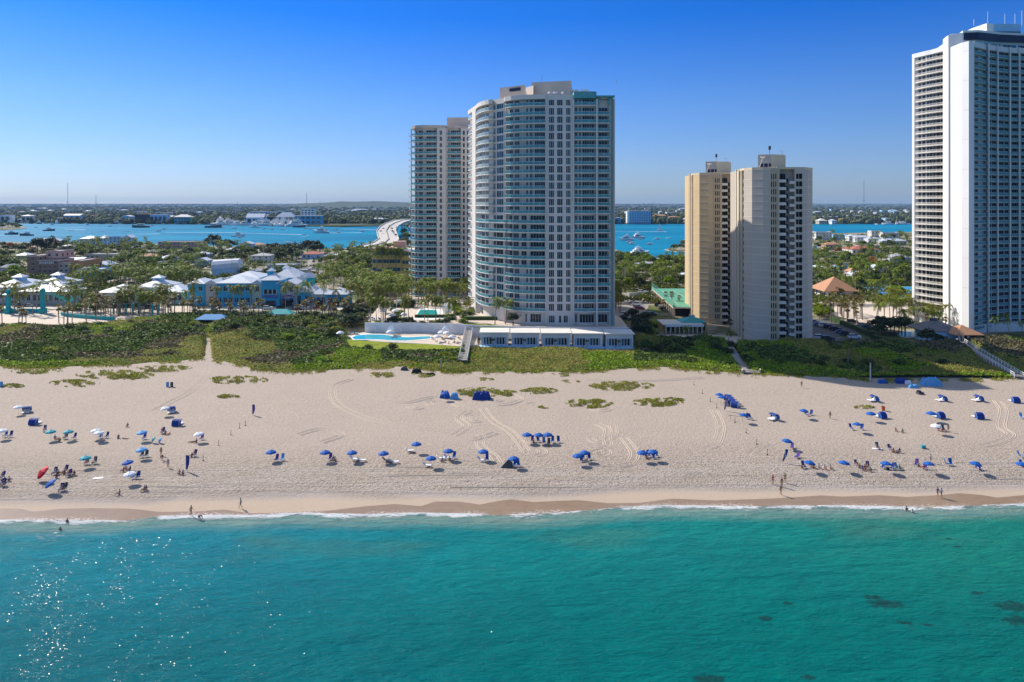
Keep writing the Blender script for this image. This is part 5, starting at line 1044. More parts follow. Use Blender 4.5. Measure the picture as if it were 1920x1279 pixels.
for x, y in ((638,634),(735,600),(741,591),(757,598)): X, Y, Z_ = gp(x, y, 6.1 if y < 605 else 3.0); reg(stamp('parasol', WP, (X,Y,Z_), random.random(), 1.0), 'white parasol', 'on the upper pool terrace' if y < 605 else 'at the left end of the lower pool', x, 'parasol')
for x, y in ((731,632),(820,641),(838,634),(848,641),(828,633)): X, Y, Z_ = gp(x, y, 3.0); reg(stamp('parasol', WP, (X,Y,Z_), random.random(), 1.0), 'white parasol', 'on the lower deck around the wavy pool', x, 'parasol')
for i in range(20):
    x = 650+i*2.6 if i < 9 else 812+(i-9)*5.5; y = 627 if i < 9 else 636+(i%3)*4; X, Y, Z_ = gp(x, y, 3.0); reg(stamp('sun_lounger', LNG['white_fabric' if i % 3 else 'darkgrey'], (X,Y,Z_), random.uniform(2.6,3.7)), 'pale sun lounger', 'left of the wavy pool' if i < 9 else 'right of the wavy pool', x, 'sun lounger')
for i in range(26):
    x = 690+random.random()*40 if i < 12 else (735+random.random()*35 if i < 20 else 832+random.random()*20); y = random.uniform(598,605) if i < 12 else random.uniform(584,600); X, Y, Z_ = gp(x, y, 6.0); reg(stamp('sun_lounger', LNG['white_fabric' if i % 2 else 'blue_fabric'], (X,Y,Z_+.02), random.uniform(2.6,3.7)), 'white or blue sun lounger', 'on the upper terrace left part' if i < 12 else ('beside the turquoise terrace pool' if i < 20 else 'right of the terrace pool'), x, 'sun lounger')
def gazebo(x, y, z, w_, h, lb):
    X, Y, Z_ = gp(x, y, z); T_ = empty('gazebo', (X,Y,z), lb, 'gazebo'); mb = MB(); mb.hip(X-w_/2, X+w_/2, Y, Y+w_, z+h, 1.4, 'white_fabric', .2); mb.build('canopy', T_)
    for a in (-1,1):
        for b in (0,1): mb = MB(); mb.box((X+a*(w_/2-.1), Y+b*w_, z+h/2), (.18,.18,h), 'white'); mb.build('post', T_)
    mb = MB(); mb.box((X, Y+w_-.1, z+h/2), (w_*.8,.06,h*.9), 'white_fabric'); mb.build('curtain', T_)
gazebo(716, 588, 6.05, 3.2, 3.2, 'white canopied gazebo at the left end of the terrace'); gazebo(750, 577, 6.05, 3.2, 3.0, 'white canopied gazebo behind the terrace parasols'); gazebo(838, 590, 6.05, 3.4, 3.4, 'tall white canopied gazebo right of the terrace pool'); gazebo(733, 630, 3.02, 2.4, 2.4, 'small white cabana beside the wavy pool'); gazebo(836, 630, 3.02, 2.4, 2.2, 'small white cabana at the foot of the terrace wall')
for i in range(34):
    x = random.choice((random.uniform(765,880), random.uniform(735,775), random.uniform(835,890))); y = random.uniform(566,605); X, Y, _ = gp(x, y, 6.0)
    if (295 < Y < 326 and -45 < X < -27): continue
    reg(stamp('shrub', BUS[i%3], (X,Y,6.0), i, random.uniform(1,1.6)), 'leafy shrub', 'in the planting beds of the upper terrace', x, 'shrub')
for i in range(9): X, Y, Z_ = gp(690+i*17, 606.5-(i%2), 6.0); reg(stamp('shrub', BUS[i%3], (X,Y,6.0), i, .8), 'clipped shrub', 'along the edge of the upper terrace', 690+i*17, 'shrub')
for x, y in ((928,607),(948,607)): 
    X, Y, _ = gp(x, y, 6.2); reg(stamp('palm_tree', COC[x%3], (X,Y,6), x, .95), 'coconut palm', 'standing before the curved tower', x, 'palm tree')
X, Y, _ = gp(962, 609, 6.2); o = stamp('tree', BRO[0] if 0 else broadleaf(99,'leaf_dark',5,2.4,9,90,.3), (X,Y,6), 1); tag(o, 'small dark round tree with red brown tint at the foot of the curved tower', 'tree')
mb = MB(); mb.prism(poly([(868,604),(945,611),(985,614),(925,616),(870,611)], 6.15), 5.9, 6.12, 'concrete', 'lawn'); tag(mb.build('terrace_lawn'), kind='structure')
# row of five beach cabanas
for i, (l, r_) in enumerate(((901,953),(959,1011),(1017,1070),(1076,1130),(1137,1188))):
    yb = 648+i*.7; X0, Y, _ = gp(l, yb, 2.8); X1 = gp(r_, yb, 2.8)[0]; z1 = 7.0; T_ = empty('beach_cabana', ((X0+X1)/2, Y+4, 2.8), ('beach cabana with flat cream roof, %s from left in the row of five' % ordw(i)), 'cabana', 'row of beach cabanas below the tower')
    mb = MB(); mb.box(((X0+X1)/2, Y+5, 4.6), (X1-X0, 8, 5.0), 'lightblue_wall' if 0 else 'white'); mb.build('wall', T_); mb = MB(); mb.box(((X0+X1)/2, Y+4.7, 7.2), (X1-X0+.8, 9.4, .35), 'ivory'); mb.build('roof', T_)
    for k, u in enumerate((.25, .72)):
        cx = X0+(X1-X0)*u; mb = MB()
        for q in range(3): mb.box((cx-1.0+q*1.0, Y+.96, 4.3), (.75,.1,2.3), 'win_teal')
        for q in range(4): mb.box((cx-1.5+q*1.0, Y+.92, 4.35), (.14,.14,2.6), 'white')
        mb.box((cx, Y+.92, 5.7), (3.1,.14,.14), 'white'); mb.build('french_door', T_)
        for s_ in (-1,1): mb = MB(); mb.box((cx+s_*1.85, Y+.94, 4.3), (.35,.1,2.5), 'grey_roof'); mb.build('shutter', T_)
    mb = MB(); mb.box(((X0+X1)/2, Y-.6, 2.5), (X1-X0+1, 3.2, .6), 'lightblue_wall'); mb.build('patio', T_)
    X = (X0+X1)/2-.4; o = stamp('topiary_tree', [('trunk', (lambda m_: (m_.tube([(0,0,0),(0,0,1.5)], .07, 'bark'), m_.mesh('trunk'))[1])(MB())), ('crown', (lambda m_: (cards(m_, (0,0,2.1), 170, .75, .16, 'leaf_tree', random.Random(i)), m_.mesh('crown'))[1])(MB()))], (X, Y-.6, 2.8)); reg(o, 'round potted topiary', 'in front of the row of cabanas', l, 'potted tree')
    if i in (3,4): X2, Y2, _ = gp(l+18, yb+2, 2.8); reg(stamp('sun_lounger', LNG['sky_fabric'], (X2,Y-1.3,2.8), 3), 'blue lounger', 'on the patio of the right hand cabanas', l, 'sun lounger')
# timber steps from hotel to beach
def stairs(pts, wd_, lb, steps, z0, z1, name='boardwalk', col='wood', rails=True):
    W = [gp(x,y,2.6)[:2] for x,y in pts]; T_ = empty(name, (W[0][0], W[0][1], 2), lb, 'boardwalk'); L_ = plen(W); mb = MB(); n = steps
    for k in range(n):
        a, b = ppos(W, L_*k/n), ppos(W, L_*(k+.92)/n); dx, dy = b[0]-a[0], b[1]-a[1]; l = math.hypot(dx,dy); an = math.atan2(dy, dx); z = z0+(z1-z0)*k/n; mb.box(((a[0]+b[0])/2, (a[1]+b[1])/2, z), (l, wd_, .15), col, rot=an)
    mb.build('decking', T_)
    if rails:
        for s_ in (-1,1):
            mb = MB(); q = offpl(W, s_*(wd_/2+.05)); m_ = int(L_/2)
            P3_ = []
            for k in range(m_+1): p_ = ppos(q, L_*k/m_*.995); z = z0+(z1-z0)*k/m_; P3_.append((p_[0],p_[1],z+1.05)); mb.box((p_[0],p_[1],z+.2), (.14,.14,1.8), 'white')
            mb.tube(P3_, .07, 'white', 4); mb.tube([(a,b,c-.5) for a,b,c in P3_], .05, 'white', 4); mb.build('railing', T_)
stairs([(880,628),(875,650),(868,680)], 2.6, 'white railed timber steps from the hotel deck over the dune', 22, 5.0, 3.2); stairs([(1368,652),(1378,668),(1388,685),(1400,697)], 2.2, 'narrow grey boardwalk crossing the dune left of the nearer tan tower', 24, 3.4, 2.3, rails=False)
stairs([(1801,652),(1850,676),(1912,706)], 2.4, 'long white railed boardwalk sloping to the beach at the right edge', 40, 4.6, 2.5)
X, Y, _ = gp(1400, 697, 2); T_ = empty('beach_steps', (X,Y,2), 'pale wooden steps where the narrow boardwalk meets the sand', 'steps'); mb = MB()
for k in range(4): mb.box((X+.5+k*.4, Y-.5-k*.45, 2.6-k*.16), (4.5,.5,.14), 'wood_light', rot=-.3)
mb.build('tread', T_)
for s_ in (-1,1): mb = MB(); mb.box((X+1+s_*2.6, Y-1.2, 2.6), (.3,2.6,.8), 'wood_light', rot=-.3); mb.build('side_panel', T_)
# ================================================================ left and centre town plants
CO_ = COC
scatter(CO_, [(655,556),(700,560),(880,552),(884,578),(850,592),(700,585),(640,578)], 62, 'coconut palm', 'in the dense grove between the mall and the curved tower', 'palm tree', sc=1.1, mind=4.2)
scatter(CO_, [(640,530),(700,538),(770,546),(770,556),(660,556),(610,545)], 24, 'coconut palm', 'behind the grove near the yellow office block', 'palm tree', sc=1.05, mind=5)
for i in range(120): 
    x = random.uniform(690,880); y = random.choice([574,572,570,566,562,560,558,600,603]); X, Y, _ = gp(x, y, 6.0)
    if (296 < Y < 327 and -42 < X < -29) or (X > -21 and Y > 298): continue
    reg(stamp('palm_tree', random.choice(CO_), (X,Y,6), x, .8), 'coconut palm', 'on the upper pool terrace', x, 'palm tree')
scatter(SAB, [(380,606),(400,594),(500,596),(500,604),(430,608)], 16, 'sabal palm with brown skirt', 'in the thicket before the turret of the mall', 'palm tree', mind=3.5)
scatter(SAB, [(545,602),(570,596),(650,596),(655,606),(590,606)], 16, 'sabal palm with brown skirt', 'in the thicket before the right wing of the mall', 'palm tree', mind=3.5)
scatter(SAB, [(150,596),(200,586),(230,588),(210,604),(150,606)], 14, 'sabal palm', 'beside the plaza seat wall', 'palm tree', mind=3.2); scatter(SAB, [(-60,600),(20,606),(60,612),(60,620),(-60,620)], 13, 'sabal palm', 'at the far left edge of the dune', 'palm tree', mind=3.2, sc=.9)
scatter(SAB, [(110,606),(135,604),(140,612),(112,614)], 5, 'sabal palm', 'standing behind the dune left of the seat wall', 'palm tree', mind=2.6); scatter(SAB, [(285,590),(310,586),(380,590),(380,606),(290,608)], 15, 'sabal palm', 'between the colonnade and the mall', 'palm tree', mind=3.2)
scatter(CO_, [(215,594),(236,582),(330,582),(300,594)], 30, 'coconut palm', 'among the turquoise columns', 'palm tree', sc=.95, mind=3.5)
scatter(CO_+SAB, [(-40,586),(170,586),(170,577),(-40,577)], 18, 'palm', 'among the left plaza pavilions', 'palm tree', sc=1.0, mind=5, mrg=.5)
scatter(SAB+BRD, [(150,592),(210,592),(330,580),(330,574),(150,580)], 26, 'palm or small tree', 'between the seat wall and the pavilions', 'tree', sc=.8, mind=4, mrg=.5)
for x, y in ((75,575),(96,575),(61,590),(28,588),(44,588),(131,576),(140,582)): plant(CO_, x, y, 'tall coconut palm', 'around the turquoise shade sail', 'palm tree', sc=1.0)
for x, y in ((535,583),(556,581),(581,583),(606,582),(630,582),(436,581),(450,582),(366,583),(405,582),(470,581),(345,580)): plant(CO_, x, y, 'slender coconut palm', 'in front of the blue mall', 'palm tree', sc=1.0)
scatter(CO_, [(130,552),(200,548),(240,552),(340,548),(345,540),(240,530),(130,538)], 34, 'coconut palm', 'in the band behind the beach pavilions', 'palm tree', mind=5); scatter(CO_, [(330,560),(350,548),(352,530),(300,528),(310,552)], 9, 'coconut palm', 'at the left end of the mall', 'palm tree', mind=4)
scatter(BRD+BRB, [(-80,548),(40,548),(45,500),(10,470),(-80,470)], 34, 'green broadleaf tree', 'left of the brown hotel', 'tree', mind=6); scatter(BRD+BRK+BRO, [(40,484),(110,480),(150,470),(120,462),(0,462)], 30, 'broadleaf tree', 'behind the brown hotel', 'tree', mind=8)
for x, y, s_ in ((78,474,2.3),(92,474,2.2),(70,475,2.0)): plant(BRK, x, y, 'large dark green tree', 'rising over the left part of town', 'tree', sc=s_)
for x, y, s_ in ((400,471,2.1),(412,472,1.9),(430,473,1.6)): plant(BRK, x, y, 'spreading dark tree', 'against the lagoon at centre left', 'tree', sc=s_)
scatter(BRD+BRB+CO_, [(120,484),(290,486),(290,464),(120,464)], 60, 'tree', 'between the hotel and the lagoon', 'tree', mind=7); scatter(CO_+BRB, [(110,478),(290,470),(296,464),(120,464)], 22, 'tall palm or tree', 'near the lagoon houses', 'tree', mind=8)
scatter(BRD+BRB+CO_, [(196,535),(350,530),(400,508),(400,486),(196,488)], 66, 'tree', 'in the middle of the left town', 'tree', mind=6.5); scatter(BRD+BRK+CO_, [(290,486),(470,490),(470,474),(290,472)], 46, 'tree', 'right of the long pink building', 'tree', mind=7)
scatter(BRK+BRD, [(495,490),(560,490),(562,474),(500,474)], 30, 'dark tree', 'in the dense grove before the lagoon', 'tree', sc=1.35, mind=7); scatter(BRD+CO_, [(440,478),(500,480),(500,472),(440,472)], 14, 'tree', 'beside the lagoon grove', 'tree', mind=8); scatter(BRK, [(560,479),(600,479),(600,474),(560,474)], 8, 'big dark tree', 'behind the red roofed house', 'tree', sc=1.5, mind=7)
scatter(BRD+BRB+CO_, [(605,500),(690,510),(700,486),(700,474),(640,478),(610,488)], 50, 'tree', 'between the wide street and the bridge', 'tree', mind=7); scatter(BRD, [(610,478),(700,474),(700,470),(640,473)], 14, 'low tree', 'along the bridge foot', 'tree', sc=.8, mind=9)
scatter(BRD+BRB, [(752,470),(770,470),(772,445),(766,420),(756,440)], 16, 'green tree', 'between the bridge and the rear tower', 'tree', mind=10, sc=1.2); scatter(SAB, [(600,520),(640,522),(640,505),(608,505)], 11, 'sabal palm', 'beside the wide street', 'palm tree', sc=1.2, mind=6); scatter(CO_, [(590,545),(620,548),(640,530),(600,525)], 10, 'coconut palm', 'behind the right wing of the mall', 'palm tree', mind=5)
scatter(BRD+CO_, [(440,520),(555,522),(560,512),(440,510)], 14, 'small tree', 'behind the mall parking', 'tree', sc=.8, mind=8); scatter(BRD+BRB, [(90,560),(0,562),(0,550),(90,548)], 12, 'round tree', 'behind the left pavilions', 'tree', sc=.7, mind=5)
scatter(BRK+BRD, [(640,612),(655,598),(690,590),(680,604),(655,622)], 22, 'dark shrubby tree', 'left of the hotel terrace', 'tree', sc=.75, mind=3.2); scatter(SEA, [(560,604),(640,606),(650,598),(560,594)], 26, 'low dune tree', 'behind the right end of the dune thicket', 'tree', sc=.7, mind=4)
scatter(SEA[:2], [(385,606),(540,604),(540,596),(400,594)], 26, 'low dark dune tree', 'behind the dune path', 'tree', sc=.75, mind=4); scatter(SEA, [(-60,640),(380,636),(380,615),(-60,620)], 40, 'sea grape bush', 'on the left dune', 'shrub', sc=.8, mind=6, mrg=-50); scatter(SEA, [(405,640),(620,640),(640,620),(420,606)], 34, 'sea grape bush', 'on the dune right of the sand path', 'shrub', sc=.8, mind=6, mrg=-50)
for x, y, s_, k_ in ((165,644,1.0,1),(370,639,1.2,1),(345,640,1.2,1),(92,668,1.1,2),(835,674,1.0,2),(822,683,.7,2),(848,681,.7,2),(600,683,.9,2),(735,661,.8,0),(690,661,.7,0),(720,664,.7,0),(630,680,.9,2)): plant([SEA[k_]], x, y, ['sea grape shrub','dark dune shrub','bright green dune shrub'][k_], 'standing out of the dune scrub', 'shrub', sc=s_*.8)
# ================================================================ right side
scatter(BRD+BRB+CO_, [(1146,545),(1285,542),(1292,500),(1290,492),(1146,500)], 70, 'tree', 'between the curved tower and the golden tower', 'tree', mind=5.5, sc=.95); scatter(BRB+BRD, [(1150,500),(1290,498),(1290,493),(1230,490),(1150,482)], 26, 'tree', 'beside the right lagoon bay', 'tree', mind=7)
scatter(CO_+SAB, [(1146,602),(1162,602),(1172,556),(1150,556)], 16, 'palm tree', 'against the right side of the curved tower', 'palm tree', mind=3, mrg=.3); scatter(BRK, [(1192,640),(1212,640),(1212,612),(1186,606)], 12, 'dark tree', 'right of the beach cabanas', 'tree', sc=.7, mind=3, mrg=0); scatter([BUS[1]], [(1205,626),(1235,626),(1232,610),(1205,606)], 8, 'bright bush', 'left of the pool house', 'shrub', sc=1.6, mind=2.5, mrg=0)
scatter(SEA[:2]+BUS, [(1200,668),(1370,668),(1370,650),(1200,645)], 26, 'dark dune shrub', 'in the shade before the pool house', 'shrub', sc=.85, mind=4, mrg=-50); scatter(SEA[:2], [(1400,690),(1790,690),(1790,664),(1390,662)], 44, 'sea grape shrub', 'in shade before the nearer tan tower', 'shrub', sc=.6, mind=6, mrg=-50)
for x, y in ((1249,574),(1261,582),(1274,582),(1245,586)): plant(SAB, x, y, 'sabal palm', 'beside the green tennis deck', 'palm tree', sc=.9)
plant([SAB[0]], 1368, 630, 'sabal palm', 'between the twin tan towers', 'palm tree', sc=1.0); X, Y, _ = gp(1365, 652, 2); plant([COC[0]], 1365, 652, 'dark coconut palm', 'beside the narrow boardwalk top', 'palm tree', sc=.55); plant([COC[1]], 1289, 648, 'slender young palm', 'before the oval pool', 'palm tree', sc=.55); plant([COC[2]], 1590, 688, 'faded young palm', 'on the shaded right dune', 'palm tree', sc=.6)
scatter(SAB, [(1540,592),(1600,585),(1625,600),(1600,612),(1560,606)], 20, 'sabal palm', 'before the orange roofed clubhouse', 'palm tree', mind=3.2, sc=1.0, mrg=-60); scatter(CO_, [(1640,600),(1705,596),(1706,606),(1640,612)], 11, 'coconut palm', 'left of the white tower base', 'palm tree', mind=3.5, mrg=-60); scatter(SAB+CO_, [(1690,622),(1740,616),(1790,622),(1790,626),(1700,630)], 12, 'palm tree', 'at the foot of the white tower', 'palm tree', mind=3, mrg=-60, sc=.8)
scatter(BRK, [(1640,634),(1700,628),(1700,620),(1640,622)], 12, 'dark round tree', 'around the right hand pool', 'tree', sc=.75, mind=3.5, mrg=-60); scatter(BRB, [(1526,600),(1556,596),(1556,585),(1526,586)], 10, 'bright bush like tree', 'beside the right edge of the nearer tan tower', 'tree', sc=.6, mind=3, mrg=-60)
for x, y, s_ in ((1738,647,.9),(1752,648,.8),(1765,650,.6)): plant(BRK, x, y, 'dark spreading tree', 'before the tan roofed beach house', 'tree', sc=s_*.85)
for x in (1868,1892,1915): plant([COC[x%5]], x, 634, 'dark palm', 'at the shaded base of the white tower', 'palm tree', sc=.7)
scatter(BRD+BRB+CO_, [(1524,565),(1706,560),(1708,478),(1524,478)], 110, 'tree', 'between the tan tower and the white tower', 'tree', mind=5.5, sc=1.0); scatter(BRO, [(1560,480),(1645,500),(1645,490),(1560,470)], 6, 'orange leaved tree', 'near the red tile roofs', 'tree', mind=12, sc=1.0); scatter(BRD+CO_, [(1524,478),(1708,478),(1708,446),(1524,446)], 44, 'tree', 'among the lagoon villas at right', 'tree', mind=9)
scatter(SAB+BRD, [(1248,470),(1292,472),(1300,462),(1262,465)], 12, 'palm or tree', 'on the small lagoon peninsula', 'tree', mind=6, mrg=-60); scatter(BRD, [(-60,430),(38,429),(38,424),(-60,423)], 34, 'low tree', 'on the sandy islet at far left', 'tree', mind=12, sc=1.3, mrg=-60)
# ================================================================ pool house, tennis deck, clubhouse
X0, Y, _ = gp(1246, 626, 2); X1 = gp(1330, 626, 2)[0]; T_ = empty('pool_house', ((X0+X1)/2, Y+6, 2), 'cream pool house with colonnade and teal hip roof behind the oval pool', 'pool house')
mb = MB(); mb.box(((X0+X1)/2, Y+8, 3.7), (X1-X0, 9, 3.4), 'yellow_wall'); mb.build('wall', T_)
mb = MB(); mb.box(((X0+X1)/2-1.5, Y+5.5, 5.55), (X1-X0-1.5, 12, .3), 'ivory'); mb.box(((X0+X1)/2-1, Y-.4, 5.2), (X1-X0-2.5, .5, .9), 'white'); mb.build('roof', T_)
mb = MB(); cx = X0+(X1-X0)*.70; mb.hip(cx-4.6, cx+4.6, Y+3, Y+11, 5.7, 1.7, 'teal_roof', .3); mb.build('hip_roof', T_); mb = MB(); mb.box((cx+.5, Y+8.5, 7.5), (2.0,1.4,1.0), 'metal'); mb.build('rooftop_unit', T_)
for i in range(9): mb = MB(); x = X0+.6+(X1-X0-3.4)*i/8; mb.box((x, Y+.1, 3.7), (.4,.4,3.3), 'tan_frame'); mb.build('column', T_)
for i in range(6): mb = MB(); x = X0+2+(X1-X0-5)*i/5; mb.box((x, Y+3.45, 3.5), (1.5,.15,2.4), 'win_brown'); mb.build('door', T_)
mb = MB(); mb.box((X1-1.1, Y+3.44, 3.6), (.8,.15,2.2), 'win'); mb.build('window', T_)
mb = MB(); mb.prism(poly([(1240,636),(1250,627),(1330,627),(1395,632),(1393,641),(1340,643),(1240,640)], 2.08), 1.9, 2.08, 'paver'); tag(mb.build('pool_patio'), kind='structure')
def pool(pts, z, wm, lb):
    W = poly(pts, z); cx = sum(a for a,b in W)/len(W); cy = sum(b for a,b in W)/len(W); T_ = empty('swimming_pool', (cx,cy,z), lb, 'swimming pool')
    mb = MB(); mb.prism([(cx+(a-cx)*1.09, cy+(b-cy)*1.12) for a, b in W], z-.3, z+.04, 'pool_edge'); mb.build('coping', T_); mb = MB(); mb.prism(W, z-.2, z+.08, wm); mb.build('water', T_)
el = lambda cx, cy, rx, ry: [(cx+rx*math.cos(a*math.pi/10), cy+ry*math.sin(a*math.pi/10)) for a in range(20)]
pool(el(1295,636,30,3.6), 2.15, 'pool_turq', 'oval turquoise pool in front of the cream pool house'); pool(el(1706,627,22,5.5), 2.15, 'pool_blue', 'round blue pool half hidden by dark trees left of the white tower')
X, Y, _ = gp(1292, 629, 2.1)
# tennis deck over garage
P_ = poly([(1222,541),(1300,541),(1300,576),(1262,576)], 6.6); T_ = empty('tennis_deck', (P_[0][0]+10, P_[2][1]+20, 2), 'green tennis courts on a raised deck over an open garage with leaning mesh fence', 'tennis deck')
mb = MB(); mb.prism(P_, 6.0, 6.6, 'concrete', 'court_green'); mb.build('deck', T_)
for i in range(13): mb = MB(); a = ppos([P_[0],P_[3]], plen([P_[0],P_[3]])*i/12); mb.box((a[0]+.3,a[1],4), (.7,.7,4), 'tan_house'); mb.build('column', T_)
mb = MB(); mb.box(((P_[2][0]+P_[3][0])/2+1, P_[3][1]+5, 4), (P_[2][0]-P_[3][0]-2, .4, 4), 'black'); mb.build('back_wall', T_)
mb = MB()
for i in range(14):
    a = ppos([P_[0],P_[3]], plen([P_[0],P_[3]])*i/13); mb.tube([(a[0],a[1],6.6),(a[0],a[1],9.8)], .06, 'metal', 4)
for z in (7.4,8.3,9.2,9.8): mb.tube([(P_[0][0],P_[0][1],z),(P_[3][0],P_[3][1],z)], .05, 'teal_roof', 4)
mb.seg(P_[0], P_[3], .03, 6.6, 8.0, 'court_green'); mb.build('fence', T_); mb = MB()
for a, b in (((1228,545),(1300,545)),((1240,556),(1300,556)),((1256,572),(1300,572)),((1240,545),(1272,572)),((1262,545),(1300,566))): p0, p1 = gp(*a,6.6)[:2], gp(*b,6.6)[:2]; mb.seg(p0, p1, .12, 6.60, 6.61, 'paint')
mb.build('court_line', T_); KEEP.append((P_[0][0], 112, P_[2][1]-3, P_[0][1]+2))
mb = MB(); W = poly([(1180,556),(1222,552)], 2); mb.seg(W[0], W[1], .4, 1.9, 3.9, 'greywall'); tag(mb.build('garden_wall', off=(W[0][0],W[0][1],2)), 'grey wall closing the far end of the narrow car park', 'wall')
# clubhouse + blue courts
X0, Y, _ = gp(1550, 560, 3); X1 = gp(1600, 560, 3)[0]; T_ = empty('clubhouse', ((X0+X1)/2, Y+8, 2), 'white clubhouse under a big orange tiled hip roof', 'clubhouse'); volume(T_, X0, X1, Y, Y+15, 2, zat(546,Y), 'ivory', 'terra_roof', 'hip', 6.5, ov=2.2, win=4)
T_ = empty('tennis_courts', (150, 370, 2), 'blue tennis courts with green surrounds inside a tall fence', 'tennis court'); P_ = poly([(1604,537),(1712,537),(1712,556),(1650,556)], 4.2); mb = MB(); mb.prism(P_, 1.9, 4.2, 'white', 'court_green'); mb.build('platform', T_)
for a in ([(1608,538.5),(1655,538.5),(1668,543),(1628,543)], [(1640,546),(1712,546),(1712,553),(1660,553)], [(1662,538.5),(1712,538.5),(1712,542),(1676,542)]): mb = MB(); mb.prism(poly(a,4.21), 4.19, 4.21, 'court_blue'); mb.build('court', T_)
mb = MB()
for i in range(15): a = ppos([P_[0],P_[3]], plen([P_[0],P_[3]])*i/14); mb.tube([(a[0],a[1],4.2),(a[0],a[1],7.2)], .05, 'darkgrey', 4)
for i in range(12): a = ppos([P_[0],P_[1]], plen([P_[0],P_[1]])*i/11); mb.tube([(a[0],a[1],4.2),(a[0],a[1],7.2)], .05, 'darkgrey', 4)
for z in (5.7,7.2): mb.tube([(P_[3][0],P_[3][1],z),(P_[0][0],P_[0][1],z),(P_[1][0],P_[1][1],z)], .04, 'darkgrey', 4)
mb.build('fence', T_)
P_ = poly([(1534,545),(1604,542),(1652,557),(1690,559),(1690,570),(1600,570),(1534,568)], 3.2); mb = MB(); mb.prism(P_, 1.9, 3.2, 'ivory', 'paver'); tag(mb.build('club_terrace', off=(P_[0][0],P_[0][1],2)), 'pale raised terrace in front of the orange roofed clubhouse', 'terrace')
# tan roofed beach house at the right
X0, Y, _ = gp(1762, 645, 2.5); X1 = gp(1840, 645, 2.5)[0]; T_ = empty('beach_house', ((X0+X1)/2, Y+6, 2), 'open beach house with two tan hip roofs at the head of the railed boardwalk', 'beach house')
mb = MB(); mb.hip(X0+6, X1, Y, Y+9, 5.6, 2.8, 'terra_roof', .8); mb.build('roof', T_); mb = MB(); mb.hip(X0-2, X0+11, Y+5, Y+17, 6.0, 3.2, 'dark_roof', .8); mb.build('roof', T_); mb = MB(); mb.box((X0+4, Y+11, 9.2), (2,1.6,1.4), 'darkgrey'); mb.build('cupola', T_)
mb = MB(); mb.box((X0+4.5, Y+9, 3.9), (12, 9, 3.9), 'lightblue_wall'); mb.build('wall', T_)
for x, y in ((X0+7,Y+.2),(X1-4.5,Y+.2),(X1-.4,Y+.2),(X1-.4,Y+8.5),(X1-4.5,Y+8.5)): mb = MB(); mb.box((x,y,3.8), (.5,.5,3.7), 'white'); mb.build('column', T_)
mb = MB(); mb.box(((X0+X1)/2+3, Y+3, 2.15), (X1-X0, 12, .5), 'concrete'); mb.build('floor', T_)
P_ = poly([(1842,641),(1925,641),(2000,636),(2000,630),(1850,632)], 2.3); mb = MB(); mb.prism(P_, 2.2, 2.32, 'lawn'); tag(mb.build('green'), kind='structure')
P_ = poly([(1815,650),(1930,646),(2040,646)], 2.3); mb = MB(); mb.seg(P_[0],P_[1],1.6,2,3.6,'hedge'); mb.seg(P_[1],P_[2],1.6,2,3.6,'hedge'); tag(mb.build('hedge', off=(P_[0][0],P_[0][1],2)), 'long clipped hedge right of the beach house', 'hedge')
for pts, lb in (([(1555,601),(1600,618),(1632,632)], 'dark clipped hedge between the shaded car park and the forecourt'), ([(1632,636),(1665,643),(1690,648)], 'clipped hedge left of the round pool')):
    W = poly(pts, 2); mb = MB(); [mb.seg(a,b,1.5,1.9,3.7,'hedge') for a,b in zip(W,W[1:])]; tag(mb.build('hedge', off=(W[0][0],W[0][1],2)), lb, 'hedge')
# ================================================================ vehicles
def car_proto(col, suv=False):
    b = MB(); h = .25 if suv else 0; L_, W_ = 4.6, 1.82
    prof = [(-2.3,.45),(-2.25,.85+h),(-1.5,.98+h),(-.95,1.02+h),(2.0,1.0+h),(2.28,.85+h),(2.3,.45),(2.2,.28),(-2.2,.28)]; n = len(prof)
    vs = [(s*W_/2, y, z) for s in (-1,1) for y, z in prof]; b.add(vs, [[i, (i+1)%n, (i+1)%n+n, i+n] for i in range(n)]+[list(range(n))[::-1], [i+n for i in range(n)]], col)
    top = [(-.45,1.42+h),(1.3,1.42+h)] if not suv else [(-.3,1.72),(1.9,1.70)]
    b.add([(-.66,top[0][0],top[0][1]),(.66,top[0][0],top[0][1]),(.66,top[1][0],top[1][1]),(-.66,top[1][0],top[1][1])], [[0,1,2,3]], col)
    g = MB(); r0, r1 = (-1.2,1.0+h), (2.0 if not suv else 2.15,1.0+h); A = [(-.82,r0[0],r0[1]),(.82,r0[0],r0[1]),(.82,r1[0],r1[1]),(-.82,r1[0],r1[1])]; B_ = [(-.67,top[0][0],top[0][1]-.01),(.67,top[0][0],top[0][1]-.01),(.67,top[1][0],top[1][1]-.01),(-.67,top[1][0],top[1][1]-.01)]; g.add(A+B_, [[0,1,5,4],[1,2,6,5],[2,3,7,6],[3,0,4,7]], 'black')
    wl = MB(); wl.tube([(-.11,0,0),(.11,0,0)], .33, 'rubber', 12); rm = MB(); rm.tube([(-.12,0,0),(.12,0,0)], .19, 'metal', 8); wm, rmm = wl.mesh('wheel'), rm.mesh('rim'); hl = MB(); hl.box((0,0,0), (.34,.08,.16), 'lamp_glass'); hm = hl.mesh('headlight'); tl = MB(); tl.box((0,0,0), (.3,.06,.16), 'red_fabric'); tm = tl.mesh('taillight')
    return [('body', b.mesh('body')), ('windows', g.mesh('windows'))]+[('wheel', wm, [('rim', rmm)], (sx2*.80, y, .33)) for sx2 in (-1,1) for y in (-1.4,1.4)]+[('headlight', hm, None, (sx2*.62,-2.27,.68+h)) for sx2 in (-1,1)]+[('taillight', tm, None, (sx2*.66,2.28,.72+h)) for sx2 in (-1,1)]
CARS = {k: car_proto(k, k in ('car_white','car_dark')) for k in ('car_white','car_grey','car_dark','car_blue','car_red')}
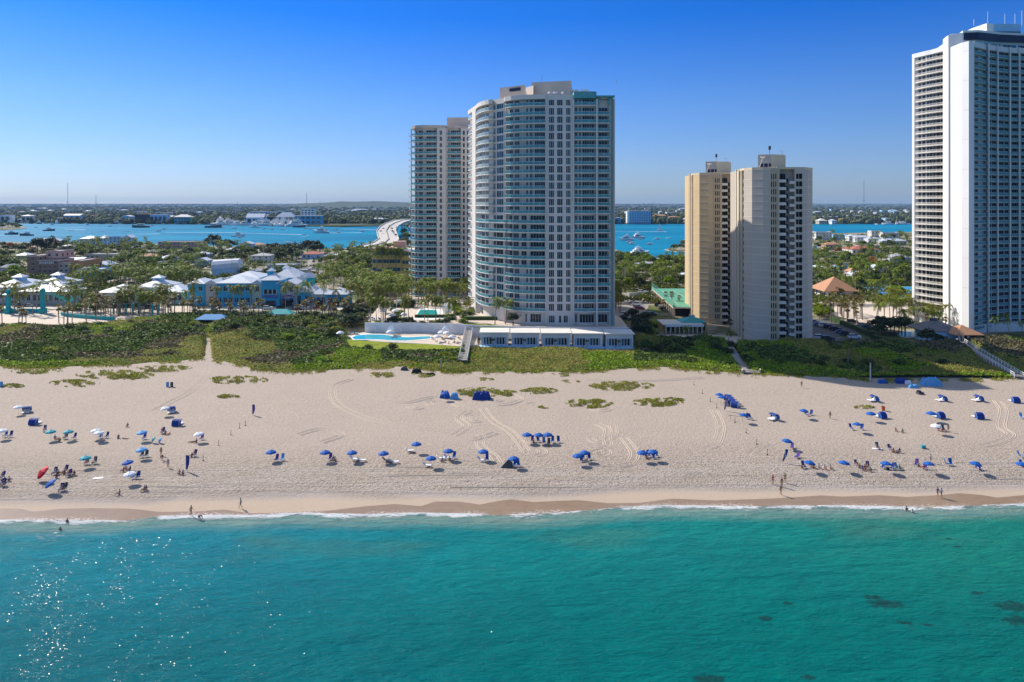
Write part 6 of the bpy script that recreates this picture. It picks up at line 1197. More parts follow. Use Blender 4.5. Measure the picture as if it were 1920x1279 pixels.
def car(x, y, c, rot, where, z=2.05, name='parked_car'): X, Y, Z_ = gp(x, y, z); reg(stamp(name, CARS[c], (X,Y,Z_), rot), {'car_white':'white','car_grey':'grey','car_dark':'black','car_blue':'blue','car_red':'red'}[c]+' car', where, x, 'car')
import itertools as it
cs = it.cycle(['car_white','car_dark','car_grey','car_blue','car_white','car_grey','car_red','car_dark'])
for x, y in ((1204,549),(1210,552),(1211,556),(1214,560),(1220,562),(1224,566),(1228,569),(1236,575),(1242,579),(1247,582),(1253,584)): car(x, y, next(cs), R(75), 'parked under the tennis deck side')
for x, y in ((1189,570),(1193,573),(1196,577),(1200,580),(1222,592),(1172,592),(1170,600)): car(x, y, next(cs), R(75), 'parked on the left of the narrow car park')
for (x, y), c in zip(((1526,606),(1537,611),(1546,613),(1555,616),(1566,620),(1578,625),(1587,629),(1602,635),(1538,636),(1552,638)), ('car_grey','car_blue','car_white','car_dark','car_dark','car_blue','car_dark','car_white','car_white','car_dark')): car(x, y, c, R(80), 'in the shaded car park by the nearer tan tower')
for x, y in ((1618,612),(1626,616),(1652,604),(1664,602),(1690,606),(1598,606)): car(x, y, next(cs), R(70), 'on the forecourt behind the palms')
for x, y in ((502,580),(528,580),(545,580),(556,581),(572,580),(584,580),(596,580),(613,581),(622,581)): car(x, y, next(cs), R(90+random.uniform(-8,8)), 'along the front of the blue mall')
for x, y in ((42,575),(55,575),(75,575),(24,572),(217,578),(224,578),(232,577),(270,578),(282,578),(262,580),(200,577)): car(x, y, next(cs), R(90+random.uniform(-8,8)), 'beside the beach pavilions')
for x, y in ((590,505),(603,496),(588,512),(612,491),(392,502),(400,503),(455,507),(474,510),(486,511),(520,512),(540,512),(505,510),(560,509),(430,508)): car(x, y, next(cs), random.choice((0,1.6)), 'on the pale streets behind the mall', name='car')
# street lights / utility poles
for x, yb, yt in ((435,524,478),(494,507,462),(564,507,468),(512,500,470),(467,505,478),(700,510,468),(1172,540,500),(650,500,472),(552,505,470),(1583,552,508),(1632,715,680),(827,692,672)):
    X, Y, _ = gp(x, yb, 2); h = zat(yt, Y)-2; T_ = empty('utility_pole', (X,Y,2), None, 'pole'); mb = MB(); mb.tube([(X,Y,1.9),(X,Y,2+h)], [.2,.14], 'concrete', 6); mb.build('shaft', T_)
    if yb < 560: mb = MB(); mb.box((X,Y,1.6+h), (2.4,.15,.15), 'concrete'); mb.build('crossarm', T_)
    REG.append((T_, 'tall pale utility pole' if yb < 560 else 'slim pale post', 'rising above the town' if yb < 560 else 'in the dune scrub', x))
for x, yb, yt, lb in ((127,398,343,'tallest lattice radio mast on the left horizon'),(180,398,366,'thin mast right of the tallest left horizon mast'),(575,398,362,'thin radio mast above the boatyard'),(600,396,375,'short mast right of the boatyard mast'),(1620,398,337,'lattice radio mast between the tan tower and the white tower'),(445,398,378,'small mast left of the boatyard'),(1226,398,377,'small mast above the far waterside block')):
    D = 2600.; X = (x-960)*D/F; z1 = zat(yt, D); T_ = empty('radio_mast', (X,D,2), lb, 'radio mast'); mb = MB(); w_ = 1.6 if yt < 350 else .7
    for sx2 in (-1,1): mb.tube([(X+sx2*w_,D,2),(X+sx2*w_*.5,D,z1)], .35, 'metal', 4)
    n = int((z1-2)/6)
    for k in range(n): z = 2+k*6; s_ = 1 if k % 2 else -1; mb.tube([(X-s_*w_*.8,D,z),(X+s_*w_*.8,D,z+6)], .22, 'metal', 4)
    mb.build('lattice', T_); mb = MB(); mb.box((X,D,2+(z1-2)*.45), (w_*4,.5,1.2), 'darkgrey'); mb.build('platform', T_)
# ================================================================ bridge
Lp = [(600,484,2.1),(640,470,2.4),(672,462,4),(700,455,5),(710,448,7),(707,440,10),(706,433,13),(712,425,17),(722,419,20),(738,413.5,22),(756,411,22),(775,411,20)]
Rp = [(640,484,2.1),(680,470,2.4),(715,463,4),(742,457,5),(747,449,7),(744,440,10),(741,432,13),(746,424,17),(756,418,20),(770,413.2,22),(786,411,22),(800,411,20)]
LW = [gp(*q) for q in Lp]; RW = [gp(*q) for q in Rp]; T_ = empty('road_bridge', (LW[5][0], LW[5][1], 2), 'long curving concrete road bridge crossing the lagoon beside the rear tower', 'bridge')
mb = MB(); n = len(LW); v = [tuple(a) for a in LW]+[tuple(a) for a in RW]+[(a[0],a[1],a[2]-1.6) for a in LW]+[(a[0],a[1],a[2]-1.6) for a in RW]
mb.add(v, [f for i in range(n-1) for f in ([i+n,i+n+1,i+1,i],[i,i+1,i+1+2*n,i+2*n],[i+n+1,i+n,i+3*n,i+3*n+1])], 'concrete'); mb.build('deck', T_)
for W, nm in ((LW,'barrier'),(RW,'barrier'),([((a[0]+b[0])/2,(a[1]+b[1])/2,(a[2]+b[2])/2) for a,b in zip(LW,RW)],'median')):
    mb = MB(); k = len(W); vv = [(a[0],a[1],a[2]-.1) for a in W]+[(a[0],a[1],a[2]+1.1) for a in W]+[(a[0]+.9,a[1],a[2]+1.1) for a in W]+[(a[0]+.9,a[1],a[2]-.1) for a in W]; mb.add(vv, [f for i in range(k-1) for f in ([i,i+1,i+1+k,i+k],[i+k,i+k+1,i+1+2*k,i+2*k],[i+2*k,i+2*k+1,i+1+3*k,i+3*k])], 'concrete' if nm == 'barrier' else 'wood'); mb.build(nm, T_)
for i in range(4, n):
    for a, b in ((LW[i], RW[i]),): mb = MB(); mb.box((a[0]+2,a[1]+1,a[2]/2-.8), (2.5,3,a[2]-1.6), 'concrete'); mb.build('pier', T_); mb = MB(); mb.box((b[0]-2,b[1]+1,b[2]/2-.8), (2.5,3,b[2]-1.6), 'concrete'); mb.build('pier', T_)
for x, y, z in ((719,430,15.5),(714,435,13),(738,421,19),(731,425,17),(735,430,15),(736,435,13),(738,438,11.5),(742,442,9.5),(744,428,16)): X, Y, Z_ = gp(x, y, z); reg(stamp('car', CARS[next(cs)], (X,Y,Z_+.3), random.choice((0,3.14)), 1.25), 'car', 'driving over the curved bridge', x+random.random()*.1, 'car')
# ================================================================ boats
def motor(L_=9, cabin=True, fly=False, hull='white', dark=False):
    h = MB(); W_ = L_*.30; st = [(-.5,.85,.5),(-.2,1,.55),(.15,.95,.65),(.38,.55,.8),(.5,.03,.95)]; vs = []
    for y, w_, z in st: Z_ = L_*.13*z/.6; vs += [(-W_/2*w_,y*L_,Z_),(W_/2*w_,y*L_,Z_),(W_/2*w_*.6,y*L_,-.2),(-W_/2*w_*.6,y*L_,-.2)]
    n = len(st); h.add(vs, [f for i in range(n-1) for f in ([i*4,i*4+1,i*4+5,i*4+4],[i*4+1,i*4+2,i*4+6,i*4+5],[i*4+3,i*4,i*4+4,i*4+7])]+[[3,2,1,0]], hull); P_ = [('hull', h.mesh('hull'))]
    if cabin: c = MB(); c.box((0,0,L_*.19), (W_*.7,L_*.42,L_*.11), 'white'); g = MB(); g.box((0,0,L_*.20), (W_*.72,L_*.36,L_*.04), 'black'); P_ += [('cabin', c.mesh('cabin')), ('window', g.mesh('window'))]
    if fly: f = MB(); f.box((0,-L_*.03,L_*.29), (W_*.6,L_*.28,L_*.07), 'white'); f.box((0,-L_*.05,L_*.37), (W_*.5,L_*.16,L_*.015), 'white'); f.tube([(0,-L_*.05,L_*.33),(0,-L_*.05,L_*.5)], L_*.008, 'white'); P_ += [('flybridge', f.mesh('flybridge'))]
    return P_
def sail(L_=11, up=False):
    P_ = motor(L_, False); c = MB(); c.box((0,-L_*.05,L_*.14), (L_*.14,L_*.3,L_*.05), 'white'); m_ = MB(); m_.tube([(0,L_*.08,.5),(0,L_*.08,L_*1.3)], [.12,.07], 'metal', 5); m_.tube([(0,L_*.08,1.6),(0,-L_*.35,1.6)], .08, 'metal', 5); P_ += [('cabin', c.mesh('cabin')), ('mast', m_.mesh('mast'))]
    if up: s_ = MB(); s_.add([(0,L_*.06,1.9),(0,-L_*.34,1.9),(0,L_*.07,L_*1.25),(.05,L_*.06,1.9),(.05,-L_*.34,1.9),(.05,L_*.07,L_*1.25)], [[0,1,2],[5,4,3]], 'white_fabric'); s_.add([(0,L_*.1,1.9),(.3,L_*.45,1.2),(0,L_*.09,L_*1.1)], [[0,1,2]], 'white_fabric'); P_.append(('sail', s_.mesh('sail')))
    return P_
BT = {'m': motor(8), 's': motor(6, False), 'y': motor(22, True, True), 'b': motor(30, True, True), 'd': motor(20, True, True, 'navy'), 'l': sail(11), 'u': sail(12, True), 'g': motor(34, True, False, 'darkgrey')}
BN = {'m':('motorboat','small white motorboat'),'s':('skiff','small open boat'),'y':('yacht','white motor yacht'),'b':('yacht','large white yacht'),'d':('workboat','dark hulled boat'),'l':('sailboat','sailboat with bare mast'),'u':('sailboat','sailboat under white sail'),'g':('barge','long dark barge')}
def boat(x, y, k, where, rot=None, z=0, sc=1): X, Y, Z_ = gp(x, y, z); reg(stamp(BN[k][0], BT[k], (X,Y,z), rot if rot is not None else random.choice((1.4,-1.4,1.8,-1.7)), sc), BN[k][1], where, x, {'motorboat':'motorboat','skiff':'boat','yacht':'yacht','workboat':'boat','sailboat':'sailboat','barge':'barge'}[BN[k][0]])
for x, y, k in ((92,433,'d'),(98,422,'m'),(67,427,'s'),(164,422,'m'),(137,420,'m'),(207,425,'m'),(217,426,'s'),(264,427,'g'),(285,424,'m'),(192,434,'s'),(239,434,'s'),(297,434,'m'),(307,430,'m'),(306,421,'m'),(340,420,'m'),(400,427,'g'),(418,426,'l'),(440,429,'m'),(447,444,'y'),(133,433,'s'),(176,419,'s'),(50,442,'d'),(22,440,'d')): boat(x, y, k, 'on the left half of the lagoon', sc=1.25 if k in 'ms' else 1)
for x, y, k in ((478,427,'y'),(495,430,'m'),(510,431,'m'),(530,431,'m'),(458,424,'m'),(561,426.5,'g'),(575,429,'m'),(582,430,'m'),(602,437,'b'),(611,432,'m'),(628,431,'l'),(633,436.5,'m'),(679,435,'m'),(569,441,'s'),(540,456,'l'),(449,446,'m')): boat(x, y, k, 'on the lagoon left of the bridge', sc=1.25 if k in 'ms' else (.8 if k == 'g' else 1))
for x, y, k in ((1195,447,'b'),(1200,449.5,'m'),(1174,451,'y'),(1180,455,'m'),(1184,458,'m'),(1232,449,'m'),(1237,433,'u'),(1218,459,'m'),(1254,447,'s'),(1283,452,'l'),(1192,482,'y'),(1198,478,'y'),(1208,483,'m'),(1660,428,'s')): boat(x, y, k, 'on the lagoon right of the curved tower', sc=1.2 if k in 'ms' else (.75 if k == 'b' else 1))
rs = random.Random(5)
for i in range(16): x = rs.uniform(405,560); boat(x, 421.6+(x-405)*.022, rs.choice('byyyb'), 'moored at the boatyard on the far shore', rs.uniform(0,6), sc=rs.uniform(1.3,2.0))
for i in range(14): boat(rs.uniform(0,235), 419.9, rs.choice('lymdl'), 'moored along the far left shore', rs.uniform(0,6), sc=1.2)
for i in range(14): boat(rs.uniform(1640,1706), 421, rs.choice('lyll'), 'moored in the far marina left of the white tower', rs.uniform(0,6), sc=1.0)
for x, y, w_ in ((300,437,60),(590,438,36),(650,436,40),(455,438,60),(650,438,22)):      # wakes
    pass
mat('wake', (.62,.72,.78), .8, .1); mb = MB()
for a, b in (((612,436.6),(633,437)),((637,436.6),(679,436)),((448,437),(565,440)),((560,446),(580,441)),((310,436),(448,436.5)),((240,439),(300,438.5)),((110,427),(160,426)),((640,429),(705,431)),((1150,434),(1250,434.5)),((120,430),(160,431))):
    A = gp(*a,.03); B_ = gp(*b,.03); mb.add([(A[0],A[1]-1.5,.05),(B_[0],B_[1]-4,.05),(B_[0],B_[1]+4,.05),(A[0],A[1]+1.5,.05)], [[0,1,2,3]], 'wake')
tag(mb.build('boat_wakes'), 'thin white boat wakes streaking the lagoon', 'wake', kind='stuff')
# ================================================================ mainland
def block(x0, x1, yb, yt, wall, roof, label, rk='flat', rh=4, rows=2, name='building', cat='building', dep=22, win=None):
    X0, Y, _ = gp(x0, yb, 2); X1 = gp(x1, yb, 2)[0]; T_ = empty(name, ((X0+X1)/2,Y,2), label, cat); z1 = zat(yt, Y); mb = MB(); mb.box(((X0+X1)/2, Y+dep/2, (1.9+z1)/2), (X1-X0, dep, z1-1.9), wall); mb.build('wall', T_); mb = MB()
    if rk == 'flat': mb.box(((X0+X1)/2, Y+dep/2, z1+.4), (X1-X0+1, dep+1, .8), roof)
    else: mb.hip(X0, X1, Y, Y+dep, z1, rh, roof, 1.5, rk)
    mb.build('roof', T_); n = win if win is not None else max(2, int((X1-X0)/9)); fh = (z1-2)/rows
    for r_ in range(rows):
        for k in range(n): mb = MB(); cx = X0+(X1-X0)*(k+.5)/n; mb.box((cx, Y-.1, 2+fh*(r_+.55)), ((X1-X0)/n*.62, .3, fh*.5), 'win'); mb.build('window', T_)
block(1180,1220,419,396,'lightblue_wall','white_roof','glassy blue seven storey waterside block across the lagoon',rows=7,win=9,name='apartment_block'); block(1148,1164,419,409,'blue_wall','white_roof','low blue building left of the glassy waterside block',rows=3,win=3)
block(1176,1180,419,396.5,'white','white','narrow white stair tower at the left end of the waterside block',rows=1,win=0,name='stair_tower')
block(564,589,419.5,392.5,'white','lightblue_wall','white tower block standing above the boatyard sheds',rows=6,win=4); block(553,602,421,405,'blue_wall','white_roof','long blue hangar right of the boatyard',rows=2,win=5,name='hangar',cat='hangar'); block(462,494,421,408,'lightblue_wall','white_roof','boatyard shed with tall white gabled roof',rk='gable',rh=9,rows=1,win=3,name='boat_shed',cat='shed'); block(494,517,420.5,407,'navy','darkgrey','dark boatyard shed between the white ones',rows=1,win=2,name='boat_shed',cat='shed'); block(518,552,420.5,407,'greywall','white_roof','boatyard shed with white hip roof left of the blue hangar',rk='hip',rh=11,rows=1,win=3,name='boat_shed',cat='shed')
block(253,280,418.5,402,'black','terra_roof','dark open sided marina shed on the far shore',rows=1,win=3,name='boat_shed',cat='shed'); block(281,312,418.5,403,'lightblue_wall','white_roof','pale blue marina shed right of the dark one',rows=1,win=4,name='boat_shed',cat='shed'); block(327,356,419,407,'teal_fabric','ivory','teal waterfront house with tan hip roof',rk='hip',rh=6,rows=2,win=5,name='house',cat='house'); block(228,244,418,406,'lightblue_wall','white_roof','small white roofed boathouse left of the dark shed',rk='gable',rh=3,rows=1,win=2,name='boathouse',cat='shed')
block(0,18,417,404,'white','white_roof','white marina building at the far left edge',rows=1,win=2); block(40,56,417,405,'ivory','white_roof','wide white canopy building on the far left shore',rk='hip',rh=3,rows=1,win=2); block(120,150,415,404,'lightblue_wall','white_roof','pale blue gabled building behind the far left shore',rk='gable',rh=4,rows=1,win=3)
block(1536,1550,420,414,'tan_house','ivory','beige waterside villa across the lagoon right of the tan tower',rk='hip',rh=5,name='villa',cat='house',win=3); block(1560,1568,420.5,414,'white','white_roof','white waterside villa across the lagoon',rk='hip',rh=3,name='villa',cat='house',win=2)
rs = random.Random(11); cols = [('white','white_roof'),('ivory','white_roof'),('greywall','grey_roof'),('lightblue_wall','white_roof'),('tan_house','terra_roof'),('pink_wall','terra_roof')]
for i, (a, b) in enumerate(((-60,770),(1146,1290),(1524,1708))):
    for k in range((74,16,22)[i]):
        x = a+(b-a)*(k+rs.random())/(74,16,22)[i]; row = rs.random(); yb = 417-22*row**.8; wd_ = rs.uniform(6,22)*(1 if rs.random() < .8 else 2.2)*(.4+.6*(yb-388)/30 if yb > 395 else .45); wl, rf = rs.choice(cols[:4] if row > .3 else cols); X, Y, _ = gp(x, yb, 2); h = rs.uniform(6,10)+(6 if row > .4 else 0)
        if 555 < x < 605 and yb > 410: continue
        block(x, x+wd_, yb, yb-h*F/Y, wl, rf, None, 'hip' if rs.random() < .4 else 'flat', 3, 1, 'warehouse' if wd_ > 14 else 'building', 'building', 30, max(1,int(wd_/6))); o = SC.objects[-1]
        while o.parent: o = o.parent
        REG.append((o, {'white':'far white','ivory':'far cream','greywall':'far grey','lightblue_wall':'far pale blue','tan_house':'far tan','pink_wall':'far pink'}[wl]+' building', 'among the mainland trees %s' % ('left of the towers','right of the curved tower','left of the white tower')[i], x))
# far woodland: thousands of rough crowns in one mesh
def blobs(name, px, py, z, rad, hgt, m, seed):
    r = np.random.default_rng(seed); D = F*(H-z)/(py-381); X = (px-960)*D/F; n = len(px)
    t_ = (1+5**.5)/2; ico = np.array([(-1,t_,0),(1,t_,0),(-1,-t_,0),(1,-t_,0),(0,-1,t_),(0,1,t_),(0,-1,-t_),(0,1,-t_),(t_,0,-1),(t_,0,1),(-t_,0,-1),(-t_,0,1)])/1.9
    fc = np.array([(0,11,5),(0,5,1),(0,1,7),(0,7,10),(0,10,11),(1,5,9),(5,11,4),(11,10,2),(10,7,6),(7,1,8),(3,9,4),(3,4,2),(3,2,6),(3,6,8),(3,8,9),(4,9,5),(2,4,11),(6,2,10),(8,6,7),(9,8,1)])
    ed = {}; V = [tuple(v) for v in ico]; F2 = []
    def md(a, b):
        k = (min(a,b), max(a,b))
        if k not in ed: q = (np.array(V[a])+V[b])/2; q = q/np.linalg.norm(q); ed[k] = len(V); V.append(tuple(q))
        return ed[k]
    for a, b, c in fc: ab, bc, ca = md(a,b), md(b,c), md(c,a); F2 += [(a,ab,ca),(b,bc,ab),(c,ca,bc),(ab,bc,ca)]
    V = np.array(V); F2 = np.array(F2); VV = V[None]*(1+.45*r.normal(size=(n,len(V),1))).clip(.4,1.7); VV = VV*np.stack([rad,rad,hgt],-1)[:,None,:]+np.stack([X,D,z+hgt*.55],-1)[:,None,:]
    FF = (F2[None]+(np.arange(n)*len(V))[:,None,None]).reshape(-1).astype(np.int32); me = bpy.data.meshes.new(name); me.vertices.add(n*len(V)); me.vertices.foreach_set('co', VV.astype(np.float32).ravel()); me.loops.add(len(FF)); me.loops.foreach_set('vertex_index', FF); me.polygons.add(len(FF)//3); me.polygons.foreach_set('loop_start', np.arange(0,len(FF),3,dtype=np.int32)); me.update(calc_edges=True); me.materials.append(MATS[m]); return me
r = np.random.default_rng(4); n = 15000; py = 381.6+38.0*r.random(n)**.75; px = r.uniform(-350,2270,n); keep = py < np.interp(px, [a for a,b in MAIN], [b for a,b in MAIN])-1.2; px, py = px[keep], py[keep]; D = 70000/(py-381); mat('leaf_far', (.065,.085,.035), .9, .3, .02, .05, isl=.75, rnd=.01, dets=2)
rad = np.clip(D*.0028,4,60)*r.uniform(.5,1.3,len(px)); hg = np.clip(5.5+D*.0004,5,12)*r.uniform(.55,1.25,len(px))
tag(ob('mainland_woods', blobs('mainland_woods', px, py, 2, rad, hg, 'leaf_far', 2)), 'continuous dark woodland covering the mainland to the horizon', 'woodland', kind='stuff')
mb = MB(); D = 9000.; HL = [(560,381.5),(600,380.6),(625,379),(640,377.5),(665,378.2),(690,377.6),(705,377.2),(725,378),(745,379),(780,380),(830,380.3),(900,381.3)]; W = [((x-960)*D/F, zat(y,D)) for x, y in HL]; n = len(W)
mb.add([(a,D-900,0) for a,z in W]+[(a,D,z) for a,z in W]+[(a,D+1500,0) for a,z in W], [f for i in range(n-1) for f in ([i,i+1,i+1+n,i+n],[i+n,i+n+1,i+1+2*n,i+2*n])], 'leaf_far'); tag(mb.build('hills'), kind='structure')
r = np.random.default_rng(14); n = 15000; cl = 15; py = np.concatenate([r.uniform(440,540,n), r.uniform(540,575,n//4)]); px = r.uniform(-500,2900,len(py)); D = 70000/(py-381); X = (px-960)*D/F
ok = (py > np.interp(px, [a for a,b in LAG], [b for a,b in LAG])+3)&(vnoise(X, D, 22, 44) > .27)
for a,b,c,d in KEEP: ok &= ~((X > a-2.5)&(X < b+2.5)&(D > c-3)&(D < d+2.5))
px, py, D = px[ok], py[ok], D[ok]; 
def canopy(px, py, seed, cards_n=46):
    r = np.random.default_rng(seed); D = 70000/(py-381); X = (px-960)*D/F; n = len(px); s = r.uniform(1.3,3.2,n); c = np.stack([X,D,2+s*.75],-1); v = r.normal(size=(n,cards_n,3)); v /= np.linalg.norm(v,axis=-1,keepdims=True); v[...,2] = np.abs(v[...,2])*.85-.15
    return (c[:,None,:]+v*s[:,None,None]*r.uniform(.6,1.1,(n,cards_n,1))).reshape(-1,3)
k = len(px)//2; print('understory', len(px))
for nm, a, b, mm, lb in (('town_shrubbery',0,k//1,'leaf_tree','mixed green shrubbery filling the gardens of the town'),('garden_bushes',k,2*k,'leaf_bush2','bright yellowish bushes scattered through the town gardens')):
    if mm not in MATS: mat(mm, (.13,.155,.025), .7, .25, .2, .2, isl=.6, rnd=.01, trans=.25)
    tag(ob(nm, leafcards(nm, canopy(px[a:b], py[a:b], a+1), .55, mm, seed=a+2)), lb, 'shrubbery', kind='stuff')
# keep the 300 nearest of a kind as things, melt the farther ones into one mass
def melt(prefix, keep, name, label, cat):
    L_ = [o for o in SC.objects if o.parent is None and o.type == 'EMPTY' and o.name.split('.')[0] == prefix]
    L_.sort(key=lambda o: o.location.y); rest = L_[keep:]
    if not rest: return
    bpy.context.view_layer.update(); cache = {}; VV, FF, MM, ms = [], [], [], []; off = 0
    for o in rest:
        for c in o.children:
            me = c.data
            if me.name not in cache:
                co = np.empty(len(me.vertices)*3, np.float32); me.vertices.foreach_get('co', co); vi = np.empty(len(me.loops), np.int32); me.loops.foreach_get('vertex_index', vi); lt = np.empty(len(me.polygons), np.int32); me.polygons.foreach_get('loop_total', lt); mi = np.empty(len(me.polygons), np.int32); me.polygons.foreach_get('material_index', mi); cache[me.name] = (co.reshape(-1,3), vi, lt, mi, [m_.name for m_ in me.materials])
            co, vi, lt, mi, mn = cache[me.name]; M_ = np.array(c.matrix_world); VV.append(co @ M_[:3,:3].T+M_[:3,3]); FF.append((vi+off, lt)); off += len(co)
            for m_ in mn:
                if m_ not in ms: ms.append(m_)
            MM.append(np.array([ms.index(m_) for m_ in mn])[mi])
    V = np.concatenate(VV); vi = np.concatenate([f[0] for f in FF]); lt = np.concatenate([f[1] for f in FF]); me = bpy.data.meshes.new(name); me.vertices.add(len(V)); me.vertices.foreach_set('co', V.astype(np.float32).ravel()); me.loops.add(len(vi)); me.loops.foreach_set('vertex_index', vi.astype(np.int32)); me.polygons.add(len(lt)); me.polygons.foreach_set('loop_start', (np.cumsum(lt)-lt).astype(np.int32)); me.polygons.foreach_set('material_index', np.concatenate(MM).astype(np.int32))
    for m_ in ms: me.materials.append(MATS[m_])
    me.update(calc_edges=True); tag(ob(name, me), label, cat, kind='stuff'); dead = set(rest)
    REG[:] = [q for q in REG if q[0] not in dead]
    for o in rest:
        for c in list(o.children): bpy.data.objects.remove(c)
        bpy.data.objects.remove(o)
melt('tree', 290, 'town_trees', 'farther broadleaf trees massed across the town up to the lagoon', 'trees'); melt('palm_tree', 290, 'town_palms', 'farther palms scattered across the town up to the lagoon', 'palms')
# ================================================================ people
def skin_mesh(name, verts, edges, m, sub=1):
    ks = list(verts); me = bpy.data.meshes.new(name); me.from_pydata([verts[k][0] for k in ks], [(ks.index(a), ks.index(b)) for a, b in edges], []); o = bpy.data.objects.new(name, me); SC.collection.objects.link(o)
    md = o.modifiers.new('skin', 'SKIN'); md.use_smooth_shade = True
    for i, k in enumerate(ks): r_ = verts[k][1]; me.skin_vertices[0].data[i].radius = (r_, r_) if not hasattr(r_, '__len__') else r_; me.skin_vertices[0].data[i].use_root = (i == 0)
    if sub: o.modifiers.new('sub', 'SUBSURF').levels = sub
    bpy.context.view_layer.update(); ev = o.evaluated_get(bpy.context.evaluated_depsgraph_get()); out = bpy.data.meshes.new_from_object(ev); bpy.data.objects.remove(o); out.name = name
    out.materials.clear(); out.materials.append(MATS[m]); return out
def person_proto(pel, chest, neck, head, sh, el, wr, hip, kn, an, toe, hdir=(0,0,-1), garment='shorts'):
    V = {}; E = []; hd = Vector(hdir)
    def A(k, p_, r_, par=None): V[k] = (tuple(p_), r_); (E.append((par, k)) if par else None)
    A('pel', pel, .125); mid = tuple((a+b)/2 for a, b in zip(pel, chest)); A('mid', mid, .115, 'pel'); A('chest', chest, .135, 'mid'); A('neck', neck, .055, 'chest')
    hv = (Vector(head)-Vector(neck)).normalized(); A('jaw', Vector(head)-hv*.05, .075, 'neck'); A('head', Vector(head)+hv*.05, .095, 'jaw'); A('crown', Vector(head)+hv*.12, .06, 'head')
    for s, n in ((-1,'l'),(1,'r')):
        g = lambda q, i=None: (q[0]*s, q[1], q[2])
        q = lambda t_: (t_[0 if s < 0 else 1] if isinstance(t_, list) else (t_[0]*s, t_[1], t_[2]))
        S_, EL, WR, HP, KN, AN, TO = q(sh), q(el), q(wr), q(hip), q(kn), q(an), q(toe)
        A('sh'+n, S_, .06, 'chest'); A('el'+n, EL, .042, 'sh'+n); A('wr'+n, WR, .028, 'el'+n); d = (Vector(WR)-Vector(EL)).normalized(); pm = Vector(WR)+d*.07; A('pm'+n, pm, .032, 'wr'+n)
        sd_ = d.cross(Vector((0,1,.1))).normalized()
        for f in range(4): A('f%d%s' % (f, n), pm+d*(.085-.008*abs(f-1.4))+sd_*(.012+(f-1.5)*.022)-Vector((0,.015,0)), .008, 'pm'+n)
        A('th'+n, Vector(WR)+d*.06+Vector((0,-.05,0)), .009, 'pm'+n)
        A('hip'+n, HP, .095, 'pel'); A('kn'+n, KN, .06, 'hip'+n); A('an'+n, AN, .038, 'kn'+n); A('to'+n, TO, .03, 'an'+n)
    body = skin_mesh('body', V, E, 'skin'); P_ = [('body', body)]
    hv2 = Vector(head)+hv*.075; h = MB(); h.lathe([(.0,.075),(.07,.055),(.105,.0),(.1,-.05),(.085,-.10)], 'hair', 10, tuple(hv2+Vector((0,.018,0)))); P_.append(('hair', h.mesh('hair', True)))
    G = {'pel': (pel, .142), 'w': (tuple(Vector(pel)*.75+Vector(chest)*.25), .128)}; GE = [('pel','w')]
    for s, n in ((-1,'l'),(1,'r')): q = lambda t_: (t_[0 if s < 0 else 1] if isinstance(t_, list) else (t_[0]*s, t_[1], t_[2])); HP, KN = Vector(q(hip)), Vector(q(kn)); G['h'+n] = (tuple(HP), .112); G['k'+n] = (tuple(HP*.5+KN*.5), .098); GE += [('pel','h'+n),('h'+n,'k'+n)]
    P_.append(('shorts', skin_mesh('shorts', G, GE, 'royal')))
    T_ = {'m': (mid, .135), 'c': (chest, .155), 'n': (tuple(Vector(chest)*.4+Vector(neck)*.6), .08)}; TE = [('m','c'),('c','n')]
    for s, n in ((-1,'l'),(1,'r')): q = lambda t_: (t_[0 if s < 0 else 1] if isinstance(t_, list) else (t_[0]*s, t_[1], t_[2])); S_, EL = Vector(q(sh)), Vector(q(el)); T_['s'+n] = (tuple(S_), .075); T_['e'+n] = (tuple(S_*.45+EL*.55), .062); TE += [('c','s'+n),('s'+n,'e'+n)]
    shirt = ('shirt', skin_mesh('shirt', T_, TE, 'white_fabric')); return P_, shirt
HPp = (.10,0,.92)
PO = {
 'stand': person_proto((0,0,.96),(0,.0,1.30),(0,0,1.47),(0,-.01,1.60),(.18,0,1.40),(.25,.03,1.13),(.27,-.05,.90),(.10,0,.90),(.11,-.01,.50),(.12,.03,.07),(.13,-.13,.03)),
 'walk': person_proto((0,0,.95),(0,-.03,1.30),(0,-.03,1.46),(0,-.05,1.59),(.18,-.02,1.40),[(-.23,.15,1.15),(.23,-.12,1.15)],[(-.25,.12,.92),(.25,-.30,.98)],(.10,0,.90),[(-.10,-.16,.52),(.10,.02,.48)],[(-.11,-.28,.10),(.11,.32,.12)],[(-.11,-.44,.06),(.11,.20,.03)]),
 'sit': person_proto((0,.05,.52),(0,.22,.84),(0,.28,1.0),(0,.29,1.13),(.18,.24,.94),(.30,.12,.70),(.31,-.12,.64),(.10,.03,.52),(.13,-.42,.52),(.14,-.50,.10),(.15,-.64,.04)),
 'ground': person_proto((0,.05,.14),(0,.13,.48),(0,.14,.64),(0,.12,.77),(.18,.14,.57),(.27,.06,.34),(.20,-.25,.38),(.10,.03,.14),(.15,-.38,.44),(.15,-.64,.08),(.16,-.78,.04)),
 'lie': person_proto((0,0,.15),(0,.36,.17),(0,.52,.17),(0,.66,.19),(.18,.44,.17),(.30,.22,.10),(.26,-.02,.08),(.10,-.05,.14),(.12,-.46,.20),(.14,-.86,.08),(.15,-.93,.16)),
 'bend': person_proto((0,.12,.90),(0,-.20,1.02),(0,-.34,.98),(0,-.46,.90),(.18,-.25,.98),(.22,-.38,.72),(.18,-.48,.48),(.10,.12,.86),(.12,.05,.48),(.14,.10,.07),(.14,-.06,.03))}
WHO = []
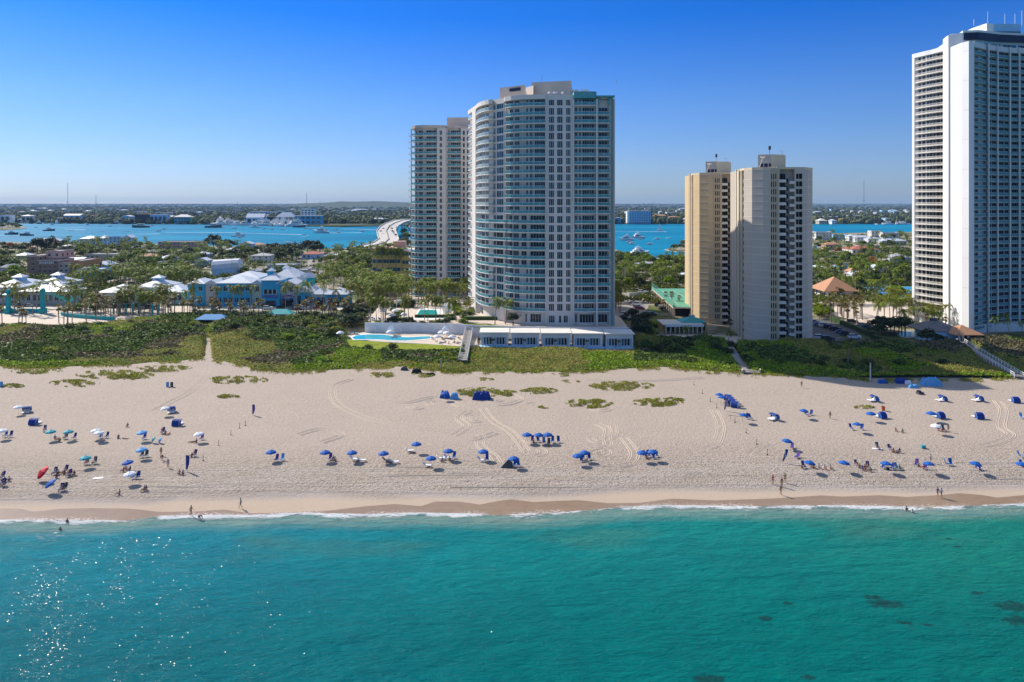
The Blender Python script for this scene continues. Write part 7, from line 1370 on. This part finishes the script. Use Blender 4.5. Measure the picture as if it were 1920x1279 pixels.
def person(x, y, pose, desc, rot=0, z=None, dz=0, shorts='royal', shirt=None, skin='skin', hair='hair', sc=1.0):
    X, Y, Z_ = gp(x, y, z); P_, sh = PO[pose]; parts = list(P_)+([sh] if shirt else [])
    o = stamp('person', parts, (X,Y,Z_+dz), rot, sc, mats={'body':skin, 'shorts':shorts, 'hair':hair, **({'shirt':shirt} if shirt else {})}); tag(o, None, 'person', 'people on the beach'); REG.append((o, desc[0], desc[1], x)); return o
# ================================================================ beach things
UM = {k: para_proto(1.05, k, 2.15, .42) for k in ('blue_fabric','white_fabric','teal_fabric','red_fabric','sky_fabric')}
UN = {'blue_fabric':'blue','white_fabric':'white','teal_fabric':'teal','red_fabric':'red','sky_fabric':'light blue'}
def umb(x, yc, k, where, tilt=(0,0), sc=1.0, hh=1.95):
    by_ = 381+(yc-381)*1.0
    zz_ = 1.6
    for _ in range(4): D = F*(H-zz_-hh*sc)/(yc-381); X = (x-960)*D/F; zz_ = float(zg(X, D))
    X -= math.sin(tilt[1])*hh; Y = D+math.sin(tilt[0])*hh*1.0
    o = stamp('beach_umbrella', UM[k], (X, Y, float(zg(X, Y))), random.random(), sc, tilt); reg(o, UN[k]+' beach umbrella', where, x, 'umbrella', 'umbrellas set up on the beach'); return o
def cabana_proto(c1='blue_fabric', c2='royal'):
    m_ = MB(); r_ = 1.25; w_ = .95; th = [R(-8+i*14) for i in range(11)]; vs = [(s*w_, .35+r_*math.cos(a)*.85, .3+r_*math.sin(a)) for s in (-1,1) for a in th]; n = len(th); m_.add(vs, [[i, i+n, i+1+n, i+1] for i in range(n-1)], c2)
    for s, o_ in ((-1,0),(1,n)): c = (s*w_, .35, .35); m_.add([c]+[vs[o_+i] for i in range(8)], [[0,i,i+1] for i in range(1,8)], c1)
    f = MB()
    for s in (-1,1): f.tube([(s*w_, .35+r_*math.cos(a)*.85, .3+r_*math.sin(a)) for a in th], .03, 'white', 4)
    b = MB()
    for s in (-.45,.45): b.box((s,-.35,.32), (.75,1.7,.10), 'white_fabric'); T = Matrix.Translation((s,.42,.36)) @ Matrix.Rotation(R(45),4,'X'); b.box((0,.3,0), (.75,.7,.08), 'white_fabric', T=T)
    leg = MB(); leg.box((0,0,0), (.07,.07,.3), 'white'); lm = leg.mesh('leg')
    return [('canopy', m_.mesh('canopy')), ('frame', f.mesh('frame')), ('seat', b.mesh('seat'))]+[('leg', lm, None, (a,b_,.15)) for a in (-.8,.8) for b_ in (-1.1,.9)]
CAB = cabana_proto()
def cab(x, y, rot, where): X, Y, Z_ = gp(x, y); reg(stamp('beach_cabana', CAB, (X,Y,Z_), R(rot), .95), 'blue hooded beach cabana', where, x, 'cabana', 'blue hooded cabanas on the sand')
def chair(x, y, k, where, rot=0, lo=False, nm=None):
    X, Y, Z_ = gp(x, y); c = {'blue_fabric':'blue','royal':'dark blue','purple':'purple','sky_fabric':'light blue','white_fabric':'white','darkgrey':'dark','teal_fabric':'teal'}[k]
    reg(stamp('sun_lounger' if lo else 'beach_chair', (LNG if lo else CHR)[k], (X,Y,Z_), R(rot)), c+(' sun lounger' if lo else ' beach chair'), where, x, 'sun lounger' if lo else 'beach chair', 'loungers and chairs on the beach')
cols_ = ['royal','black','red_fabric','teal_fabric','white_fabric','purple','sky_fabric','darkgrey']
def sitters(l, where, pose='ground'):
    for i, (x, y) in enumerate(l):
        ps = pose if pose != 'mix' else ('sit','ground','lie','ground')[i % 4]; sk = 'skin_tan' if i % 2 else 'skin'; sw = cols_[(i*3+int(x)) % 8]; st = cols_[(i*5+int(x)+2) % 8] if (i+int(x)) % 3 else None
        nm = {'sit':'person sitting in a beach chair','ground':'person sitting on the sand','lie':'person lying on the sand','stand':'person standing','walk':'person walking','bend':'person bending over'}[ps]
        if ps == 'sit': chair(x, y, ('royal','darkgrey','blue_fabric','purple')[i % 4], where, random.uniform(-25,25))
        person(x, y+.2, ps, (nm, where), rot=random.uniform(-.6,.6) if ps != 'lie' else random.uniform(-1.8,1.8), shorts=sw, shirt=st, skin=sk)
L1 = 'at the far left of the beach'; L2 = 'left of the row of umbrellas'
# --- left part
for x, y, k, w_ in ((5,806,'white_fabric',L1),(34,762,'white_fabric',L1),(95,808,'teal_fabric',L1),(128,808,'teal_fabric',L1),(180,806,'white_fabric','left of centre left'),(186,810,'white_fabric','left of centre left'),(160,857,'teal_fabric','above the red umbrella')): umb(x, y, k, w_)
for x, y, k in ((309,764,'white_fabric'),(266,809,'sky_fabric'),(372,812,'white_fabric'),(265,841,'sky_fabric'),(239,865,'blue_fabric'),(243,886,'white_fabric')): umb(x, y, k, 'on the left part of the beach', tilt=(0,-.12))
for x, y, k in ((508,846,'blue_fabric'),(609.5,846.5,'blue_fabric'),(660,847,'blue_fabric'),(719,848.5,'blue_fabric'),(780.5,831,'blue_fabric'),(840.5,844,'blue_fabric'),(808,857.5,'blue_fabric'),(906,845,'blue_fabric'),(963,858,'blue_fabric')): umb(x, y, k, 'in the long middle row')
for x, y in ((988,813.5),(1010,814),(1027,813.5)): umb(x, y, 'blue_fabric', 'shading the row of six chairs')
for x, y in ((1083,853),(1096,847),(1204,847),(1224,845.5)): umb(x, y, 'blue_fabric', 'in the overlapping pairs right of centre')
for x, y in ((1350,739),(1355,744),(1395,777),(1476,825),(1508,769),(1609,794.5)): umb(x, y, 'blue_fabric', 'right of the rope posts', tilt=(0,.12))
for x, y in ((1519,866),(1584,866.5),(1664,868),(1744,868.5),(1830,868),(1916,869)): umb(x, y, 'blue_fabric', 'in the front row at right', tilt=(0,.15))
for x, y, k in ((1633,774,'blue_fabric'),(1746,773.5,'blue_fabric'),(1755,797,'white_fabric')): umb(x, y, k, 'among the right hand cabanas', sc=1.05)
# tipped over umbrellas
def tipped(x, y, k, lb, tx, ty, sc=1.0): X, Y, Z_ = gp(x, y); o = stamp('beach_umbrella', UM[k], (X,Y,Z_+.15), 0, sc, (R(tx), R(ty))); tag(o, lb, 'umbrella')
tipped(98,898,'red_fabric','big red umbrella tipped on its side among dark chairs',28,-40,1.2); tipped(107,921,'blue_fabric','light blue umbrella leaning low just below the red one',16,-32,1.0)
tipped(296,829,'teal_fabric','small teal umbrella lying tilted beside the dark shadow',25,-50,.6); tipped(309,829,'sky_fabric','small pale blue umbrella lying open on the sand',30,-60,.6)
for x, y, r_ in ((49,774,20),(321,774,20)): cab(x, y, r_, 'behind a white umbrella at left')
for x, y, r_ in ((67,795,175),(334,797,175)): cab(x, y, r_, 'seen from behind at left')
for x, y, r_ in ((1636,752,-80),(1764,752,-80),(1832,752,-80),(1449,787,-60)): cab(x, y, r_, 'opening to the left, on the right part of the beach')
for x, y, r_ in ((1901,754,180),(1833,784,180),(1650,783,200),(1759,783,200)): cab(x, y, r_, 'turned away from the sea, on the right part of the beach')
for i, (x, y) in enumerate(((1366,750),(1370,754),(1374,758),(1379,763))): cab(x, y, 150, 'stacked close together beside the violet banner')
# beach rental stacks
def covered_stack(x, y, w_, d_, h_, m_, lb, seed):
    X, Y, Z_ = gp(x, y); rs = random.Random(seed); mb = MB(); n = 9; mm = 6; vs = []
    for j in range(mm+1):
        for i in range(n+1):
            u, v = i/n, j/mm; e_ = min(u,1-u,v,1-v); z = h_*(min(1,e_*5)**.5)*(.75+.4*rs.random()) if e_ > 0 else 0; vs.append((X+(u-.5)*w_, Y+(v-.5)*d_, Z_+z-.02))
    mb.add(vs, [[j*(n+1)+i, j*(n+1)+i+1, (j+1)*(n+1)+i+1, (j+1)*(n+1)+i] for j in range(mm) for i in range(n)], m_); o = mb.build('covered_stack', off=(X,Y,Z_)); tag(o, lb, 'covered stack')
covered_stack(834,745,2.6,2.2,1.7,'blue_fabric','blue tarpaulin covered rental stack at the left end of a grass patch',1); covered_stack(903,748,4.8,2.6,1.9,'royal','large dark blue covered stack below the long grass patch',2); covered_stack(852,748,2.2,1.6,1.5,'sky_fabric','small grey blue covered stack between two larger blue ones',3)
covered_stack(1690,718,3.6,2,1.3,'royal','dark blue covered pile in the tower shadow at the dune foot',4); covered_stack(1745,722,5.6,3,2.0,'sky_fabric','tall pale blue covered pile in the tower shadow',5); covered_stack(1655,718,2.6,1.5,.9,'blue_fabric','small flat blue pile left of the shaded piles',6); covered_stack(1713,727,3,1.4,.9,'sky_fabric','low light blue pile in front of the shaded piles',7); covered_stack(1703,720,1.8,1.2,1.0,'white_fabric','white and yellow boards stacked beside the dark blue pile',8); covered_stack(758,694,2.2,1.2,1.0,'darkgrey','dark covered bundle at the dune edge left of the thin post',9); covered_stack(781,699,3,1.4,1.2,'black','black covered bundle where the sand meets the dune',10); covered_stack(806,703,3.2,1,.6,'black','low black board lying by the dune grass',11)
umb(833,737,'blue_fabric','over the left rental stack'); 
# chairs
for x, y, k in ((9,820,'royal'),(19,820,'royal'),(188,822,'royal'),(199,822,'royal'),(138,824,'royal')): chair(x, y, k, L1, random.uniform(-20,20))
for x, y, k in ((270,824,'purple'),(378,825,'purple'),(249,898,'royal'),(258,898,'royal'),(265,858,'darkgrey'),(274,857,'darkgrey')): chair(x, y, k, 'under the left hand umbrellas', random.uniform(-25,10))
for x, y, k in ((518,865,'purple'),(529,864,'sky_fabric'),(619,863,'purple'),(851,860,'blue_fabric'),(913,864,'blue_fabric'),(965,875,'blue_fabric'),(972,875,'blue_fabric')): chair(x, y, k, 'in the long middle row', random.uniform(-15,15))
for i, (x, y) in enumerate(((998,829),(1009,829),(1020,832),(1029,834),(1036,830),(1047,830))): chair(x, y, ('purple','royal','sky_fabric','darkgrey','blue_fabric','royal')[i], 'in the row of six under three umbrellas', random.uniform(-10,10))
for x, y, k in ((666,864,'white_fabric'),(680,866,'white_fabric'),(727,866,'darkgrey'),(742,869,'white_fabric'),(770,848,'white_fabric'),(803,876,'white_fabric'),(829,862,'white_fabric'),(842,862,'white_fabric'),(905,866,'white_fabric')): chair(x, y, k, 'in the long middle row', random.uniform(50,110), lo=True)
for x, y, k in ((1105,862,'royal'),(1092,863,'darkgrey'),(1090,866,'royal'),(1210,858,'royal'),(1217,857,'blue_fabric'),(1231,857,'royal'),(1225,860,'royal')): chair(x, y, k, 'under the overlapping pairs of umbrellas', random.uniform(-30,30))
for x, y, k in ((1401,786,'royal'),(1408,787,'royal'),(1513,780,'royal'),(1520,779,'royal'),(1597,806,'royal'),(1615,806,'royal'),(1485,841,'purple'),(1494,859,'purple')): chair(x, y, k, 'right of the rope posts', random.uniform(-60,40), lo=(x > 1480 and x < 1500))
for x, y, k in ((1508,878,'royal'),(1655,879,'royal'),(1672,881,'royal'),(1684,881,'teal_fabric'),(1718,874,'purple'),(1735,880,'purple'),(1777,873,'sky_fabric'),(1783,873,'blue_fabric'),(1832,880,'purple'),(1837,882,'blue_fabric'),(1915,785,'sky_fabric'),(1914,858,'sky_fabric'),(1918,876,'blue_fabric'),(1762,806,'darkgrey'),(1770,808,'darkgrey')): chair(x, y, k, 'on the right part of the beach', random.uniform(-60,60))
# dark triangular tent
X, Y, Z_ = gp(950, 875); T_ = empty('beach_tent', (X,Y,Z_), 'dark grey triangular beach tent left of a blue umbrella', 'tent'); mb = MB(); mb.add([(X-1.2,Y-.8,Z_),(X+1.0,Y-.9,Z_),(X+1.2,Y+.8,Z_),(X-.8,Y+.9,Z_),(X+.55,Y,Z_+1.65)], [[0,1,4],[1,2,4],[2,3,4],[3,0,4]], 'darkgrey'); mb.build('canopy', T_)
mb = MB(); mb.tube([(X+.9,Y-.6,Z_),(X+.56,Y,Z_+1.7)], .02, 'metal', 4); mb.build('pole', T_)
# banners
def banner(x, yb, yt, m_, lb, lean=0, txt=None):
    X, Y, Z_ = gp(x, yb); h = zat(yt, Y)-Z_; T_ = empty('feather_banner', (X,Y,Z_), lb, 'banner'); mb = MB(); mb.tube([(X,Y,Z_),(X+lean,Y,Z_+h)], .03, 'metal', 5); mb.build('pole', T_); mb = MB(); w_ = .62; vs = []
    for i in range(9): u = i/8; z = Z_+h*(.12+.86*u); x0 = X+lean*u+.03; ww = w_*(.45+.55*min(1,u*2.2))*(1 if u < .9 else .75); vs += [(x0,Y,z),(x0+ww,Y-.02*math.sin(u*7),z)]
    mb.add(vs, [[i*2,i*2+1,i*2+3,i*2+2] for i in range(8)], m_); c = mb.build('cloth', T_); c.modifiers.new('s','SOLIDIFY').thickness = .02
    if txt:
        mb = MB(); rs = random.Random(3)
        for k in range(9): mb.box((X+lean*.5+.3, Y-.06, Z_+h*(.3+.065*k)), (.16+.1*rs.random(),.02,.10), 'white'); 
        mb.build('lettering', T_)
banner(473,779,758,'purple','dark violet feather banner standing alone on the open sand'); banner(348.5,884,853,'royal','dark blue feather banner behind two seated people'); banner(1357,771,749,'violet_banner','pale violet feather banner in front of the stacked blue cabanas',.35); banner(1466,868,842,'royal','navy feather banner with pale lettering leaning right',.7,True)
for i, (x, y) in enumerate(((460,798),(449,803),(433,816),(410,836),(381,864),(1301,722),(1317,738),(1332,753),(1344,765),(1378,792),(1399,812),(1419,833),(1439,853),(1277,695))):
    X, Y, Z_ = gp(x, y); T_ = stamp('rope_post', [('post', (lambda m_: (m_.tube([(0,0,0),(0,0,1.15)], .045, 'black', 6), m_.mesh('post'))[1])(MB())), ('base', (lambda m_: (m_.lathe([(.0,.12),(.16,.1),(.2,0)], 'black', 8), m_.mesh('base'))[1])(MB()))], (X,Y,Z_)); reg(T_, 'small black rope post', 'in the line at left' if x < 600 else 'in the line right of centre', x, 'post')
def simple(x, y, fn, name, lb, cat): X, Y, Z_ = gp(x, y); mb = MB(); fn(mb, X, Y, Z_); tag(mb.build(name, off=(X,Y,Z_)), lb, cat)
simple(1656,770,lambda m_,X,Y,Z: m_.lathe([(0,0),(.38,0),(.46,1.0),(.48,1.05),(.40,1.05),(.36,.2)],'orange',12,(X,Y,Z)),'litter_bin','orange brown litter bin between two blue cabanas','bin')
simple(314,725,lambda m_,X,Y,Z: m_.lathe([(0,0),(.34,0),(.36,.1),(.40,1.15),(.36,1.2),(.34,1.0)],'sky_fabric',12,(X,Y,Z)),'litter_bin','blue litter bin, left one of the pair near the dune','bin'); simple(322,725,lambda m_,X,Y,Z: m_.lathe([(0,0),(.34,0),(.36,.1),(.40,1.15),(.36,1.2),(.34,1.0)],'darkgrey',12,(X,Y,Z)),'litter_bin','dark brown litter bin, right one of the pair near the dune','bin'); simple(2,725,lambda m_,X,Y,Z: m_.lathe([(0,0),(.4,0),(.42,.1),(.46,1.25),(.40,1.3),(.38,1.0)],'sky_fabric',12,(X,Y,Z)),'litter_bin','blue litter bin cut by the left edge of the picture','bin')
simple(1725,739,lambda m_,X,Y,Z: (m_.box((X,Y,Z+.3),(1.6,1.1,.5),'darkgrey',.2), m_.box((X-.3,Y,Z+.75),(.8,.8,.45),'black',.3)),'covered_pile','low black covered heap on the sand above the cabanas','pile')
simple(1731,840,lambda m_,X,Y,Z: m_.box((X,Y,Z+.3),(.9,.5,.5),'teal_fabric',.2),'cool_box','pale teal cool box alone on the right part of the sand','cool box'); simple(1664,881,lambda m_,X,Y,Z: m_.box((X,Y,Z+.25),(.55,.45,.5),'black'),'bag','black bag beside the front row chairs at right','bag'); simple(184,897,lambda m_,X,Y,Z: m_.box((X,Y,Z+.05),(1.7,.9,.04),'white_fabric',.3),'beach_towel','pale towel spread right of the red umbrella','towel'); simple(1645,842,lambda m_,X,Y,Z: m_.box((X,Y,Z+.05),(1.9,.8,.04),'white_fabric',-.3),'beach_towel','white towel under a person lying at right','towel')
X, Y, Z_ = gp(1374, 787); X1, Y1, Z1 = gp(1392, 790); T_ = empty('sign_rail', (X,Y,Z_), 'thin brown horizontal rail on posts left of a blue umbrella', 'rail'); mb = MB(); mb.tube([(X-1.2,Y,Z_+1.1),(X1,Y1,Z1+1.05)], .05, 'bark', 5); mb.build('rail', T_)
for a in ((X-.6,Y,Z_),(X1,Y1,Z1)): mb = MB(); mb.tube([a,(a[0],a[1],a[2]+1.1)], .04, 'bark', 5); mb.build('post', T_)
# people, standing and walking
S = lambda x, y, pose, what, **k: person(x, y, pose, (what, ''), **k)
def one(x, y, pose, lb, **k): o = person(x, y, pose, (lb,'x'), **k); REG.pop(); o['label'] = lb
one(302,854,'stand','person in red shorts standing near the centre left umbrellas',shorts='red_fabric',skin='skin_tan'); one(304,863,'bend','person in black bending over beside the one in red shorts',shorts='black',shirt='black'); one(315,877,'stand','person in long blue grey clothes standing left of the blue banner',shorts='sky_fabric',shirt='purple',rot=.5)
one(358,967,'walk','tanned person in dark shorts walking at the water edge',shorts='royal',skin='skin_tan',rot=1.4,z=.05); one(374,977,'bend','person in blue bending down in the shallow water',shorts='royal',shirt='royal',z=-.2,rot=1.2); one(451.5,953,'walk','person in pale green top walking along the smooth sand',shorts='darkgrey',shirt='palegreen' if 0 else 'teal_fabric',rot=-1.3)
one(1503,726.5,'stand','person in olive clothes standing alone near the dune',shorts='hedge',shirt='hedge'); one(1556.5,785,'stand','person in dark clothes standing alone at right',shorts='bark',shirt='bark',skin='skin_tan'); one(1778,810,'stand','person standing right of the white umbrella group',shorts='darkgrey',shirt='darkgrey'); one(1745,868,'walk','person with pale shirt walking behind a blue umbrella',shirt='white_fabric',shorts='teal_fabric')
one(1449,908,'stand','person in red swimwear, leftmost of the three near the water',shorts='red_fabric',shirt='red_fabric'); one(1472,905,'stand','person in bright green shirt near the water',shorts='darkgrey',shirt='lawn'); one(1466,913,'stand','tanned person between the red and the green clothed ones',shorts='orange',skin='skin_tan'); one(1464,928,'walk','tanned person striding onto the smooth sand in front of the group',shorts='orange',skin='skin_tan',rot=.5)
one(1758,932,'walk','person in dark red top walking arm in arm at the water edge',shorts='skin_tan' if 0 else 'darkgrey',shirt='purple',rot=.3); one(1765,933,'walk','person in white shirt and blue shorts walking at the water edge',shorts='sky_fabric',shirt='white_fabric',rot=.3)
one(1700,968,'stand','bather with dark hair standing in the green water at right',shorts='black',skin='skin_tan',z=-.95); one(1711,974,'stand','bather in pale top standing in the green water at right',shirt='white_fabric',shorts='royal',z=-1.1); one(126,992,'stand','bather deep in the water near the left foam',shorts='black',skin='skin_tan',z=-1.1,shirt='black'); one(113,1008,'stand','bather splashing white foam at left',shorts='black',skin='skin_tan',z=-1.2)
sitters([(84,809),(103,823),(108,822),(112,828),(122,823),(222,822),(235,823),(239,800)], 'around the teal umbrellas at left', 'mix'); sitters([(3,898),(9,903),(14,899),(2,910),(7,912),(17,902)], 'in the group cut by the left edge', 'mix'); sitters([(102,890),(109,889),(113,886),(120,889),(122,886),(133,889),(136,893),(139,891),(128,894),(106,896)], 'in the crowd beside the red umbrella', 'mix'); sitters([(115,921),(120,920)], 'below the red umbrella', 'sit'); sitters([(162,871),(177,870)], 'under the teal umbrella above the red one', 'sit')
sitters([(304,813),(310,814),(316,814),(359,857),(364,856),(368,830),(360,829)], 'lying or sitting left of the sand path', 'mix'); sitters([(336,889),(343,890),(223,927),(270,920),(274,919),(231,884),(236,880),(243,882)], 'seated left of the blue banner', 'ground')
sitters([(624,862),(628,864),(843,864),(829,865),(960,874),(1360-270,862),(1100,864),(1212,860),(1000,830),(1029,836)], 'in the long middle row', 'ground'); sitters([(670,865),(730,867),(805,876),(772,849)], 'lying on loungers in the long middle row', 'lie')
sitters([(1680,809),(1692,811)], 'in the pair sitting alone at right', 'ground'); sitters([(1670,846),(1676,848),(1682,846),(1687,848),(1645,842)], 'in the sunbathing group at right', 'mix'); sitters([(1521,876),(1526,878),(1536,878),(1547,880),(1558,880),(1504,878)], 'beside the first front row umbrella at right', 'ground'); sitters([(1608,876),(1613,878),(1618,875),(1622,880),(1627,879),(1632,884),(1625,873),(1617,882)], 'in the crowded group between two front row umbrellas', 'mix'); sitters([(1676,880),(1688,880),(1836,881),(1722,874),(1732,880),(1918,877),(1760,808),(1768,809)], 'by the right hand umbrellas', 'ground')
mb = MB()
# ================================================================ haze
mat('haze_dummy', (1,1,1)); m = bpy.data.materials.new('haze'); m.use_nodes = True; t = m.node_tree; t.nodes.clear(); o_ = N(t, 'ShaderNodeOutputMaterial'); v_ = N(t, 'ShaderNodeVolumePrincipled'); v_.inputs['Color'].default_value = (.36,.62,1.0,1); v_.inputs['Density'].default_value = 4e-5; v_.inputs['Anisotropy'].default_value = 0.0; t.links.new(v_.outputs[0], o_.inputs['Volume'])
mb = MB(); MATS['haze'] = m; mb.box((0, 6400, 64), (20000, 13400, 140), 'haze'); hz = mb.build('haze'); tag(hz, kind='stuff'); hz.display_type = 'WIRE'
finish_labels()
